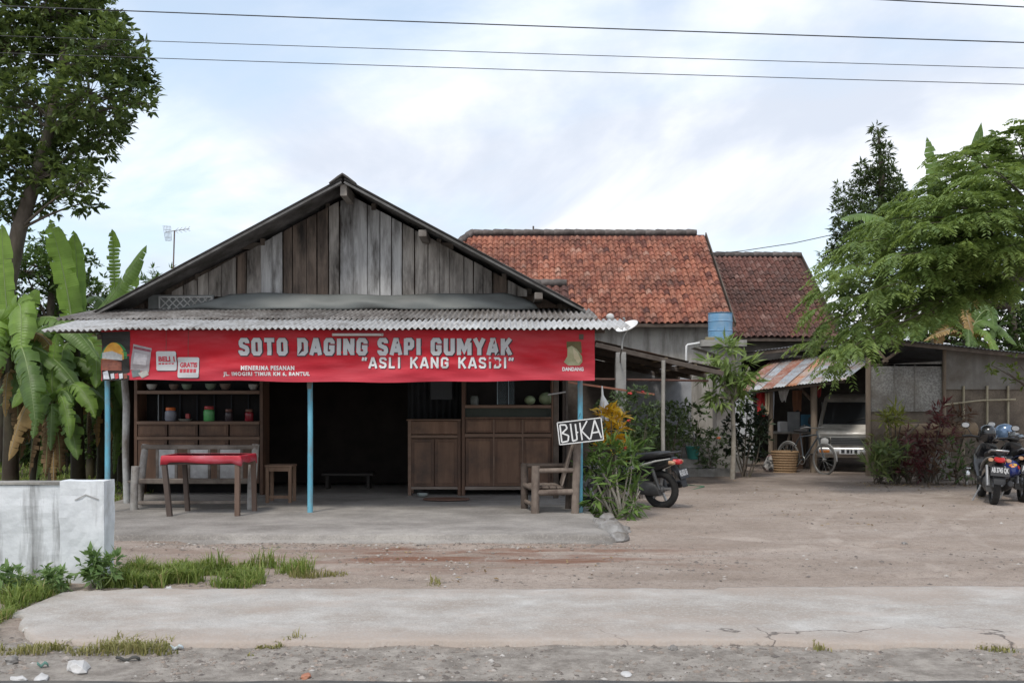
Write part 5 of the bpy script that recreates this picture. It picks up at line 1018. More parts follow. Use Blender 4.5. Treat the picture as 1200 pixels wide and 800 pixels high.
MB().box(PX(868, 23.9), 12.5, 27.0, 27.1, -.05, 2.7).build('rear_wall', DRK, sh)
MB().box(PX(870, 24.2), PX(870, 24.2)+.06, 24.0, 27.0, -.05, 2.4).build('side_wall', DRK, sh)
MB().box(PX(862, 23), PX(884, 23), 23.0, 23.05, 0.2, PZ(457, 23)).build('white_panel', M('white_panel', (.50, .52, .55), (.60, .62, .65), 4, .7, .1), sh)
# upper roof
RF = M('shed_roof', (.10, .105, .115), (.17, .18, .195), 5, .6, .2, c3=(.07, .06, .055), dirt=.42, rnd=.1)
L0, L1 = P(884, 411.5, 23.3), P(1043, 391, 22.6); K0, K1 = P(1043, 397, 19.9), P(1203, 413.5, 19.9); K1 = K0+(K1-K0)*1.35
for a0, a1, back in ((L0, L1, 27.4), (K0, K1, 27.4)):
    n = 3
    for k in range(n):
        p0, p1 = a0.lerp(a1, k/n), a0.lerp(a1, (k+1)/n+.01); q0, q1 = Vector((p0.x, back, p0.z+.05)), Vector((p1.x, back, p1.z+.05))
        corr('roof_sheet', p0, p1, q0, q1, RF, sh, nv=3, amp=.010, th=.004)
MB().bar(K0+Vector((0, .06, -.06)), K1+Vector((0, .06, -.06)), .05, .08).build('verge_beam', BEAM, sh); MB().bar(L0+Vector((0, .06, -.06)), L1+Vector((0, .06, -.06)), .05, .08).build('verge_beam', BEAM, sh)
# front wall
FW = 20.3
WOV = M('woven_panel', (.17, .165, .155), (.29, .285, .27), 26, .9, .6, c3=(.13, .115, .10), dirt=.44, dscale=2, fine=60, lo=.42, hi=.58)
BRD = M('grey_board', (.19, .18, .165), (.25, .24, .22), 4, .9, .3, st=(2, 1, .2), c3=(.14, .12, .10), dirt=.44, dscale=1.5)
BRW = M('brown_weave', (.13, .105, .082), (.20, .165, .13), 30, .9, .6, c3=(.085, .068, .055), dirt=.45, dscale=1.8)
def fp(px): return PX(px, FW)
def fzz(py): return PZ(py, FW)
MB().prism([(fp(1020), fzz(482)), (fp(1104), fzz(482)), (fp(1104), fzz(423)), (fp(1020), fzz(428))], FW, FW+.02).build('woven_panel', WOV, sh)
for px in (1048, 1072): MB().box(fp(px)-.006, fp(px)+.006, FW-.012, FW-.002, fzz(481), fzz(427)).build('panel_batten', BRD, sh)
MB().prism([(fp(1107), fzz(456)), (12.6, fzz(456)), (12.6, fzz(424)), (fp(1107), fzz(410))], FW, FW+.02).build('board_panel', BRD, sh)
MB().box(fp(1018), fp(1105), FW+.03, FW+.05, -.05, fzz(480)).build('lower_panel', BRW, sh); MB().box(fp(1107), 12.6, FW+.03, FW+.05, -.05, fzz(455)).build('lower_panel', BRW, sh)
MB().tube([(fp(1017), FW-.02, -.05), (fp(1017), FW-.02, fzz(419))], .055, 8).build('post', SHW, sh, True); MB().tube([(fp(1105.5), FW-.03, -.05), (fp(1106), FW-.03, fzz(405))], .04, 8).build('post', SHW, sh, True)
BAM = M('bamboo', (.30, .26, .18), (.40, .36, .26), 8, .6, .2, st=(1, 1, .3), c3=(.2, .17, .12), dirt=.42)
for px in (1128.5, 1156, 1180.5): MB().tube([(fp(px), FW-.03, .2), (fp(px), FW-.03, fzz(452))], .025, 8).build('bamboo_pole', BAM, sh, True)
MB().tube([P(1107, 474, FW-.08), P(1150, 469, FW-.08), P(1190, 468, FW-.08)], .02, 8).build('bamboo_rail', BAM, sh, True)
MB().bar(P(1034, 424, FW-.02), P(1052, 412, FW-.02), .05).build('brace', SHW, sh); MB().bar(P(1040, 424, FW-.01), P(1028, 410, FW-.01), .05).build('brace', SHW, sh)
MB().box(fp(1018), fp(1105), FW+.0, FW+.05, fzz(429), fzz(426.5)).build('rail', SHW, sh)

# laundry under the awning
lm = MB().tube([P(887, 459, 21.75), P(953, 456, 21.45)], .005, 5).build('washing_line', wm, None, True); tag(lm, 'thin washing line strung under the rusty awning', 'line')
def cloth(px0, px1, py0, py1, d, c, label, taper=.85, seed=0, fold=5):
    n, m = 14, 10; V = []; rr = random.Random(seed)
    for j in range(m+1):
        v = j/m
        for i in range(n+1):
            u = i/n; w_ = 1-(1-taper)*v; px = (px0+px1)/2+(u-.5)*(px1-px0)*w_; p = P(px, py0+(py1-py0)*v+(1.2*math.sin(u*9+seed) if j == m else 0), d)
            p.y += .035*math.sin(u*fold*2+seed)*(1-.4*v)+.02*math.sin(v*4+seed); V.append(p)
    me = bpy.data.meshes.new('laundry'); me.from_pydata(V, [], [(j*(n+1)+i, j*(n+1)+i+1, (j+1)*(n+1)+i+1, (j+1)*(n+1)+i) for j in range(m) for i in range(n)]); me.polygons.foreach_set('use_smooth', [True]*len(me.polygons))
    o = link('laundry', me, M('cloth_'+label.split()[0]+label.split()[1], c, tuple(v*1.25 for v in c), 6, .9, .2)); md = o.modifiers.new('t', 'SOLIDIFY'); md.thickness = .006
    tag(o, label, 'clothing', 'laundry under the shed awning')
cloth(887, 897, 456, 487, 21.7, (.42, .03, .03), 'bright red cloth hanging at the left of the awning', .9, 1)
cloth(882.5, 888, 457, 478, 21.85, (.10, .02, .022), 'dark maroon cloth hanging left of the bright red one', .8, 2)
cloth(896.5, 901.5, 460, 486, 21.6, (.44, .36, .25), 'cream cloth hanging beside the red one', .9, 3)
cloth(901.5, 907.5, 459, 490, 21.85, (.38, .40, .44), 'pale grey cloth hanging behind the thin shed post', .9, 4)
cloth(911, 925, 456, 470, 22.1, (.50, .50, .49), 'white towel hanging in the dark behind the awning', .45, 5)
cloth(928, 940, 457, 481, 22.0, (.15, .07, .04), 'rust brown cloth hanging beside the thick shed post', .8, 6)
cloth(957, 962, 451, 465, 21.6, (.22, .03, .03), 'small dark red cloth hanging right of thick shed post', .8, 9)
# work table with household things
wt = thing('work_table', 'rough table of household things under the awning', 'table', (PX(928, 22.9), 22.9, 0))
tz2 = PZ(506, 22.6)
MB().box(PX(906, 22.6), PX(953, 22.6), 22.55, 23.2, tz2-.04, tz2).build('table_top', M('pale_table', (.22, .2, .18), (.30, .28, .25), 6), wt, bevel=.006)
for px in (909, 950):
    for d in (22.62, 23.12): MB().box(PX(px, 22.6)-.03, PX(px, 22.6)+.03, d-.03, d+.03, -.02, tz2-.04).build('leg', SHW, wt)
MB().bar(P(921, 528, 22.5), P(926, 508, 22.6), .05).build('brace', SHW, wt)
def solid(name, mb, mat, label, cat, **k): o = mb.build(name, mat, None, k.get('smooth', False), k.get('bevel', 0)); tag(o, label, cat, k.get('group')); return o
solid('storage_box', MB().box(PX(913, 22.7), PX(922, 22.7), 22.62, 22.85, tz2+.002, tz2+.24), M('box_white', (.42, .42, .42), (.5, .5, .5), 5), 'small whitish box on the work table', 'box', bevel=.015)
solid('sheet_metal', MB().box(PX(924, 22.8), PX(938, 22.8), 22.85, 22.88, tz2+.002, tz2+.46), M('sheet_pale', (.25, .265, .28), (.33, .34, .35), 5, .6), 'pale grey sheet standing upright on the work table', 'sheet', bevel=.005)
solid('blue_crate', MB().box(PX(941, 22.9), PX(952, 22.9), 22.8, 23.1, tz2+.002, tz2+.40), M('crate_blue', (.04, .13, .20), (.06, .17, .25), 5), 'dim blue crate on the work table beside thick shed post', 'crate', bevel=.015)
solid('cooking_pot', MB().lathe([(.07, 0), (.10, .02), (.11, .10), (.115, .11), (.06, .145), (.015, .15), (.015, .17), (.001, .17)], (PX(944, 22.58), 22.66, tz2+.002), 16), M('pot_alu', (.45, .45, .45), (.55, .55, .55), 5, .35, 0, metal=.6), 'shiny aluminium pot on the work table', 'pot', smooth=True)
solid('wooden_board', MB().box(PX(929, 22.3), PX(941, 22.3), 22.3, 22.36, .02, PZ(508, 22.3)), M('board_brown', (.16, .10, .07), (.22, .15, .11), 6), 'brown board leaning under the work table edge', 'board', bevel=.006)
# woven basket
bk = thing('basket', 'round woven rattan basket on the dirt under the awning', 'basket', (PX(919.5, 21.4), 21.4, 0))
RAT = M('rattan', (.26, .16, .085), (.38, .26, .15), 30, .8, .5, st=(1, 1, 2.5))
bz = .49; br = lambda z: .24+.05*z/bz
MB().lathe([(.001, .012), (.23, .012), (.24, 0), (br(.15), .15), (br(.3), .3), (br(bz), bz), (br(bz)-.02, bz), (br(.3)-.02, .3), (.21, .04), (.001, .04)], (PX(919.5, 21.4), 21.4, 0), 24).build('basket_body', RAT, bk, True)
for k in range(9): MB().torus((PX(919.5, 21.4), 21.4, .03+k*.055), br(.03+k*.055)+.004, .012, 28, 5, Matrix.Rotation(R(90), 4, 'X') @ Matrix.Rotation(R(random.uniform(-2, 2)), 4, 'Y')).build('woven_ring', RAT, bk, True)
hd = [(PX(919.5, 21.4)-.28*math.cos(a), 21.4, bz+.10*math.sin(a)) for a in np.linspace(0, 3.14, 9)]
solid('sack', MB().rock((PX(903, 21.5), 21.5, .15), .20, .15, .28, 4, 2), M('sack_mottled', (.06, .06, .06), (.42, .40, .38), 9, .9, .4, lo=.45, hi=.55, c3=(.3, .05, .05), dirt=.36, dscale=4), 'mottled black and white bundle left of the basket', 'bundle', smooth=True)
# rolled mat on trestles and boards beneath
rm_ = thing('rolled_mat', 'long straw coloured rolled mat lying in front of the woven shed wall', 'mat', (PX(1095, 19.4), 19.4, .75))
rz = PZ(504, 19.4); MB().loft([(PX(1040, 19.4), 19.4, rz-.02, .10, .11), (PX(1042, 19.4), 19.4, rz-.02, .15, .15), (PX(1070, 19.4), 19.4, rz-.01, .155, .14), (PX(1100, 19.4), 19.4, rz+.0, .15, .15), (PX(1142, 19.4), 19.4, rz+.01, .15, .15), (PX(1144, 19.4), 19.4, rz+.01, .10, .11)], 16, 2.0).build('mat_roll', M('straw', (.24, .17, .105), (.36, .27, .175), 14, .9, .6, st=(.3, 3, 3), c3=(.17, .12, .08), dirt=.42), rm_, True)
for px in (1056, 1126):
    MB().bar((PX(px, 19.4)-.16, 19.4, -.02), (PX(px, 19.4)+.10, 19.4, rz-.10), .06).build('trestle_leg', SHW, rm_); MB().bar((PX(px, 19.5)+.16, 19.47, -.02), (PX(px, 19.5)-.10, 19.47, rz-.10), .06).build('trestle_leg', SHW, rm_)
solid('leaning_board', MB().bar(P(1108, 562, 18.9), P(1103, 528, 19.2), .34, .03, up=(0, -1, .3)), M('board_grey', (.13, .115, .095), (.19, .17, .145), 5), 'wide grey board leaning under the rolled mat', 'board')
solid('stone_slab', MB().rock((PX(1090, 19.0), 19.0, .16), .26, .14, .36, 21, 2), M('slab_stone', (.17, .155, .13), (.25, .23, .2), 6, .9), 'upright grey stone slab under the rolled mat', 'stone')
solid('leaning_pole', MB().tube([P(1046, 536, 19.0), P(1060, 512, 19.0), P(1076, 497, 19.1)], [.035, .03, .025], 8), SHW, 'bent grey branch leaning against the rolled mat', 'branch', smooth=True)
solid('fallen_branch', MB().tube([P(1044, 538, 18.8), P(1055, 552, 18.6), P(1066, 561, 18.4)], [.045, .05, .055], 8), SHW, 'thick dry branch lying at the foot of the red leaved shrubs', 'branch', smooth=True)
tap = thing('metal_fitting', 'small shiny metal fitting standing among the roots', 'fitting', (PX(1133, 18.2), 18.2, 0))
CHR = M('chrome', (.6, .6, .6), (.7, .7, .7), 5, .2, 0, metal=.9)
MB().tube([(PX(1133, 18.2), 18.2, 0), (PX(1133, 18.2), 18.2, .3)], .03, 8).build('stem', CHR, tap, True); MB().lathe([(.02, .10), (.05, .14), (.06, .25), (.03, .3)], (PX(1133, 18.2), 18.2, 0), 12).build('cup', CHR, tap, True); MB().tube([(PX(1129, 18.2), 18.2, .33), (PX(1137, 18.2), 18.2, .33)], .022, 8).build('cross_bar', CHR, tap, True)

# ================================================================== van under the shed
VB = M('van_paint', (.56, .53, .48), (.64, .61, .56), 4, .45, .05, c3=(.22, .19, .16), dirt=.4, coat=.3)
BLKP = M('black_plastic', (.018, .018, .019), (.028, .028, .03), 8, .5, .1); RUB = M('rubber', (.018, .018, .018), (.03, .029, .028), 20, .85, .2)
gls = bpy.data.materials.new('windscreen'); gls.use_nodes = True; b_ = gls.node_tree.nodes['Principled BSDF']; b_.inputs['Base Color'].default_value = (.03, .034, .038, 1); b_.inputs['Roughness'].default_value = .08; b_.inputs['Specular IOR Level'].default_value = .9
LMP = M('lamp_glass', (.5, .5, .5), (.6, .6, .6), 8, .12, 0); AMB = M('amber', (.45, .16, .03), None, 5, .3, 0)
vn = thing('van', 'old beige minivan parked nose out under the shed', 'van', (PX(995, 21.35), 21.3, 0), R(-22))
def vbox(n, mb, m, p=vn, **k): return mb.build(n, m, p, local=True, **k)
HW = .70
def vsec(y, z0, z1, hw0, hw1): return [(-hw0, y, z0), (hw0, y, z0), (hw1, y, z1), (-hw1, y, z1)]
pr = [(0.02, .36, .52, HW), (0, .40, .60, HW), (-.02, .52, .80, HW), (.02, .70, .90, HW)]
side = [(.03, .34), (0, .42), (-.02, .62), (.01, .86), (.06, .93), (.36, 1.00), (.98, 1.60), (1.15, 1.68), (2.0, 1.74), (3.05, 1.72), (3.2, 1.6), (3.25, .9), (3.2, .38)]
def wid(z): return HW if z < 1.0 else HW-.10*(z-1.0)/.7
V = [(-wid(z), y, z) for y, z in side]+[(wid(z), y, z) for y, z in side]; n = len(side)
mb = MB().add(V, [tuple(range(n)), tuple(range(2*n-1, n-1, -1))]+[(i, n+i, n+(i+1) % n, (i+1) % n) for i in range(n)])
body = vbox('body', mb, VB, bevel=.025, smooth=True)
wm_ = [(-.60, .42), (.60, .42), (.53, .93), (-.53, .93)]
def on_ws(x, y, off=.012): z = 1.0+(y-.36)/.62*.60; return (x, y-off*.7, z+off*.7)
wsq = [on_ws(-.60, .42), on_ws(.60, .42), on_ws(.53, .92), on_ws(-.53, .92)]; wsb = [on_ws(-.60, .42, -.01), on_ws(.60, .42, -.01), on_ws(.53, .92, -.01), on_ws(-.53, .92, -.01)]
ws = vbox('windscreen', MB().add(wsq+wsb, [(0, 1, 2, 3), (7, 6, 5, 4), (0, 4, 5, 1), (1, 5, 6, 2), (2, 6, 7, 3), (3, 7, 4, 0)]), gls)
vbox('wiper', MB().tube([on_ws(-.2, .43, .03), on_ws(.3, .55, .03)], .008, 5), BLKP, ws)
for s in (-1, 1):
    vbox('pillar_trim', MB().bar(on_ws(s*.645, .38, .008), on_ws(s*.575, .95, .008), .045, .02), M('pillar_pale', (.34, .32, .29), None, 5, .4, 0))
    hl = vbox('headlamp', MB().loft([(-.055, s*.52, .70, .10, .075), (-.035, s*.52, .70, .125, .09), (.03, s*.52, .70, .125, .09)], 16, 4, 'y'), M('lamp_bezel', (.05, .05, .05), None, 5), smooth=True)
    vbox('lens', MB().loft([(-.072, s*.52, .70, .05, .05), (-.062, s*.52, .70, .082, .068), (-.05, s*.52, .70, .085, .07)], 16, 2.4, 'y'), LMP, hl, smooth=True)
    vbox('indicator', MB().box(s*.52-.11, s*.52+.11, -.125, -.105, .455, .515), AMB, bevel=.008)
    vbox('side_window', MB().prism([(.62, 1.06), (1.5, 1.06), (1.5, 1.55), (1.05, 1.55)], s*.685-.012, s*.685+.012, ax='x'), gls)
    vbox('mirror', MB().loft([(.45, s*.84, 1.13, .05, .06), (.47, s*.84, 1.13, .08, .09), (.52, s*.84, 1.13, .07, .08)], 12, 3, 'y'), BLKP, smooth=True)
    for y in (.55, 2.55):
        wl = vbox('wheel', MB().torus((s*.60, y, .27), .205, .068, 24, 8, Matrix.Rotation(R(90), 4, 'Z')), RUB, smooth=True)
        vbox('hub', MB().lathe([(.001, -.05), (.17, -.04), (.16, .05), (.001, .05)], (s*.62, y, .27), 16, Matrix.Rotation(R(90), 4, 'Y')), M('hub_grey', (.3, .3, .3), None, 5, .5, 0), wl, smooth=True)
gr = vbox('grille', MB().box(-.39, .39, -.05, -.01, .62, .785), BLKP, bevel=.006)
for k in range(4): vbox('grille_bar', MB().box(-.385, .385, -.062, -.048, .635+k*.038, .652+k*.038), M('bar_grey', (.13, .13, .13), None, 5, .4, 0, metal=.5), gr)
bp = vbox('bumper', MB().loft([(-.72, -.03, .485, .03, .06), (-.70, -.06, .485, .05, .075), (0, -.085, .485, .05, .08), (.70, -.06, .485, .05, .075), (.72, -.03, .485, .03, .06)], 12, 4), M('bumper_chrome', (.42, .41, .40), (.5, .49, .48), 5, .3, 0, metal=.6), smooth=True)
vbox('bumper_corner', MB().box(.40, .66, -.142, -.12, .45, .52), AMB, bp)
pt = vbox('number_plate', MB().box(-.21, .21, -.152, -.14, .43, .545), M('plate_white', (.55, .56, .58), (.62, .63, .65), 5, .5, 0), bp, bevel=.004)
for k, (a, b) in enumerate(((-.17, -.10), (-.06, .0), (.02, .06), (.10, .16))): vbox('plate_mark', MB().box(a, b, -.156, -.150, .45, .525), M('plate_ink', (.03, .03, .035), None, 5), pt)
vbox('cowl_line', MB().box(-.62, .62, -.028, -.012, .835, .85), BLKP)

# ================================================================== bicycle leaning by the van
bi = thing('bicycle', 'old bicycle with pale mudguards parked before the van', 'bicycle', (PX(966, 20.75), 20.75, 0), R(118))
def bbox(n, mb, m, p=bi, **k): return mb.build(n, m, p, local=True, **k)
BF = M('bike_frame', (.05, .06, .07), (.08, .09, .10), 6, .4, .05); RIMM = M('bike_rim', (.22, .22, .21), (.28, .28, .27), 6, .35, 0, metal=.5); MG = M('mudguard', (.25, .25, .24), (.33, .33, .32), 6, .4, 0)
for k, x in enumerate((0, 1.05)):
    wl = bbox('wheel', MB().torus((x, 0, .335), .315, .019, 36, 8), M('bike_tyre', (.10, .095, .09), (.16, .15, .14), 9, .8), smooth=True)
    bbox('rim', MB().torus((x, 0, .335), .292, .010, 36, 6), RIMM, wl, smooth=True); bbox('hub', MB().lathe([(.02, -.045), (.03, -.03), (.03, .03), (.02, .045)], (x, 0, .335), 10, Matrix.Rotation(R(90), 4, 'X')), RIMM, wl, smooth=True)
    sp = MB()
    for q in range(14): a = q*2*math.pi/14; sp.tube([(x+.02*math.cos(a+.8), (-.03 if q % 2 else .03), .335+.02*math.sin(a+.8)), (x+.29*math.cos(a), 0, .335+.29*math.sin(a))], .0022, 4, False)
    bbox('spokes', sp, RIMM, wl)
    bbox('mudguard', MB().tube([(x+.35*math.cos(a), 0, .335+.35*math.sin(a)) for a in np.linspace(.3+(0 if k else .9), 2.3+(0 if k else .9), 14)], .014, 8), MG, smooth=True)
for a, b, r in (((0, 0, .335), (.22, 0, .93), .016), ((.20, 0, .86), (.68, 0, .80), .016), ((.19, 0, .80), (.60, 0, .30), .018), ((.60, 0, .30), (.70, 0, .88), .016), ((.60, 0, .30), (1.05, .04, .335), .010), ((.60, 0, .30), (1.05, -.04, .335), .010), ((.69, 0, .82), (1.05, .04, .335), .009), ((.69, 0, .82), (1.05, -.04, .335), .009)):
    bbox('frame_tube', MB().tube([a, b], r, 8), BF, smooth=True)
bbox('handlebar', MB().tube([(.42, .26, .98), (.28, .25, 1.02), (.24, .08, 1.0), (.24, -.08, 1.0), (.28, -.25, 1.02), (.42, -.26, .98)], .013, 8), RIMM, smooth=True)
bbox('saddle', MB().loft([(.48, 0, .92, .02, .02), (.58, 0, .925, .045, .03), (.70, 0, .93, .10, .035), (.80, 0, .93, .11, .04), (.83, 0, .93, .07, .03)], 12, 2.2), BLKP, smooth=True)
bbox('crank', MB().tube([(.60, .06, .30), (.70, .08, .18)], .012, 6).tube([(.60, -.06, .30), (.50, -.08, .42)], .012, 6).torus((.60, .05, .30), .09, .008, 20, 5), RIMM)
for y in (.1, -.1): bbox('pedal', MB().box(.65 if y > 0 else .45, .75 if y > 0 else .55, y-.04+(.03 if y > 0 else -.03), y+.04+(.03 if y > 0 else -.03), .165 if y > 0 else .41, .19 if y > 0 else .435), BLKP)
# ================================================================== scooters
RED = M('tail_red', (.42, .02, .02), (.5, .03, .03), 6, .2, 0); SILV = M('alloy', (.38, .38, .38), (.46, .46, .46), 6, .35, 0, metal=.7); BLKG = M('gloss_black', (.010, .010, .011), (.016, .016, .017), 5, .15, 0, coat=.8); PLB = M('plate_black', (.012, .012, .014), None, 5, .4, 0); PLW = M('plate_letter', (.48, .48, .48), None, 5, .6, 0); SEATM = M('seat_vinyl', (.018, .018, .02), (.03, .03, .032), 30, .5, .2)
ENG = M('engine_grey', (.08, .08, .08), (.14, .14, .14), 9, .5, .2, metal=.4)
def scooter(label, loc, rz, accent, plate, trim, steer=0, name='scooter', lean=0):
    t = thing(name, label, 'scooter', loc, rz, 'parked scooters'); t.rotation_euler = (R(lean), 0, rz)
    def b(n, mb, m, p=t, **k): return mb.build(n, m, p, local=True, **k)
    RW, FWX = -.63, .63
    for x, nm in ((RW, 0), (FWX, 1)):
        wl = b('wheel', MB().torus((x, 0, .285), .235, .05, 32, 10), RUB, smooth=True)
        b('rim', MB().torus((x, 0, .285), .192, .020, 30, 8), BLKP if not trim else SILV, wl, smooth=True)
        for q in range(5): a = q*2*math.pi/5+.3; b('spoke', MB().bar((x+.03*math.cos(a), 0, .285+.03*math.sin(a)), (x+.19*math.cos(a+.18), 0, .285+.19*math.sin(a+.18)), .034, .03, up=(0, 1, 0)), SILV, wl, bevel=.006)
        b('hub', MB().lathe([(.03, -.06), (.055, -.04), (.055, .04), (.03, .06)], (x, 0, .285), 14, Matrix.Rotation(R(90), 4, 'X')), ENG, wl, smooth=True)
    bd = b('rear_body', MB().loft([(-.92, 0, .74, .015, .02), (-.86, 0, .72, .07, .06), (-.70, 0, .68, .115, .09), (-.45, 0, .62, .135, .12), (-.20, 0, .57, .14, .13), (-.02, 0, .50, .12, .12), (.08, 0, .42, .10, .09)], 18, 2.8), BLKG, smooth=True)
    for s in (-1, 1): b('side_stripe', MB().tube([(-.84, s*.082, .755), (-.62, s*.128, .715), (-.40, s*.143, .655), (-.22, s*.147, .585), (-.10, s*.14, .50)], [.008, .013, .015, .013, .006], 8), accent, bd, smooth=True)
    b('seat', MB().loft([(-.84, 0, .805, .05, .025), (-.76, 0, .81, .10, .045), (-.55, 0, .79, .125, .055), (-.32, 0, .755, .13, .055), (-.18, 0, .74, .12, .06), (-.05, 0, .72, .08, .05), (.01, 0, .70, .04, .03)], 16, 2.8), SEATM, smooth=True)
    b('grab_rail', MB().tube([(-.66, .12, .80), (-.84, .115, .84), (-.93, .06, .845), (-.93, -.06, .845), (-.84, -.115, .84), (-.66, -.12, .80)], .014, 8), SILV if trim else BLKP, smooth=True)
    tl = b('tail_lamp', MB().loft([(-.975, 0, .70, .045, .022), (-.955, 0, .70, .065, .034), (-.88, 0, .71, .08, .042)], 14, 3), RED, smooth=True)
    for s in (-1, 1): b('indicator', MB().loft([(-.93, s*.12, .70, .03, .02), (-.90, s*.12, .70, .04, .03), (-.84, s*.11, .70, .03, .03)], 10, 2.4), M('amber_dull', (.5, .3, .18), None, 5, .25, 0), tl, smooth=True)
    mg = b('rear_mudguard', MB().loft([(-.84, 0, .62, .075, .03), (-.93, 0, .55, .085, .02), (-.99, 0, .46, .085, .016), (-1.03, 0, .36, .075, .012)], 12, 4), BLKP, smooth=True)
    pl = b('number_plate', MB().box(-.13, .13, -.005, .005, -.075, .075, Matrix.Translation((-1.005, 0, .54)) @ Matrix.Rotation(R(22), 4, 'Y') @ Matrix.Rotation(R(-90), 4, 'Z')), PLB, bevel=.004)
    pmx = Matrix.Translation((-1.005, 0, .54)) @ Matrix.Rotation(R(22), 4, 'Y') @ Matrix.Rotation(R(-90), 4, 'Z')
    o = lettering(plate, -.115, .115, -.035, .06, lambda x, z: pmx @ Vector((x, -.0075, z)), PLW, pl, .03, 'plate_lettering'); 
    b('engine', MB().loft([(-.66, .07, .285, .06, .08), (-.55, .07, .30, .075, .10), (-.30, .04, .32, .09, .11), (-.08, .0, .34, .08, .09)], 14, 3), ENG, smooth=True)
    b('exhaust', MB().tube([(-.1, -.10, .26), (-.4, -.13, .24), (-.52, -.15, .27), (-.86, -.165, .36), (-.9, -.165, .37)], [.018, .022, .05, .055, .04], 12), BLKP, smooth=True)
    b('heat_shield', MB().bar((-.56, -.205, .30), (-.82, -.218, .36), .012, .06), SILV, bevel=.005)
    for s in (-1, 1): b('shock_absorber', MB().tube([(-.66, s*.10, .30), (-.56, s*.115, .60)], .028, 10), SILV if trim else ENG, smooth=True)
    b('floor_board', MB().loft([(-.10, 0, .34, .14, .05), (.12, 0, .30, .15, .05), (.34, 0, .34, .13, .06)], 14, 4), BLKP, smooth=True)
    b('leg_shield', MB().loft([(.28, .0, .36, .14, .05), (.36, 0, .52, .19, .10), (.38, 0, .72, .19, .10), (.34, 0, .86, .12, .05)], 14, 3.2), BLKG, smooth=True)
    b('front_fender', MB().loft([(.40, 0, .50, .04, .03), (.52, 0, .57, .07, .04), (.66, 0, .585, .075, .035), (.80, 0, .53, .06, .03), (.88, 0, .44, .03, .02)], 12, 2.6), accent if trim else BLKG, smooth=True)
    for s in (-1, 1): b('fork_leg', MB().tube([(.63, s*.08, .285), (.46, s*.08, .75)], .022, 10), SILV, smooth=True)
    b('head_cowl', MB().loft([(.20, 0, .98, .06, .04), (.30, 0, .99, .15, .07), (.42, 0, .97, .17, .09), (.52, 0, .93, .11, .07), (.56, 0, .90, .06, .04)], 14, 2.6), BLKG, smooth=True)
    b('handlebar', MB().tube([(.18, .36, 1.0), (.24, .28, 1.01), (.30, .10, .99), (.30, -.10, .99), (.24, -.28, 1.01), (.18, -.36, 1.0)], .015, 8), BLKP, smooth=True)
    for s in (-1, 1):
        b('grip', MB().tube([(.15, s*.40, .997), (.22, s*.29, 1.01)], .02, 10), RUB, smooth=True)
        ms = b('mirror', MB().loft([(.24, s*.36, 1.17, .035, .03), (.245, s*.36, 1.17, .065, .045), (.28, s*.36, 1.17, .055, .04), (.30, s*.36, 1.17, .03, .02)], 12, 2.6), BLKP, smooth=True)
        b('mirror_stalk', MB().tube([(.25, s*.25, 1.01), (.27, s*.34, 1.14)], .007, 6), BLKP, ms); b('mirror_glass', MB().loft([(.234, s*.36, 1.17, .05, .034), (.2385, s*.36, 1.17, .055, .038)], 12, 2.4), SILV, ms)
    b('side_stand', MB().tube([(-.12, .12, .26), (-.20, .24, .0)], .012, 6), SILV, smooth=True)
    return t
W1 = M('stripe_white', (.50, .50, .48), (.58, .58, .56), 5, .3, 0); G1 = M('stripe_grey', (.22, .22, .22), (.28, .28, .28), 5, .3, 0); BLU = M('body_blue', (.02, .03, .10), (.03, .045, .14), 5, .2, 0, coat=.6)
s1p = P(779, 597, 14.25)
scooter('black scooter with pale side stripe parked beside the leafy shrub', (PX(776, 14.25)-.63*math.cos(R(38)), 14.3+.63*math.sin(R(38)), 0), R(180-38), W1, 'AB 6050 XF', False, lean=-4)
scooter('black scooter seen from behind with red tail lamp at the right edge', (PX(1164, 14.75)+.63*math.cos(R(72)), 14.75+.63*math.sin(R(72)), 0), R(72), G1, 'AB 3745 QK', True, lean=4)
scooter('dark blue scooter at the right frame edge beside the black one', (PX(1198, 15.1)+.63*math.cos(R(74)), 15.1+.63*math.sin(R(74)), 0), R(74), BLU, 'AB 4213 RA', True, lean=4)
def helmet(label, loc, col, rz, tilt, visor=True, patch=None):
    t = thing('helmet', label, 'helmet', loc, rz, 'helmets on the parked scooters')
    mx_ = Matrix.Rotation(tilt, 4, 'X')
    pr = [(.118, -.10), (.128, -.06), (.135, .0), (.130, .05), (.108, .10), (.07, .13), (.03, .143), (.001, .145)]
    mb = MB().lathe([(.10, -.11)]+pr, (0, 0, 0), 24, Matrix.Diagonal((.95, 1.1, 1, 1))); mb.v = [tuple(mx_ @ Vector(v)) for v in mb.v]
    mb.build('shell', col, t, True, local=True)
    v = []; 
    for j in range(5):
        for i in range(13): a = R(-70+140*i/12); z = -.075+.085*j/4; r = .139-.0*j; v.append(mx_ @ Vector((r*.95*math.sin(a), -r*1.12*math.cos(a), z)))
    o = MB().add(v, [(j*13+i, j*13+i+1, (j+1)*13+i+1, (j+1)*13+i) for j in range(4) for i in range(12)]).build('visor', gls, t, True, local=True); md = o.modifiers.new('t', 'SOLIDIFY'); md.thickness = .004
    if patch:
        for k, (a0, z0, w_, h_, c) in enumerate(patch):
            vv = []
            for j in range(9):
                q = 2*math.pi*j/9; a = R(a0)+w_*math.cos(q)*(1+.3*math.sin(3*q+k))/.14; z = z0+h_*math.sin(q)*(1+.25*math.cos(2*q+k)); r = .1395+.0015*k-.4*max(0, z)**1.4; vv.append(mx_ @ Vector((r*.955*math.sin(a), -r*1.1*math.cos(a), z)))
            MB().add(vv, [tuple(range(9))]).build('decal', c, t, local=True)
    return t
helmet('black helmet on the handlebar of the right scooter', (PX(1158, 15.6), 15.62, PZ(508, 15.6)), BLKG, R(170), R(-12))
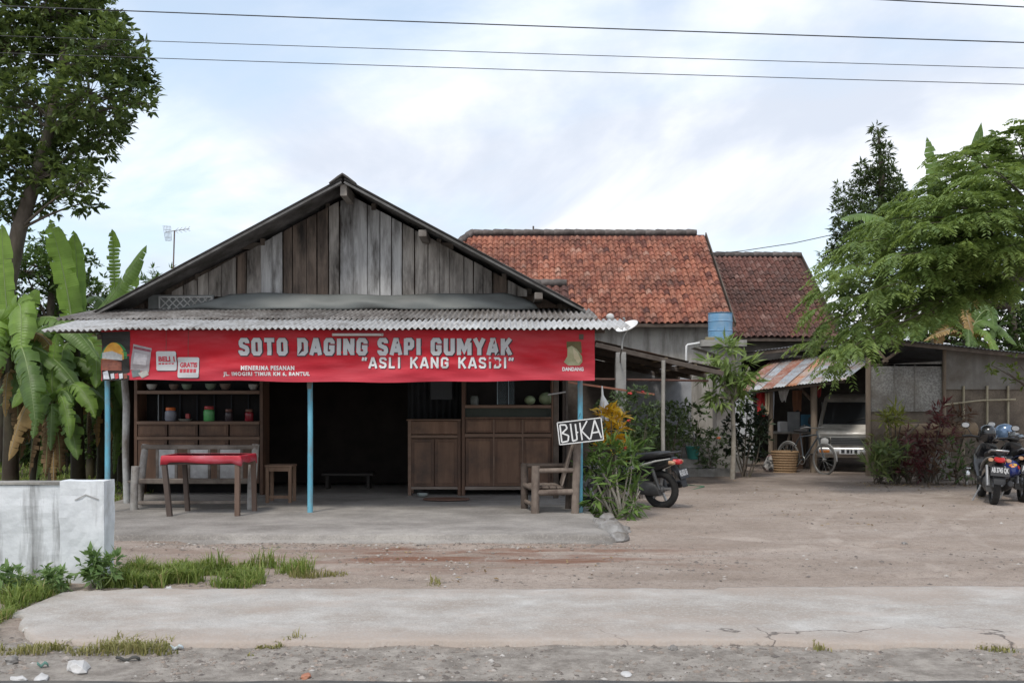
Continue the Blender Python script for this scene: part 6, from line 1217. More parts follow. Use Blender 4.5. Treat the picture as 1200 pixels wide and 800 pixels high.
helmet('blue grey metallic helmet at the right frame edge', (PX(1181, 15.7), 15.8, PZ(507, 15.7)), M('helmet_blue', (.10, .16, .26), (.14, .21, .32), 6, .22, 0, metal=.4, coat=.6), R(60), R(-8))
helmet('dark blue helmet with orange decals hung beside the right scooter', (PX(1184, 15.0), 15.0, PZ(550, 15.0)), M('helmet_navy', (.015, .025, .13), (.02, .035, .17), 6, .25, 0, coat=.6), R(200), R(20), patch=[(150, .03, .05, .04, M('dec_orange', (.55, .16, .03), None, 5, .3, 0)), (165, .035, .03, .025, M('dec_yellow', (.6, .4, .08), None, 5, .3, 0)), (185, -.01, .03, .03, M('dec_red', (.4, .04, .03), None, 5, .3, 0))])
# ================================================================== vegetation
BARK = M('bark', (.07, .055, .042), (.13, .105, .085), 9, .95, .6, st=(1, 1, .4), c3=(.10, .11, .07), dirt=.4)
BARKP = M('bark_pale', (.26, .23, .19), (.36, .33, .28), 9, .9, .5)
def curve3(a, b, c, n=10):
    a, b, c = Vector(a), Vector(b), Vector(c); return [a*(1-t)**2+b*2*t*(1-t)+c*t*t for t in [i/n for i in range(n+1)]]
def rosettes(ends, outs, k, ln, wd, droop, g=rng):
    n = len(ends); E = np.repeat(ends, k, 0); O = np.repeat(outs, k, 0); d = rand_dirs(n*k, -.5)*1.0+O*.55; d[:, 2] -= droop; d = nrm(d)
    nn = np.tile(np.array([0, 0, 1.]), (n*k, 1))+g.normal(0, .45, (n*k, 3)); L = ln*g.uniform(.65, 1.25, n*k)
    return E+d*(L*.1)[:, None], d, nn, L, L*wd
def tree(name, label, trunk, trad, clumps, mat, per, ln, wd, droop=.15, k=8, fill=.55, group='trees around the stall', cat='tree', depth=1.0, bark=BARK, twig=True):
    t = thing(name, label, cat, tuple(trunk[0]), group=group)
    MB().tube(trunk, trad, 10).build('trunk', bark, t, True)
    Ps, Ds, Ns, Ls, Ws, Rs = [], [], [], [], [], []
    T = [Vector(q) for q in trunk]
    for ci, (c, r) in enumerate(clumps):
        c = Vector(c); base = min(T[len(T)//3:], key=lambda q: (q-c).length+(0 if q.z < c.z else .8)); mid = (base+c)/2+Vector((random.uniform(-.15, .15), random.uniform(-.15, .15), .1))
        if twig:
            rr = trad[-1]*.75; MB().tube(curve3(base, mid, c, 6), [rr*(1-.12*i) for i in range(7)], 6).build('limb', bark, t, True)
        m = max(6, int(per*(r/.6)**2)); d = rand_dirs(m); rad = r*(fill+(1-fill)*rng.random(m)**.5)*rng.uniform(.8, 1.12, m); e = np.array(c)+d*rad[:, None]*np.array([1, depth, .85])
        a, b_, n_, l_, w_ = rosettes(e, d, k, ln, wd, droop); Ps.append(a); Ds.append(b_); Ns.append(n_); Ls.append(l_); Ws.append(w_); Rs.append(np.clip(np.repeat(rng.random(m)*.5, k)+rng.random(m*k)*.5, 0, 1))
        if twig:
            tw = MB()
            for q in e[::3]: tw.tube([c, c.lerp(Vector(q), .5)+Vector((0, 0, -.03)), Vector(q)], [rr*.30, rr*.18, .004], 4, False)
            tw.build('twigs', bark, t, kind='stuff')
    leaves('crown', np.concatenate(Ps), np.concatenate(Ds), np.concatenate(Ns), np.concatenate(Ls), np.concatenate(Ws), mat, t, 'stuff', np.concatenate(Rs))
    return t
def cl_px(lst, d, jit=.8): return [(P(x, y, d+random.uniform(-jit, jit)), r/FPX*d) for x, y, r in lst]
LT = FOL('leaf_dark', (.036, .065, .02), (.16, .22, .065), .3, .4)
tree('broadleaf_tree', 'tall dark leaved tree leaning in from the left edge', [P(-4, 540, 17), P(2, 440, 17), P(8, 340, 17), P(22, 270, 17), P(40, 215, 17), P(58, 150, 17), P(72, 80, 17), P(80, 20, 17)], [.17, .155, .14, .13, .115, .09, .065, .04],
     cl_px([(20, 60, 55), (70, 45, 52), (118, 55, 42), (150, 105, 32), (105, 110, 52), (45, 125, 55), (78, 175, 46), (112, 160, 34), (28, 190, 46), (92, 215, 28), (-25, 110, 60), (55, 0, 50), (108, 25, 36), (0, 0, 50), (-40, 40, 60), (150, 72, 30), (172, 120, 14), (135, 145, 22), (98, 238, 18), (12, 235, 32), (60, 205, 32), (-15, 180, 45), (168, 95, 16), (50, 235, 22), (130, 40, 26), (100, -20, 40), (40, -50, 60)], 17, .9), LT, 95, .15, .46, .1, 8, .3)
# background trees at the left
MG_ = FOL('leaf_mid', (.035, .07, .018), (.12, .19, .05), .3, .5)
tree('background_tree', 'mid green tree standing behind the banana plants at left', [P(50, 545, 25), P(52, 450, 25), P(58, 380, 25), P(62, 320, 25)], [.16, .14, .11, .06], cl_px([(30, 320, 42), (70, 310, 38), (95, 350, 42), (50, 370, 45), (10, 380, 45), (110, 390, 36), (75, 415, 45), (20, 440, 45), (130, 380, 28), (55, 285, 24), (-25, 320, 45), (0, 300, 30), (120, 430, 40), (145, 410, 30), (50, 450, 45), (90, 460, 45), (0, 480, 45), (130, 475, 40)], 25, .8), MG_, 62, .17, .45, .2, 8, .3)
tree('background_tree', 'small feathery tree top showing above the left roof slope', [P(180, 540, 26), P(185, 420, 26), P(188, 340, 26)], [.1, .08, .04], cl_px([(186, 325, 18), (175, 335, 16), (198, 332, 14), (190, 350, 24), (165, 352, 22)], 26, .4), MG_, 30, .17, .25, .0, 8, .3)
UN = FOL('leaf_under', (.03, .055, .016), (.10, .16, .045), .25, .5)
def shrub(name, label, base, clumps, mat, per, ln, wd, droop=.1, k=7, stems=5, cat='shrub', group=None, bark=BARK, fill=.2, srad=.012, flowers=None, node=None):
    t = thing(name, label, cat, tuple(base), group=group); Ps, Ds, Ns, Ls, Ws, Rs = [], [], [], [], [], []; base = Vector(base); b1 = base
    if node: b1 = Vector(node); MB().tube(curve3(base, base.lerp(b1, .5)+Vector((.06, 0, 0)), b1, 6), [srad*(1.8-.1*i) for i in range(7)], 8).build('trunk', bark, t, True)
    for ci, (c, r) in enumerate(clumps):
        c = Vector(c); b0 = b1+Vector((random.uniform(-.08, .08), random.uniform(-.08, .08), 0))
        MB().tube(curve3(b0, (b0+c)/2+Vector((random.uniform(-.12, .12), random.uniform(-.1, .1), .05)), c, 6), [srad*(1.3-.13*i) for i in range(7)], 6).build('stem', bark, t, True)
        m = max(4, int(per*(r/.3)**2)); d = rand_dirs(m); e = np.array(c)+d*(r*(fill+(1-fill)*rng.random(m)**.6))[:, None]
        a, b_, n_, l_, w_ = rosettes(e, d, k, ln, wd, droop); Ps.append(a); Ds.append(b_); Ns.append(n_); Ls.append(l_); Ws.append(w_); Rs.append(np.clip(np.repeat(rng.random(m)*.5, k)+rng.random(m*k)*.5, 0, 1))
    leaves('foliage', np.concatenate(Ps), np.concatenate(Ds), np.concatenate(Ns), np.concatenate(Ls), np.concatenate(Ws), mat, t, 'stuff', np.concatenate(Rs))
    for (px, py, d, r, m) in (flowers or []): 
        c = P(px, py, d); mb = MB()
        for q in range(7): a = q*.9; mb.rock(c+Vector((r*.5*math.cos(a), r*.5*math.sin(a), r*.25*math.sin(a*2))), r*.6, r*.6, r*.45, q, 1)
        mb.build('flower', m, t)
    return t
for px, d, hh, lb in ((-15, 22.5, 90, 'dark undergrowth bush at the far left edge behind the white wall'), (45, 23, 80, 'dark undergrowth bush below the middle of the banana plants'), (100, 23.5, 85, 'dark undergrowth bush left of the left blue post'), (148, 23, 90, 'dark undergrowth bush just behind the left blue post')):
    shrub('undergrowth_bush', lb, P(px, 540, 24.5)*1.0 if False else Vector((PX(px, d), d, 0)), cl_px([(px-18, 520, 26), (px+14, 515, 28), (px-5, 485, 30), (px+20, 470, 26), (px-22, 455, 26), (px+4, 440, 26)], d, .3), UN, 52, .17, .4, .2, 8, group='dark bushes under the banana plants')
# ------------------------------------------------------------------ banana plants
BN = FOL('banana_leaf', (.06, .12, .022), (.21, .33, .07), .45, .38); BND = FOL('banana_dark', (.04, .085, .026), (.13, .21, .055), .38, .4); BNX = FOL('banana_dry', (.17, .085, .03), (.36, .25, .11), .3, .8)
def veins(m):
    t = m.node_tree; L = t.links.new; b = t.nodes['Principled BSDF']; a = t.nodes.new('ShaderNodeAttribute'); a.attribute_name = 'vt'; mu = t.nodes.new('ShaderNodeMath'); mu.operation = 'MULTIPLY'; mu.inputs[1].default_value = 330; L(a.outputs['Fac'], mu.inputs[0])
    si = t.nodes.new('ShaderNodeMath'); si.operation = 'SINE'; L(mu.outputs[0], si.inputs[0]); co = t.nodes.new('ShaderNodeTexCoord'); n = t.nodes.new('ShaderNodeTexNoise'); n.inputs['Scale'].default_value = 3.5; n.inputs['Detail'].default_value = 6; L(co.outputs['Object'], n.inputs[0])
    bp = t.nodes.new('ShaderNodeBump'); bp.inputs['Strength'].default_value = .22; bp.inputs['Distance'].default_value = .006; L(si.outputs[0], bp.inputs['Height']); L(bp.outputs[0], b.inputs['Normal'])
    src = b.inputs['Base Color'].links[0].from_socket; hs = t.nodes.new('ShaderNodeHueSaturation'); mr = t.nodes.new('ShaderNodeMapRange'); mr.inputs[1].default_value = .25; mr.inputs[2].default_value = .75; mr.inputs[3].default_value = .55; mr.inputs[4].default_value = 1.4; L(n.outputs[0], mr.inputs[0]); L(mr.outputs[0], hs.inputs['Value']); L(src, hs.inputs['Color']); L(hs.outputs[0], b.inputs['Base Color'])
BNK = FOL('banana_dead', (.055, .032, .018), (.17, .11, .055), .15, .9)
for q_ in (BN, BND, BNX, BNK): veins(q_)
RIB = M('midrib', (.16, .22, .08), (.22, .28, .11), 6, .5, .05); PST = M('pseudostem', (.045, .04, .022), (.10, .085, .045), 6, .7, .3, st=(1, 1, .2), c3=(.035, .022, .014), dirt=.48, dscale=2)
def banana_leaf(par, a, b, c, wd, mat, hint=(0, -1, .4), tat=.15, droop=.25, seed=0, n=26):
    g = random.Random(seed); cv = curve3(a, b, c, n); V = []; F = []; Rn = []; VT = []
    W = lambda t: wd*.5*min(1, (t/.16)**.6)*min(1, ((1-t)/.22)**.55)
    hint = Vector(hint); k = 0; rc = [.5+.35*g.random() for _ in range(3)]
    for s in (-1, 1):
        edge = 0
        for i in range(n):
            t0, t1 = i/n, (i+1)/n
            if t0 < .06: continue
            torn = g.random() < tat; q = []
            for jj, t in ((i, t0), (i+1, t1)):
                d = (cv[min(jj+1, n)]-cv[max(jj-1, 0)]).normalized(); sd__ = d.cross(hint).normalized(); nn = sd__.cross(d).normalized()
                w_ = W(t)*(1+.05*math.sin(jj*1.7+s)); fwd = .10*w_
                if torn: w_ *= g.uniform(.55, .9)
                for f in (0, .35, .7, 1):
                    dr = droop*(f**1.6)*w_*1.3
                    q.append(cv[jj]+sd__*(s*w_*f)+nn*(.10*w_*math.sin(f*3.14)-dr)+d*(fwd*f*1.2)+(nn*(g.uniform(-.12, .05)*w_*f) if torn else Vector())-(d*(.35*(t1-t0)*f*(1 if jj > i else 0)) if torn else Vector()))
            V += q; sh_ = rc[0]+.12*g.uniform(-1, 1)+.05*(i % 2)
            for f in range(3): F.append((k+f, k+f+1, k+4+f+1, k+4+f))
            Rn += [min(1, max(0, sh_+.1*(f % 4)/3)) for f in range(8)]; VT += [t0]*4+[t1]*4; k += 8
    o = np_mesh('leaf', V, F, mat, par, Rn, smooth=True, extra={'vt': VT})
    MB().tube(cv[:-1], [max(.004, .022*(1-i/n)*min(1.3, wd/.4)) for i in range(n)], 6).build('midrib', RIB if mat is not BNX else BARKP, o, True)
    return o
def banana(label, base, top, r, lv, group, seed):
    t = thing('banana_plant', label, 'banana plant', tuple(base), group=group); base, top = Vector(base), Vector(top)
    MB().tube([base-Vector((0, 0, .05)), base.lerp(top, .3), base.lerp(top, .7), top], [r*.95, r*.8, r*.7, r*.5], 12).build('pseudostem', PST, t, True)
    for i, (a, b, c, wd, mt, hint, tat, dr) in enumerate(lv): banana_leaf(t, a, b, c, wd*.82, mt, hint, tat*1.4 if mt is not BN else tat+.08, dr, seed*50+i)
    gg = random.Random(seed*7)
    for i in range(5 if 'left' in group else 2):           # dead leaves hanging round the stem
        az = gg.uniform(0, 6.28); dv = Vector((math.cos(az), math.sin(az)-.4, 0)); a = base.lerp(top, gg.uniform(.6, .98)); banana_leaf(t, a, a+dv*.3+Vector((0, 0, .15)), a+dv*.32+Vector((gg.uniform(-.1, .1), 0, -min(a.z-.15, gg.uniform(.6, 1.2)))), gg.uniform(.16, .26), gg.choice([BNK, BNK, BNX, BND]), (dv.x, dv.y-.6, .1), .7, .5, seed*130+i)
    for i in range(7 if 'left' in group else 7):
        az = gg.uniform(0, 6.28); L = gg.uniform(.9, 1.5)*(1 if r > .1 else .8); dv = Vector((math.cos(az), math.sin(az)*.8, 0)); tp = top-Vector((0, 0, gg.uniform(0, .25)))
        banana_leaf(t, tp, tp+dv*L*.45+Vector((0, 0, gg.uniform(.25, .8))), tp+dv*L*.9+Vector((0, 0, gg.uniform(-.9, .1))), gg.uniform(.22, .34), BNX if i == 4 else gg.choice([BND, BND, BN]), (0, -.5, .9), gg.uniform(.3, .7), .4, seed*90+i)
    return t
F_ = (0, -1, .25); U_ = (0, -.35, 1)
D = 17.2
s1 = P(88, 400, D)
banana('banana plant with two tall upright bright leaves left of the stall roof', Vector((PX(92, D), D, 0)), P(88, 395, D), .14, [
    (P(86, 392, D), P(80, 330, D), P(58, 256, D-.2), .50, BN, F_, .05, .12), (P(90, 390, D), P(94, 330, D+.2), P(86, 270, D+.2), .33, BN, (.4, -1, .1), .04, .15), (P(90, 388, D), P(100, 330, D+.3), P(95, 285, D+.3), .16, BN, (1, -.6, .1), .04, .2),
    (P(70, 408, D), P(110, 385, D-.5), P(172, 287, D-.9), .44, BND, (.2, -.9, .7), .10, .35), (P(90, 400, D), P(140, 330, D+.6), P(112, 420, D+.7), .45, BND, U_, .2, .4), (P(84, 405, D), P(60, 350, D-.5), P(20, 420, D-.9), .48, BND, U_, .25, .45),
    (P(88, 402, D), P(60, 395, D-.9), P(82, 470, D-1.3), .42, BND, U_, .2, .35), (P(88, 402, D), P(118, 380, D-.9), P(112, 455, D-1.3), .42, BN, (0, -.8, .6), .2, .3)], 'banana plants left of the stall', 1)
D = 18.4
banana('tattered banana plant right behind the left end of the porch roof', Vector((PX(135, D), D, 0)), P(134, 370, D), .13, [
    (P(133, 375, D), P(136, 330, D), P(131, 268, D), .36, BN, F_, .55, .15), (P(135, 372, D), P(146, 340, D), P(158, 318, D+.2), .40, BN, F_, .2, .2), (P(133, 378, D), P(112, 320, D+.4), P(85, 372, D+.6), .42, BND, U_, .2, .4),
    (P(134, 380, D), P(165, 360, D+.5), P(160, 430, D+.6), .42, BND, U_, .3, .4), (P(134, 382, D), P(120, 370, D-.6), P(96, 440, D-.9), .42, BND, U_, .3, .4), (P(134, 385, D), P(145, 400, D-.6), P(140, 470, D-.7), .40, BND, F_, .2, .3)], 'banana plants left of the stall', 2)
D = 16.4
banana('banana plant with broad drooping leaves at the left frame edge', Vector((PX(12, D), D, 0)), P(14, 400, D), .15, [
    (P(14, 400, D), P(28, 300, D-.4), P(24, 432, D-.9), .52, BN, (.1, -1, .3), .10, .2), (P(12, 400, D), P(4, 330, D), P(2, 262, D), .36, BN, F_, .08, .15), (P(12, 404, D), P(-12, 330, D-.3), P(-10, 440, D-.5), .5, BN, F_, .1, .25),
    (P(14, 402, D), P(60, 330, D-.5), P(118, 425, D-.7), .46, BND, U_, .25, .4), (P(14, 405, D), P(30, 380, D-1.2), P(42, 500, D-1.5), .46, BND, (0, -.8, .6), .3, .35), (P(14, 405, D), P(60, 400, D-.4), P(95, 460, D-.6), .40, BND, U_, .3, .35), (P(14, 405, D), P(-20, 400, D-.8), P(-30, 480, D-1), .4, BND, U_, .3, .4)], 'banana plants left of the stall', 3)
D = 20
banana('slim young banana plant among the dark undergrowth', Vector((PX(62, D), D, 0)), P(66, 440, D), .08, [
    (P(66, 445, D), P(80, 410, D-.3), P(118, 470, D-.5), .36, BND, U_, .1, .35), (P(66, 445, D), P(60, 400, D-.3), P(30, 450, D-.5), .36, BND, U_, .1, .35), (P(66, 445, D), P(70, 430, D-.4), P(64, 510, D-.5), .30, BND, F_, .1, .3)], 'banana plants left of the stall', 4)
D = 19.5
banana('banana plant stem just left of the left blue post', Vector((PX(106, D), D, 0)), P(110, 455, D), .11, [
    (P(110, 455, D), P(96, 410, D-.4), P(70, 500, D-.6), .40, BND, U_, .2, .35), (P(110, 455, D), P(130, 430, D-.4), P(148, 490, D-.6), .38, BND, U_, .2, .35), (P(110, 455, D), P(105, 425, D-.4), P(118, 400, D-.5), .34, BND, F_, .1, .3)], 'banana plants left of the stall', 5)
D = 16.0
banana('young banana plant with fresh leaves just behind the stained wall', Vector((PX(60, D), D, 0)), P(62, 470, D), .07, [
    (P(62, 472, D), P(40, 420, D-.2), P(14, 478, D-.4), .36, BN, (0, -.7, .8), .15, .3), (P(62, 472, D), P(88, 420, D-.2), P(112, 490, D-.4), .36, BN, (0, -.7, .8), .15, .3), (P(62, 470, D), P(58, 420, D), P(70, 388, D), .28, BN, F_, .1, .2), (P(62, 472, D), P(74, 440, D-.4), P(82, 515, D-.6), .30, BN, F_, .2, .3), (P(62, 474, D), P(48, 440, D-.4), P(38, 515, D-.6), .30, BND, F_, .2, .3)], 'banana plants left of the stall', 10)
D = 17.8
banana('banana plant squeezed between the left blue post and log post', Vector((PX(142, D), D, 0)), P(142, 450, D), .08, [
    (P(142, 452, D), P(150, 400, D-.2), P(152, 480, D-.4), .34, BND, F_, .2, .3), (P(142, 452, D), P(128, 410, D-.2), P(104, 470, D-.4), .36, BN, U_, .2, .3), (P(142, 452, D), P(136, 430, D-.3), P(132, 510, D-.5), .30, BND, F_, .2, .3)], 'banana plants left of the stall', 11)
D = 16.9
banana('banana plant with hanging leaves just behind the white wall', Vector((PX(40, D), D, 0)), P(44, 430, D), .09, [
    (P(44, 432, D), P(70, 380, D-.4), P(86, 478, D-.8), .44, BND, (0, -.7, .8), .3, .35), (P(44, 432, D), P(30, 390, D-.4), P(8, 470, D-.8), .44, BND, (0, -.7, .8), .3, .35), (P(44, 432, D), P(95, 400, D), P(122, 445, D-.3), .42, BND, U_, .25, .35), (P(44, 432, D), P(52, 400, D-.7), P(50, 500, D-1), .4, BND, F_, .3, .35), (P(44, 430, D), P(20, 360, D+.2), P(46, 340, D+.2), .36, BN, F_, .1, .2), (P(44, 440, D), P(30, 430, D-.2), P(34, 520, D-.3), .25, BNX, F_, .5, .3), (P(44, 440, D), P(54, 440, D-.2), P(52, 525, D-.3), .22, BNX, F_, .5, .3)], 'banana plants left of the stall', 8)
D = 17.6
banana('banana plant filling the shade left of the display cabinet', Vector((PX(118, D), D, 0)), P(118, 430, D), .08, [
    (P(118, 432, D), P(140, 400, D-.3), P(146, 480, D-.5), .40, BND, U_, .2, .35), (P(118, 432, D), P(100, 390, D-.3), P(78, 460, D-.5), .42, BND, U_, .2, .35), (P(118, 432, D), P(122, 410, D-.5), P(108, 500, D-.7), .36, BND, F_, .2, .35), (P(118, 432, D), P(98, 420, D-.4), P(66, 425, D-.6), .40, BND, U_, .2, .3), (P(118, 440, D), P(112, 440, D-.2), P(114, 525, D-.3), .22, BNX, F_, .5, .3), (P(118, 440, D), P(130, 450, D-.2), P(128, 520, D-.3), .22, BNX, F_, .5, .3)], 'banana plants left of the stall', 9)
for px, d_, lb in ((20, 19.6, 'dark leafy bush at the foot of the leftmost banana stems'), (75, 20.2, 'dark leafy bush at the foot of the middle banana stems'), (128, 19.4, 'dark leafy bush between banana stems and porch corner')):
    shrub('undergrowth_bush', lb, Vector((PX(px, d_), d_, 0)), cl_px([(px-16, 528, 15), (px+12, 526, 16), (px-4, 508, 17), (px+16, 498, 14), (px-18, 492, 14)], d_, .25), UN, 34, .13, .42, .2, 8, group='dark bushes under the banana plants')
# bananas behind the right shed
D = 24.5
banana('banana plant with dry brown leaves above the shed roof at right', Vector((PX(1135, D), D, 0)), P(1133, 395, D), .15, [
    (P(1133, 395, D), P(1110, 340, D-.3), P(1058, 396, D-.5), .6, BND, U_, .5, .4), (P(1133, 395, D), P(1125, 330, D-.2), P(1140, 398, D-.6), .45, BNX, F_, .6, .3), (P(1133, 395, D), P(1150, 350, D), P(1192, 405, D-.3), .55, BND, U_, .2, .35), (P(1133, 395, D), P(1108, 370, D-.3), P(1096, 405, D-.5), .4, BNX, F_, .5, .3),
    (P(1133, 392, D), P(1128, 300, D), P(1150, 143, D), .6, BND, F_, .5, .2), (P(1133, 395, D), P(1165, 330, D), P(1165, 398, D-.3), .5, BND, F_, .3, .3), (P(1133, 395, D), P(1090, 360, D-.3), P(1068, 405, D-.5), .5, BND, F_, .4, .3), (P(1130, 395, D), P(1118, 375, D-.4), P(1082, 400, D-.6), .35, BNX, U_, .5, .3)], 'banana plants behind the shed', 6)
D = 26
banana('banana plant with an upright leaf rising above the right tree canopy', Vector((PX(1095, D), D, 0)), P(1096, 330, D), .15, [
    (P(1096, 330, D), P(1108, 240, D), P(1086, 160, D), .62, BND, F_, .6, .25), (P(1096, 330, D), P(1050, 230, D), P(984, 258, D), .62, BND, (0, -.6, .8), .2, .3), (P(1096, 330, D), P(1060, 260, D), P(1030, 330, D), .6, BND, U_, .4, .4), (P(1096, 330, D), P(1130, 240, D), P(1165, 330, D), .6, BND, U_, .3, .4), (P(1096, 335, D), P(1115, 250, D), P(1108, 215, D), .6, BND, F_, .2, .3)], 'banana plants behind the shed', 7)
# ------------------------------------------------------------------ conical mango-like tree far right
tree('conical_tree', 'slender conical dark tree rising behind the right canopy', [P(1032, 480, 30), P(1032, 360, 30), P(1033, 260, 30), P(1033, 200, 30), P(1029, 150, 30)], [.2, .17, .12, .08, .02],
     cl_px([(1028, 152, 8), (1029, 166, 10), (1036, 178, 12), (1031, 195, 15), (1042, 204, 14), (1022, 208, 12), (1038, 222, 20), (1052, 226, 14), (1030, 240, 22), (1056, 240, 16), (1040, 256, 26), (1008, 196, 8), (1009, 207, 11), (1006, 222, 13), (1000, 236, 16), (1018, 250, 20), (984, 218, 6), (985, 232, 9), (986, 248, 12), (990, 268, 17), (1006, 275, 24), (984, 288, 16), (974, 300, 14), (1030, 285, 30), (1060, 270, 24)], 30, .5), FOL('leaf_mango', (.03, .052, .018), (.11, .155, .05), .2, .45), 95, .20, .30, .45, 7, .2, depth=1)
tree('background_tree', 'dark tree mass filling the gap under the right canopy', [Vector((PX(1190, 29), 29, 0)), P(1190, 420, 29), P(1185, 360, 29)], [.16, .14, .1], cl_px([(1130, 400, 40), (1170, 380, 45), (1210, 360, 50), (1160, 340, 40), (1200, 310, 45), (1100, 380, 35), (1220, 420, 50), (1120, 350, 35), (1060, 385, 30), (1010, 395, 26), (1190, 420, 40), (985, 335, 18), (1000, 355, 24), (982, 372, 20), (1020, 330, 26), (1040, 360, 28)], 29, .6), UN, 34, .22, .42, .2, 8, .25)
# ------------------------------------------------------------------ feathery canopy tree at the right edge
def feathery(label):
    D = 17.0; base = Vector((PX(1232, D), D+.3, 0)); t = thing('feathery_tree', label, 'tree', tuple(base), group='trees around the stall')
    fork = P(1226, 322, D+.3); MB().tube([base-Vector((0, 0, .1)), P(1228, 500, D+.3), P(1226, 440, D+.3), P(1226, 370, D+.3), fork, P(1226, 260, D+.2), P(1220, 200, D)], [.13, .11, .10, .09, .07, .05, .03], 12).build('trunk', BARK, t, True)
    g = random.Random(5); FP, FD = [], []                 # frond bases and directions
    tips = [(958, 398, .4), (956, 360, -.5), (962, 338, .6), (975, 318, -1.0), (985, 300, .2), (1000, 285, -.4), (1015, 270, 1.0), (1035, 258, -.6), (1055, 246, .4), (1075, 236, -.9), (1085, 222, .2), (1098, 205, -.3), (1115, 192, .7), (1128, 180, -.6), (1150, 172, .2), (1170, 165, .8), (1188, 158, -.4), (1215, 150, .2),
            (985, 425, -.7), (1000, 405, -1.4), (1010, 380, -1.0), (1025, 340, -1.6), (1050, 300, -1.8), (1085, 262, -1.7), (1125, 225, -1.6), (1165, 200, -1.7), (1045, 350, -.2), (1075, 318, -1.2), (1105, 290, -1.6), (1150, 250, -1.9), (1180, 290, -1.6), (1125, 300, -1.0), (1110, 262, .8), (1000, 320, 1.4), (1045, 275, 1.7), (1090, 235, 1.6), (1240, 250, -.5), (1270, 300, .3), (975, 408, -1.0), (968, 378, -.2)]
    for (px, py, dd) in tips:
        tip = P(px, py, D+dd); h = min(1, max(0, (400-py)/250)); org = fork.lerp(P(1214, 220, D+.1), max(0, h-.15)); mid = org.lerp(tip, .55)+Vector((0, 0, .16+.22*g.random()))
        cv = curve3(org, mid, tip, 14); MB().tube(cv, [.030*(1-.06*i) for i in range(15)], 6).build('branch', BARK, t, True)
        L = (tip-org).length
        for i in range(3, 15):
            d = (cv[min(14, i+1)]-cv[i-1]).normalized(); sdv = d.cross(Vector((0, 0, 1))).normalized()
            for s in (-1, 1):
                if g.random() < .15: continue
                l2 = g.uniform(.25, .7)*min(1, L/2.2)*(1.1-.55*(i/14)); e = cv[i]+sdv*(s*l2)+d*(l2*.55)+Vector((0, 0, g.uniform(-.10, .10)-.04))
                m = max(2, int(l2/.095))
                for q in range(m+1):
                    b = cv[i].lerp(e, (q+.4)/(m+.6)); dr = (sdv*(s*.7)+d*.6+Vector((g.uniform(-.5, .5), g.uniform(-.5, .5), g.uniform(-.15, .25)))).normalized(); FP.append(b); FD.append(dr)
        for q in range(5): FP.append(tip+Vector((g.uniform(-.05, .05),)*3)); FD.append((d+Vector((g.uniform(-.7, .7), g.uniform(-.7, .7), g.uniform(-.4, .3)))).normalized())
    FP = np.array(FP); FD = nrm(np.array(FD)); n = len(FP); K = 11; ln = rng.uniform(.20, .44, n)
    side = nrm(np.cross(FD, np.tile([0, 0, 1.], (n, 1)))); up = np.cross(side, FD); P_, D_, N_, L_, W_, R_ = [], [], [], [], [], []
    tone = np.clip(.15+.6*rng.random(n), 0, 1)
    for k in range(K):
        f = (k+1)/K; c = FP+FD*(ln*f)[:, None]; c[:, 2] -= ln*.55*f*f
        for s in (-1, 1):
            dd = side*s*.95+FD*.55+rng.normal(0, .12, (n, 3)); dd[:, 2] -= .45
            P_.append(c); D_.append(nrm(dd)); N_.append(up+rng.normal(0, .25, (n, 3))); l = ln*.36*(1-.55*abs(f-.45))*rng.uniform(.65, 1.3, n); L_.append(l); W_.append(l*.34); R_.append(np.clip(tone+.25*rng.random(n), 0, 1))
    leaves('crown', np.concatenate(P_), np.concatenate(D_), np.concatenate(N_), np.concatenate(L_), np.concatenate(W_), FOL('leaf_feather', (.07, .12, .03), (.22, .30, .088), .36, .5), t, 'stuff', np.concatenate(R_))
    # thin sprig hanging low at the frame edge
    return t
feathery('broad feathery leaved tree spreading over the shed at right')
# ------------------------------------------------------------------ garden plants between stall and yard
YEL = FOL('croton_yellow', (.42, .22, .02), (.72, .52, .05), .25, .4); GRN = FOL('leaf_green', (.05, .10, .025), (.17, .26, .07), .3, .4); GRY = FOL('leaf_greyish', (.05, .085, .035), (.15, .20, .09), .3, .5)
RF_ = M('flower_red', (.45, .03, .03), (.6, .06, .05), 9, .6, 0)
d = 13.7
shrub('croton', 'yellow leaved croton shrub behind the black board sign', Vector((PX(716, d), d, 0)), cl_px([(708, 482, 10), (716, 492, 13), (722, 508, 12), (712, 520, 12), (726, 520, 9), (706, 502, 9)], d, .12), YEL, 26, .17, .40, -.1, 7, srad=.012)
d = 13.0
fr_ = shrub('frangipani', 'leafy green shrub with bare pale stems at the porch corner', Vector((PX(722, d), d, 0)), cl_px([(700, 530, 16), (722, 534, 17), (740, 545, 14), (700, 556, 14), (716, 560, 15), (748, 566, 9), (738, 584, 9), (695, 580, 8), (688, 545, 9), (742, 528, 10), (702, 590, 9), (734, 598, 8), (714, 600, 9), (746, 590, 7)], d, .2), GRN, 26, .20, .22, .15, 8, bark=BARKP, srad=.013)
for a, b, c, r in (((728, 612), (726, 580), (700, 545), .024), ((722, 612), (706, 585), (696, 556), .02), ((731, 612), (722, 575), (722, 548), .022), ((735, 606), (742, 590), (750, 575), .014)):
    MB().tube(curve3(P(*a, d-.1), P(*b, d-.15), P(*c, d-.05), 8), [r*(1-.06*i) for i in range(9)], 8).build('bare_stem', BARKP, fr_, True)
d = 16.2
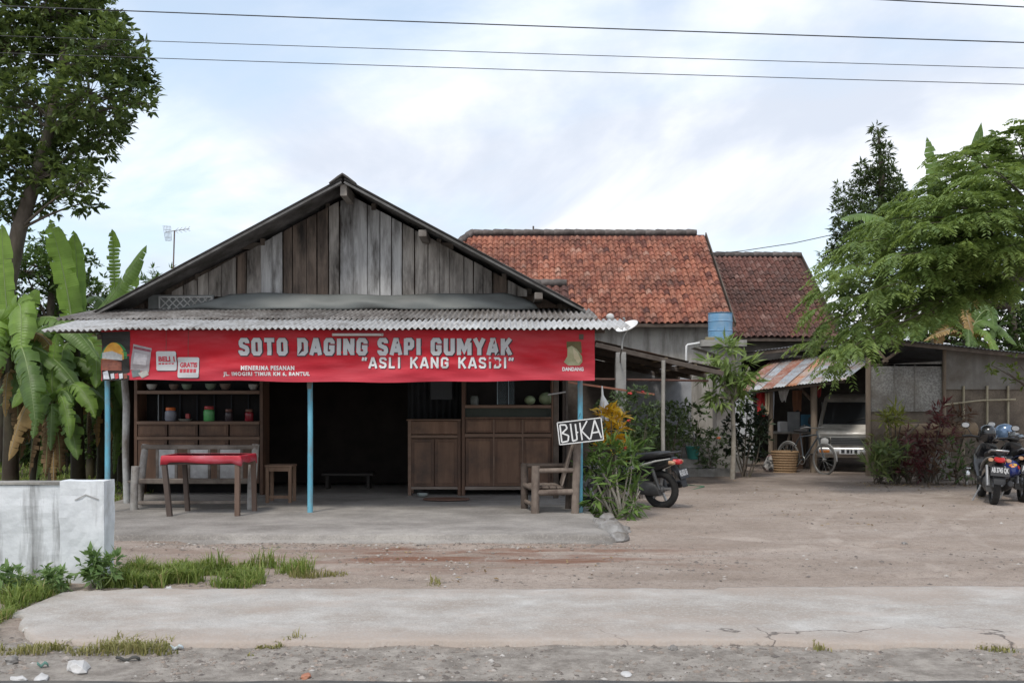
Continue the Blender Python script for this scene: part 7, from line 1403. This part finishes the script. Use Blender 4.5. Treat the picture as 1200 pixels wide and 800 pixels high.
shrub('rose_bush', 'rose bush with red blooms left of the scooter seat', Vector((PX(742, d), d, 0)), cl_px([(735, 470, 14), (748, 462, 12), (760, 475, 13), (740, 495, 15), (758, 505, 15), (745, 520, 14), (728, 482, 9), (768, 488, 9)], d, .25), GRY, 48, .085, .5, .1, 7, flowers=[(738, 461, d-.3, .04, RF_), (753, 459, d-.2, .03, RF_), (737, 493, d-.4, .04, RF_), (733, 525, d-.4, .045, RF_)], srad=.009)
for px, py, d, lb in ((748, 512, 15.6, 'leafy dark bush right behind the left scooter seat'), (722, 478, 16.8, 'green bush under the concrete post of the lean-to'), (812, 492, 20.6, 'loose bush against the block wall beside the pale stick'), (776, 490, 20.8, 'dim bush in the shade of the lean-to wall'), (832, 520, 20.2, 'low bush at the foot of the pale green sapling')):
    shrub('garden_bush', lb, Vector((PX(px, d), d, 0)), cl_px([(px-12, py, 11), (px+10, py-8, 11), (px, py+14, 12), (px+12, py+18, 10), (px-12, py+22, 10), (px-2, py-14, 8)], d, .2), random.choice([GRY, UN]), 38, .10, .42, .1, 7, srad=.007, group='bushes of the yard garden')
d = 18.3
shrub('garden_bush', 'thin green bush in front of the bluish wall', Vector((PX(785, d), d, 0)), cl_px([(778, 500, 14), (795, 492, 13), (788, 515, 14), (803, 508, 12), (770, 515, 12), (800, 475, 8), (778, 478, 8)], d, .3), GRY, 44, .10, .45, .1, 7, srad=.008, flowers=[(842, 513, d, .04, M('flower_orange', (.55, .12, .04), (.65, .2, .06), 9, .6, 0))])
d = 19.0
shrub('garden_bush', 'low dark bush at the base of the block wall', Vector((PX(765, d), d, 0)), cl_px([(755, 525, 13), (772, 530, 12), (790, 528, 10), (745, 515, 11)], d, .2), UN, 40, .11, .45, .1, 7, srad=.008)
d = 19.6
tp_ = shrub('leafy_sapling', 'pale green sapling with long drooping leaves before the tank stand', Vector((PX(858, d), d, 0)), cl_px([(848, 418, 16), (862, 432, 17), (838, 440, 15), (852, 452, 16), (872, 448, 14), (842, 466, 11), (866, 466, 12), (830, 425, 9), (855, 405, 9), (878, 430, 9)], d, .25), FOL('leaf_pale', (.09, .15, .04), (.25, .33, .11), .35, .45), 13, .30, .22, .6, 8, bark=BARKP, srad=.03, node=P(858, 468, 19.6))
d = 20.0
shrub('dark_bush', 'dense dark bush beside the left shed post', Vector((PX(872, d), d, 0)), cl_px([(862, 500, 16), (880, 490, 17), (870, 520, 18), (890, 512, 13), (858, 522, 11), (884, 530, 13), (876, 470, 13), (893, 492, 10)], d, .3), FOL('leaf_black', (.010, .018, .009), (.035, .055, .022), .15, .5), 24, .13, .45, .2, 8, srad=.014)
# ------------------------------------------------------------------ plants before the shed wall
MAR = FOL('leaf_maroon', (.05, .016, .018), (.15, .045, .04), .25, .5); OLV = FOL('leaf_olive', (.10, .12, .02), (.28, .30, .07), .3, .5); BRN = FOL('leaf_brownish', (.07, .04, .025), (.17, .10, .06), .2, .6); STR = FOL('leaf_strap', (.06, .10, .03), (.20, .24, .09), .3, .5)
d = 18.9
shrub('dracaena', 'yellow green dracaena rosette against the woven shed panel', Vector((PX(1046, d), d, 0)), cl_px([(1040, 489, 8), (1048, 486, 9), (1057, 490, 8), (1044, 496, 8)], d, .1), OLV, 34, .24, .16, .1, 7, srad=.016)
shrub('red_leaved_shrub', 'dark maroon leaved shrub in front of the rolled mat', Vector((PX(1080, d), d-.3, 0)), cl_px([(1072, 528, 15), (1088, 515, 16), (1078, 545, 13), (1098, 500, 14), (1104, 485, 13), (1090, 535, 12), (1065, 515, 10), (1112, 510, 10)], d-.3, .25), MAR, 26, .17, .22, .15, 7, srad=.012)
shrub('brown_fern', 'reddish brown fern mass on top of the rolled mat', Vector((PX(1122, d), d+.3, .0)), cl_px([(1112, 487, 11), (1124, 488, 11), (1135, 490, 9), (1120, 498, 9)], d+.3, .15), BRN, 22, .19, .16, .25, 8, srad=.008)
d = 18.4
shrub('strap_leaf_plant', 'tall strap leaved plant at the left corner of the shed wall', Vector((PX(1028, d), d, 0)), cl_px([(1022, 550, 10), (1034, 552, 10), (1028, 538, 10), (1038, 540, 10)], d, .15), STR, 22, .32, .11, -.75, 7, srad=.008)
shrub('croton', 'reddish green croton shrub beside the van', Vector((PX(1034, d), d+.3, 0)), cl_px([(1026, 522, 9), (1036, 514, 11), (1046, 524, 11), (1030, 532, 9), (1050, 536, 10)], d+.3, .2), FOL('leaf_mixed', (.10, .035, .02), (.18, .20, .06), .25, .5), 18, .17, .24, .1, 7, srad=.012)
shrub('strap_leaf_plant', 'dark tangled shrub between the strap leaved plant and red shrub', Vector((PX(1054, d), d, 0)), cl_px([(1052, 548, 13), (1064, 552, 12), (1045, 556, 10), (1058, 532, 11)], d, .15), FOL('leaf_tangle', (.03, .04, .02), (.09, .10, .05), .2, .6), 18, .17, .2, .1, 7, srad=.01)
d = 16.9
shrub('hanging_sprig', 'low yellow green sprig sprouting from the feathery tree trunk', P(1226, 470, 17.25), cl_px([(1162, 428, 9), (1180, 436, 12), (1195, 428, 12), (1196, 448, 9)], d, .2), FOL('leaf_sprig', (.06, .10, .02), (.18, .22, .05), .3, .5), 14, .12, .4, .2, 7, srad=.012)
d = 18.2
for k, (px, lb, mt, l_) in enumerate(((1048, 'low greenish bush at the left end of the shed bed', STR, .2), (1072, 'low maroon bush in the middle of the shed bed', MAR, .16), (1100, 'low brown bush under the rolled mat', BRN, .15), (1122, 'low dark bush near the shiny metal fitting', UN, .13), (1146, 'low tangled bush left of the parked scooters', FOL('leaf_tangle', (.03, .04, .02), (.09, .10, .05), .2, .6), .13))):
    shrub('bed_bush', lb, Vector((PX(px, d), d+.1*(k % 2), 0)), cl_px([(px-10, 550, 10), (px+8, 552, 10), (px-3, 538, 11), (px+10, 532, 9), (px-10, 524, 8)], d, .2), mt, 24, l_, .24, .05, 7, srad=.008, group='low bushes along the shed bed')
# dead leaves on the dirt, uncountable
pts = np.array(gpts(260, PX(1000, 18), PX(1150, 18), 17.4, 18.5)+gpts(60, -4, 1.2, 8.3, 10.4, .0)+gpts(120, 3, 9, 12, 19, .05)); n = len(pts); pts[:, 2] += .012
dd = rand_dirs(n); dd[:, 2] *= .15; nn = np.tile([0, 0, 1.], (n, 1))+rng.normal(0, .3, (n, 3))
tag(leaves('leaf_litter', pts, dd, nn, rng.uniform(.03, .075, n), rng.uniform(.018, .035, n), FOL('dead_leaf', (.10, .06, .03), (.34, .25, .13), .1, .8)), 'dry fallen leaves scattered on the dirt', kind='stuff')
# weeds by the white wall
def weed(px, py, d, label, hh, n=5, ln=.09):
    b = Vector((PX(px, d), d, gz(PX(px, d), d))); cl = [(b+Vector((random.uniform(-.12, .12), random.uniform(-.08, .08), hh*random.uniform(.35, 1))), random.uniform(.05, .08)) for _ in range(n)]
    shrub('weed', label, b, cl, FOL('leaf_weed', (.07, .13, .04), (.20, .30, .11), .35, .5), 55, ln, .42, .05, 6, srad=.005, bark=RIB, cat='weed', group='weeds by the white wall')
weed(112, 690, 8.14, 'tallest leafy weed in front of the white wall pillar', .26, 6); weed(125, 692, 8.18, 'leafy weed at the right foot of the white wall pillar', .25, 5); weed(50, 695, 7.9, 'bushy dark weed before the stained wall section', .2, 5, .07); weed(12, 700, 7.8, 'leafy weed at the left frame edge by the wall', .26, 4); weed(72, 692, 8.0, 'low weed between the bushy weed and the pillar', .18, 4)
# ================================================================== stones and litter one can pick out
RK = M('rock_grey', (.20, .195, .19), (.32, .31, .30), 7, .9, .5, c3=(.14, .12, .10), dirt=.45, dscale=4); RKL = M('rock_pale', (.42, .41, .40), (.54, .53, .52), 7, .9, .4); RKB = M('brick_bit', (.32, .13, .08), (.40, .19, .12), 7, .9, .4)
def rk(px, py, sx, sy, sz, m, label, cat='stone', grp='stones on the ground', seed=None, d=None):
    d = d or HC*FPX/(py-HOR); x = PX(px, d); o = MB().rock((0, 0, 0), sx, sy, sz, seed or int(px*3+py), 2).build('stone', m, None, False, bevel=sz*.06); o.location = (x, d, max(gz(x, d), 0)+sz*.22); tag(o, label, cat, grp)
rk(703, 612, .14, .12, .11, RK, 'grey rock touching the right end of the porch slab', d=11.9); rk(716, 622, .17, .13, .12, RK, 'largest grey rock beside the porch corner', d=11.3); rk(724, 634, .15, .10, .08, RK, 'flat grey rock in front of the largest corner rock', d=10.85); rk(712, 606, .12, .10, .10, RK, 'grey rock furthest back in the porch corner pile', d=12.5); rk(732, 618, .08, .08, .06, RK, 'small rock at the right of the porch corner pile', d=11.6)
rk(92, 785, .11, .06, .045, RKL, 'largest whitish stone on the verge at bottom left'); rk(14, 776, .045, .04, .035, RK, 'rounded grey stone at the bottom left corner'); rk(48, 796, .075, .035, .02, RKL, 'flat white stone at the bottom left edge'); rk(22, 797, .05, .03, .018, RKL, 'white stone chip in the bottom left corner')
rk(198, 693, .035, .03, .028, RKL, 'pale round stone at the grass strip end'); rk(170, 692, .04, .03, .025, RK, 'grey stone on the apron edge beside the grass'); rk(300, 742, .022, .02, .016, RK, 'dark pebble on the front of the apron')
rk(733, 790, .05, .03, .012, RKL, 'flat white chip on the verge near the road'); rk(789, 761, .03, .028, .028, RK, 'dark pebble at the apron front edge'); rk(148, 694, .05, .035, .03, RK, 'grey stone among the rubble by the weeds'); rk(160, 690, .035, .03, .026, RKL, 'pale stone among the rubble by the weeds'); rk(230, 755, .05, .03, .015, RKB, 'orange brick fragment on the verge'); rk(358, 793, .05, .03, .015, RKB, 'orange brick fragment near the road edge'); rk(1060, 640, .04, .03, .02, RK, 'small stone in the open yard'); rk(859, 717, .03, .02, .02, RKB, 'brown clod on the pale apron')
# scraps of litter
def scrap(px, py, w_, l_, c, label, rz):
    d = HC*FPX/(py-HOR); x = PX(px, d); mb = MB(); n = 6; V = []
    for j in range(n+1):
        for i in range(n+1): u, v = i/n-.5, j/n-.5; V.append((u*w_, v*l_, .012+.010*math.sin(u*9+px)+.008*math.cos(v*11)))
    mb.add(V, [(j*(n+1)+i, j*(n+1)+i+1, (j+1)*(n+1)+i+1, (j+1)*(n+1)+i) for j in range(n) for i in range(n)]); o = mb.build('litter', M('lit_'+label.split()[0], c, tuple(q*1.2 for q in c), 9, .6), None, True); o.location = (x, d, gz(x, d)+.006); o.rotation_euler = (0, 0, rz); md = o.modifiers.new('t', 'SOLIDIFY'); md.thickness = .002; tag(o, label, 'litter', 'litter on the verge')
scrap(207, 761, .08, .04, (.42, .47, .50), 'bluish plastic scrap on the verge below the apron', .3); scrap(50, 782, .06, .03, (.10, .20, .17), 'teal plastic scrap at the bottom left', .5); scrap(150, 774, .14, .02, (.06, .06, .055), 'dark strip of rubber on the verge', .1); scrap(35, 740, .08, .05, (.5, .5, .48), 'white paper scrap in the grass by the verge', .9)
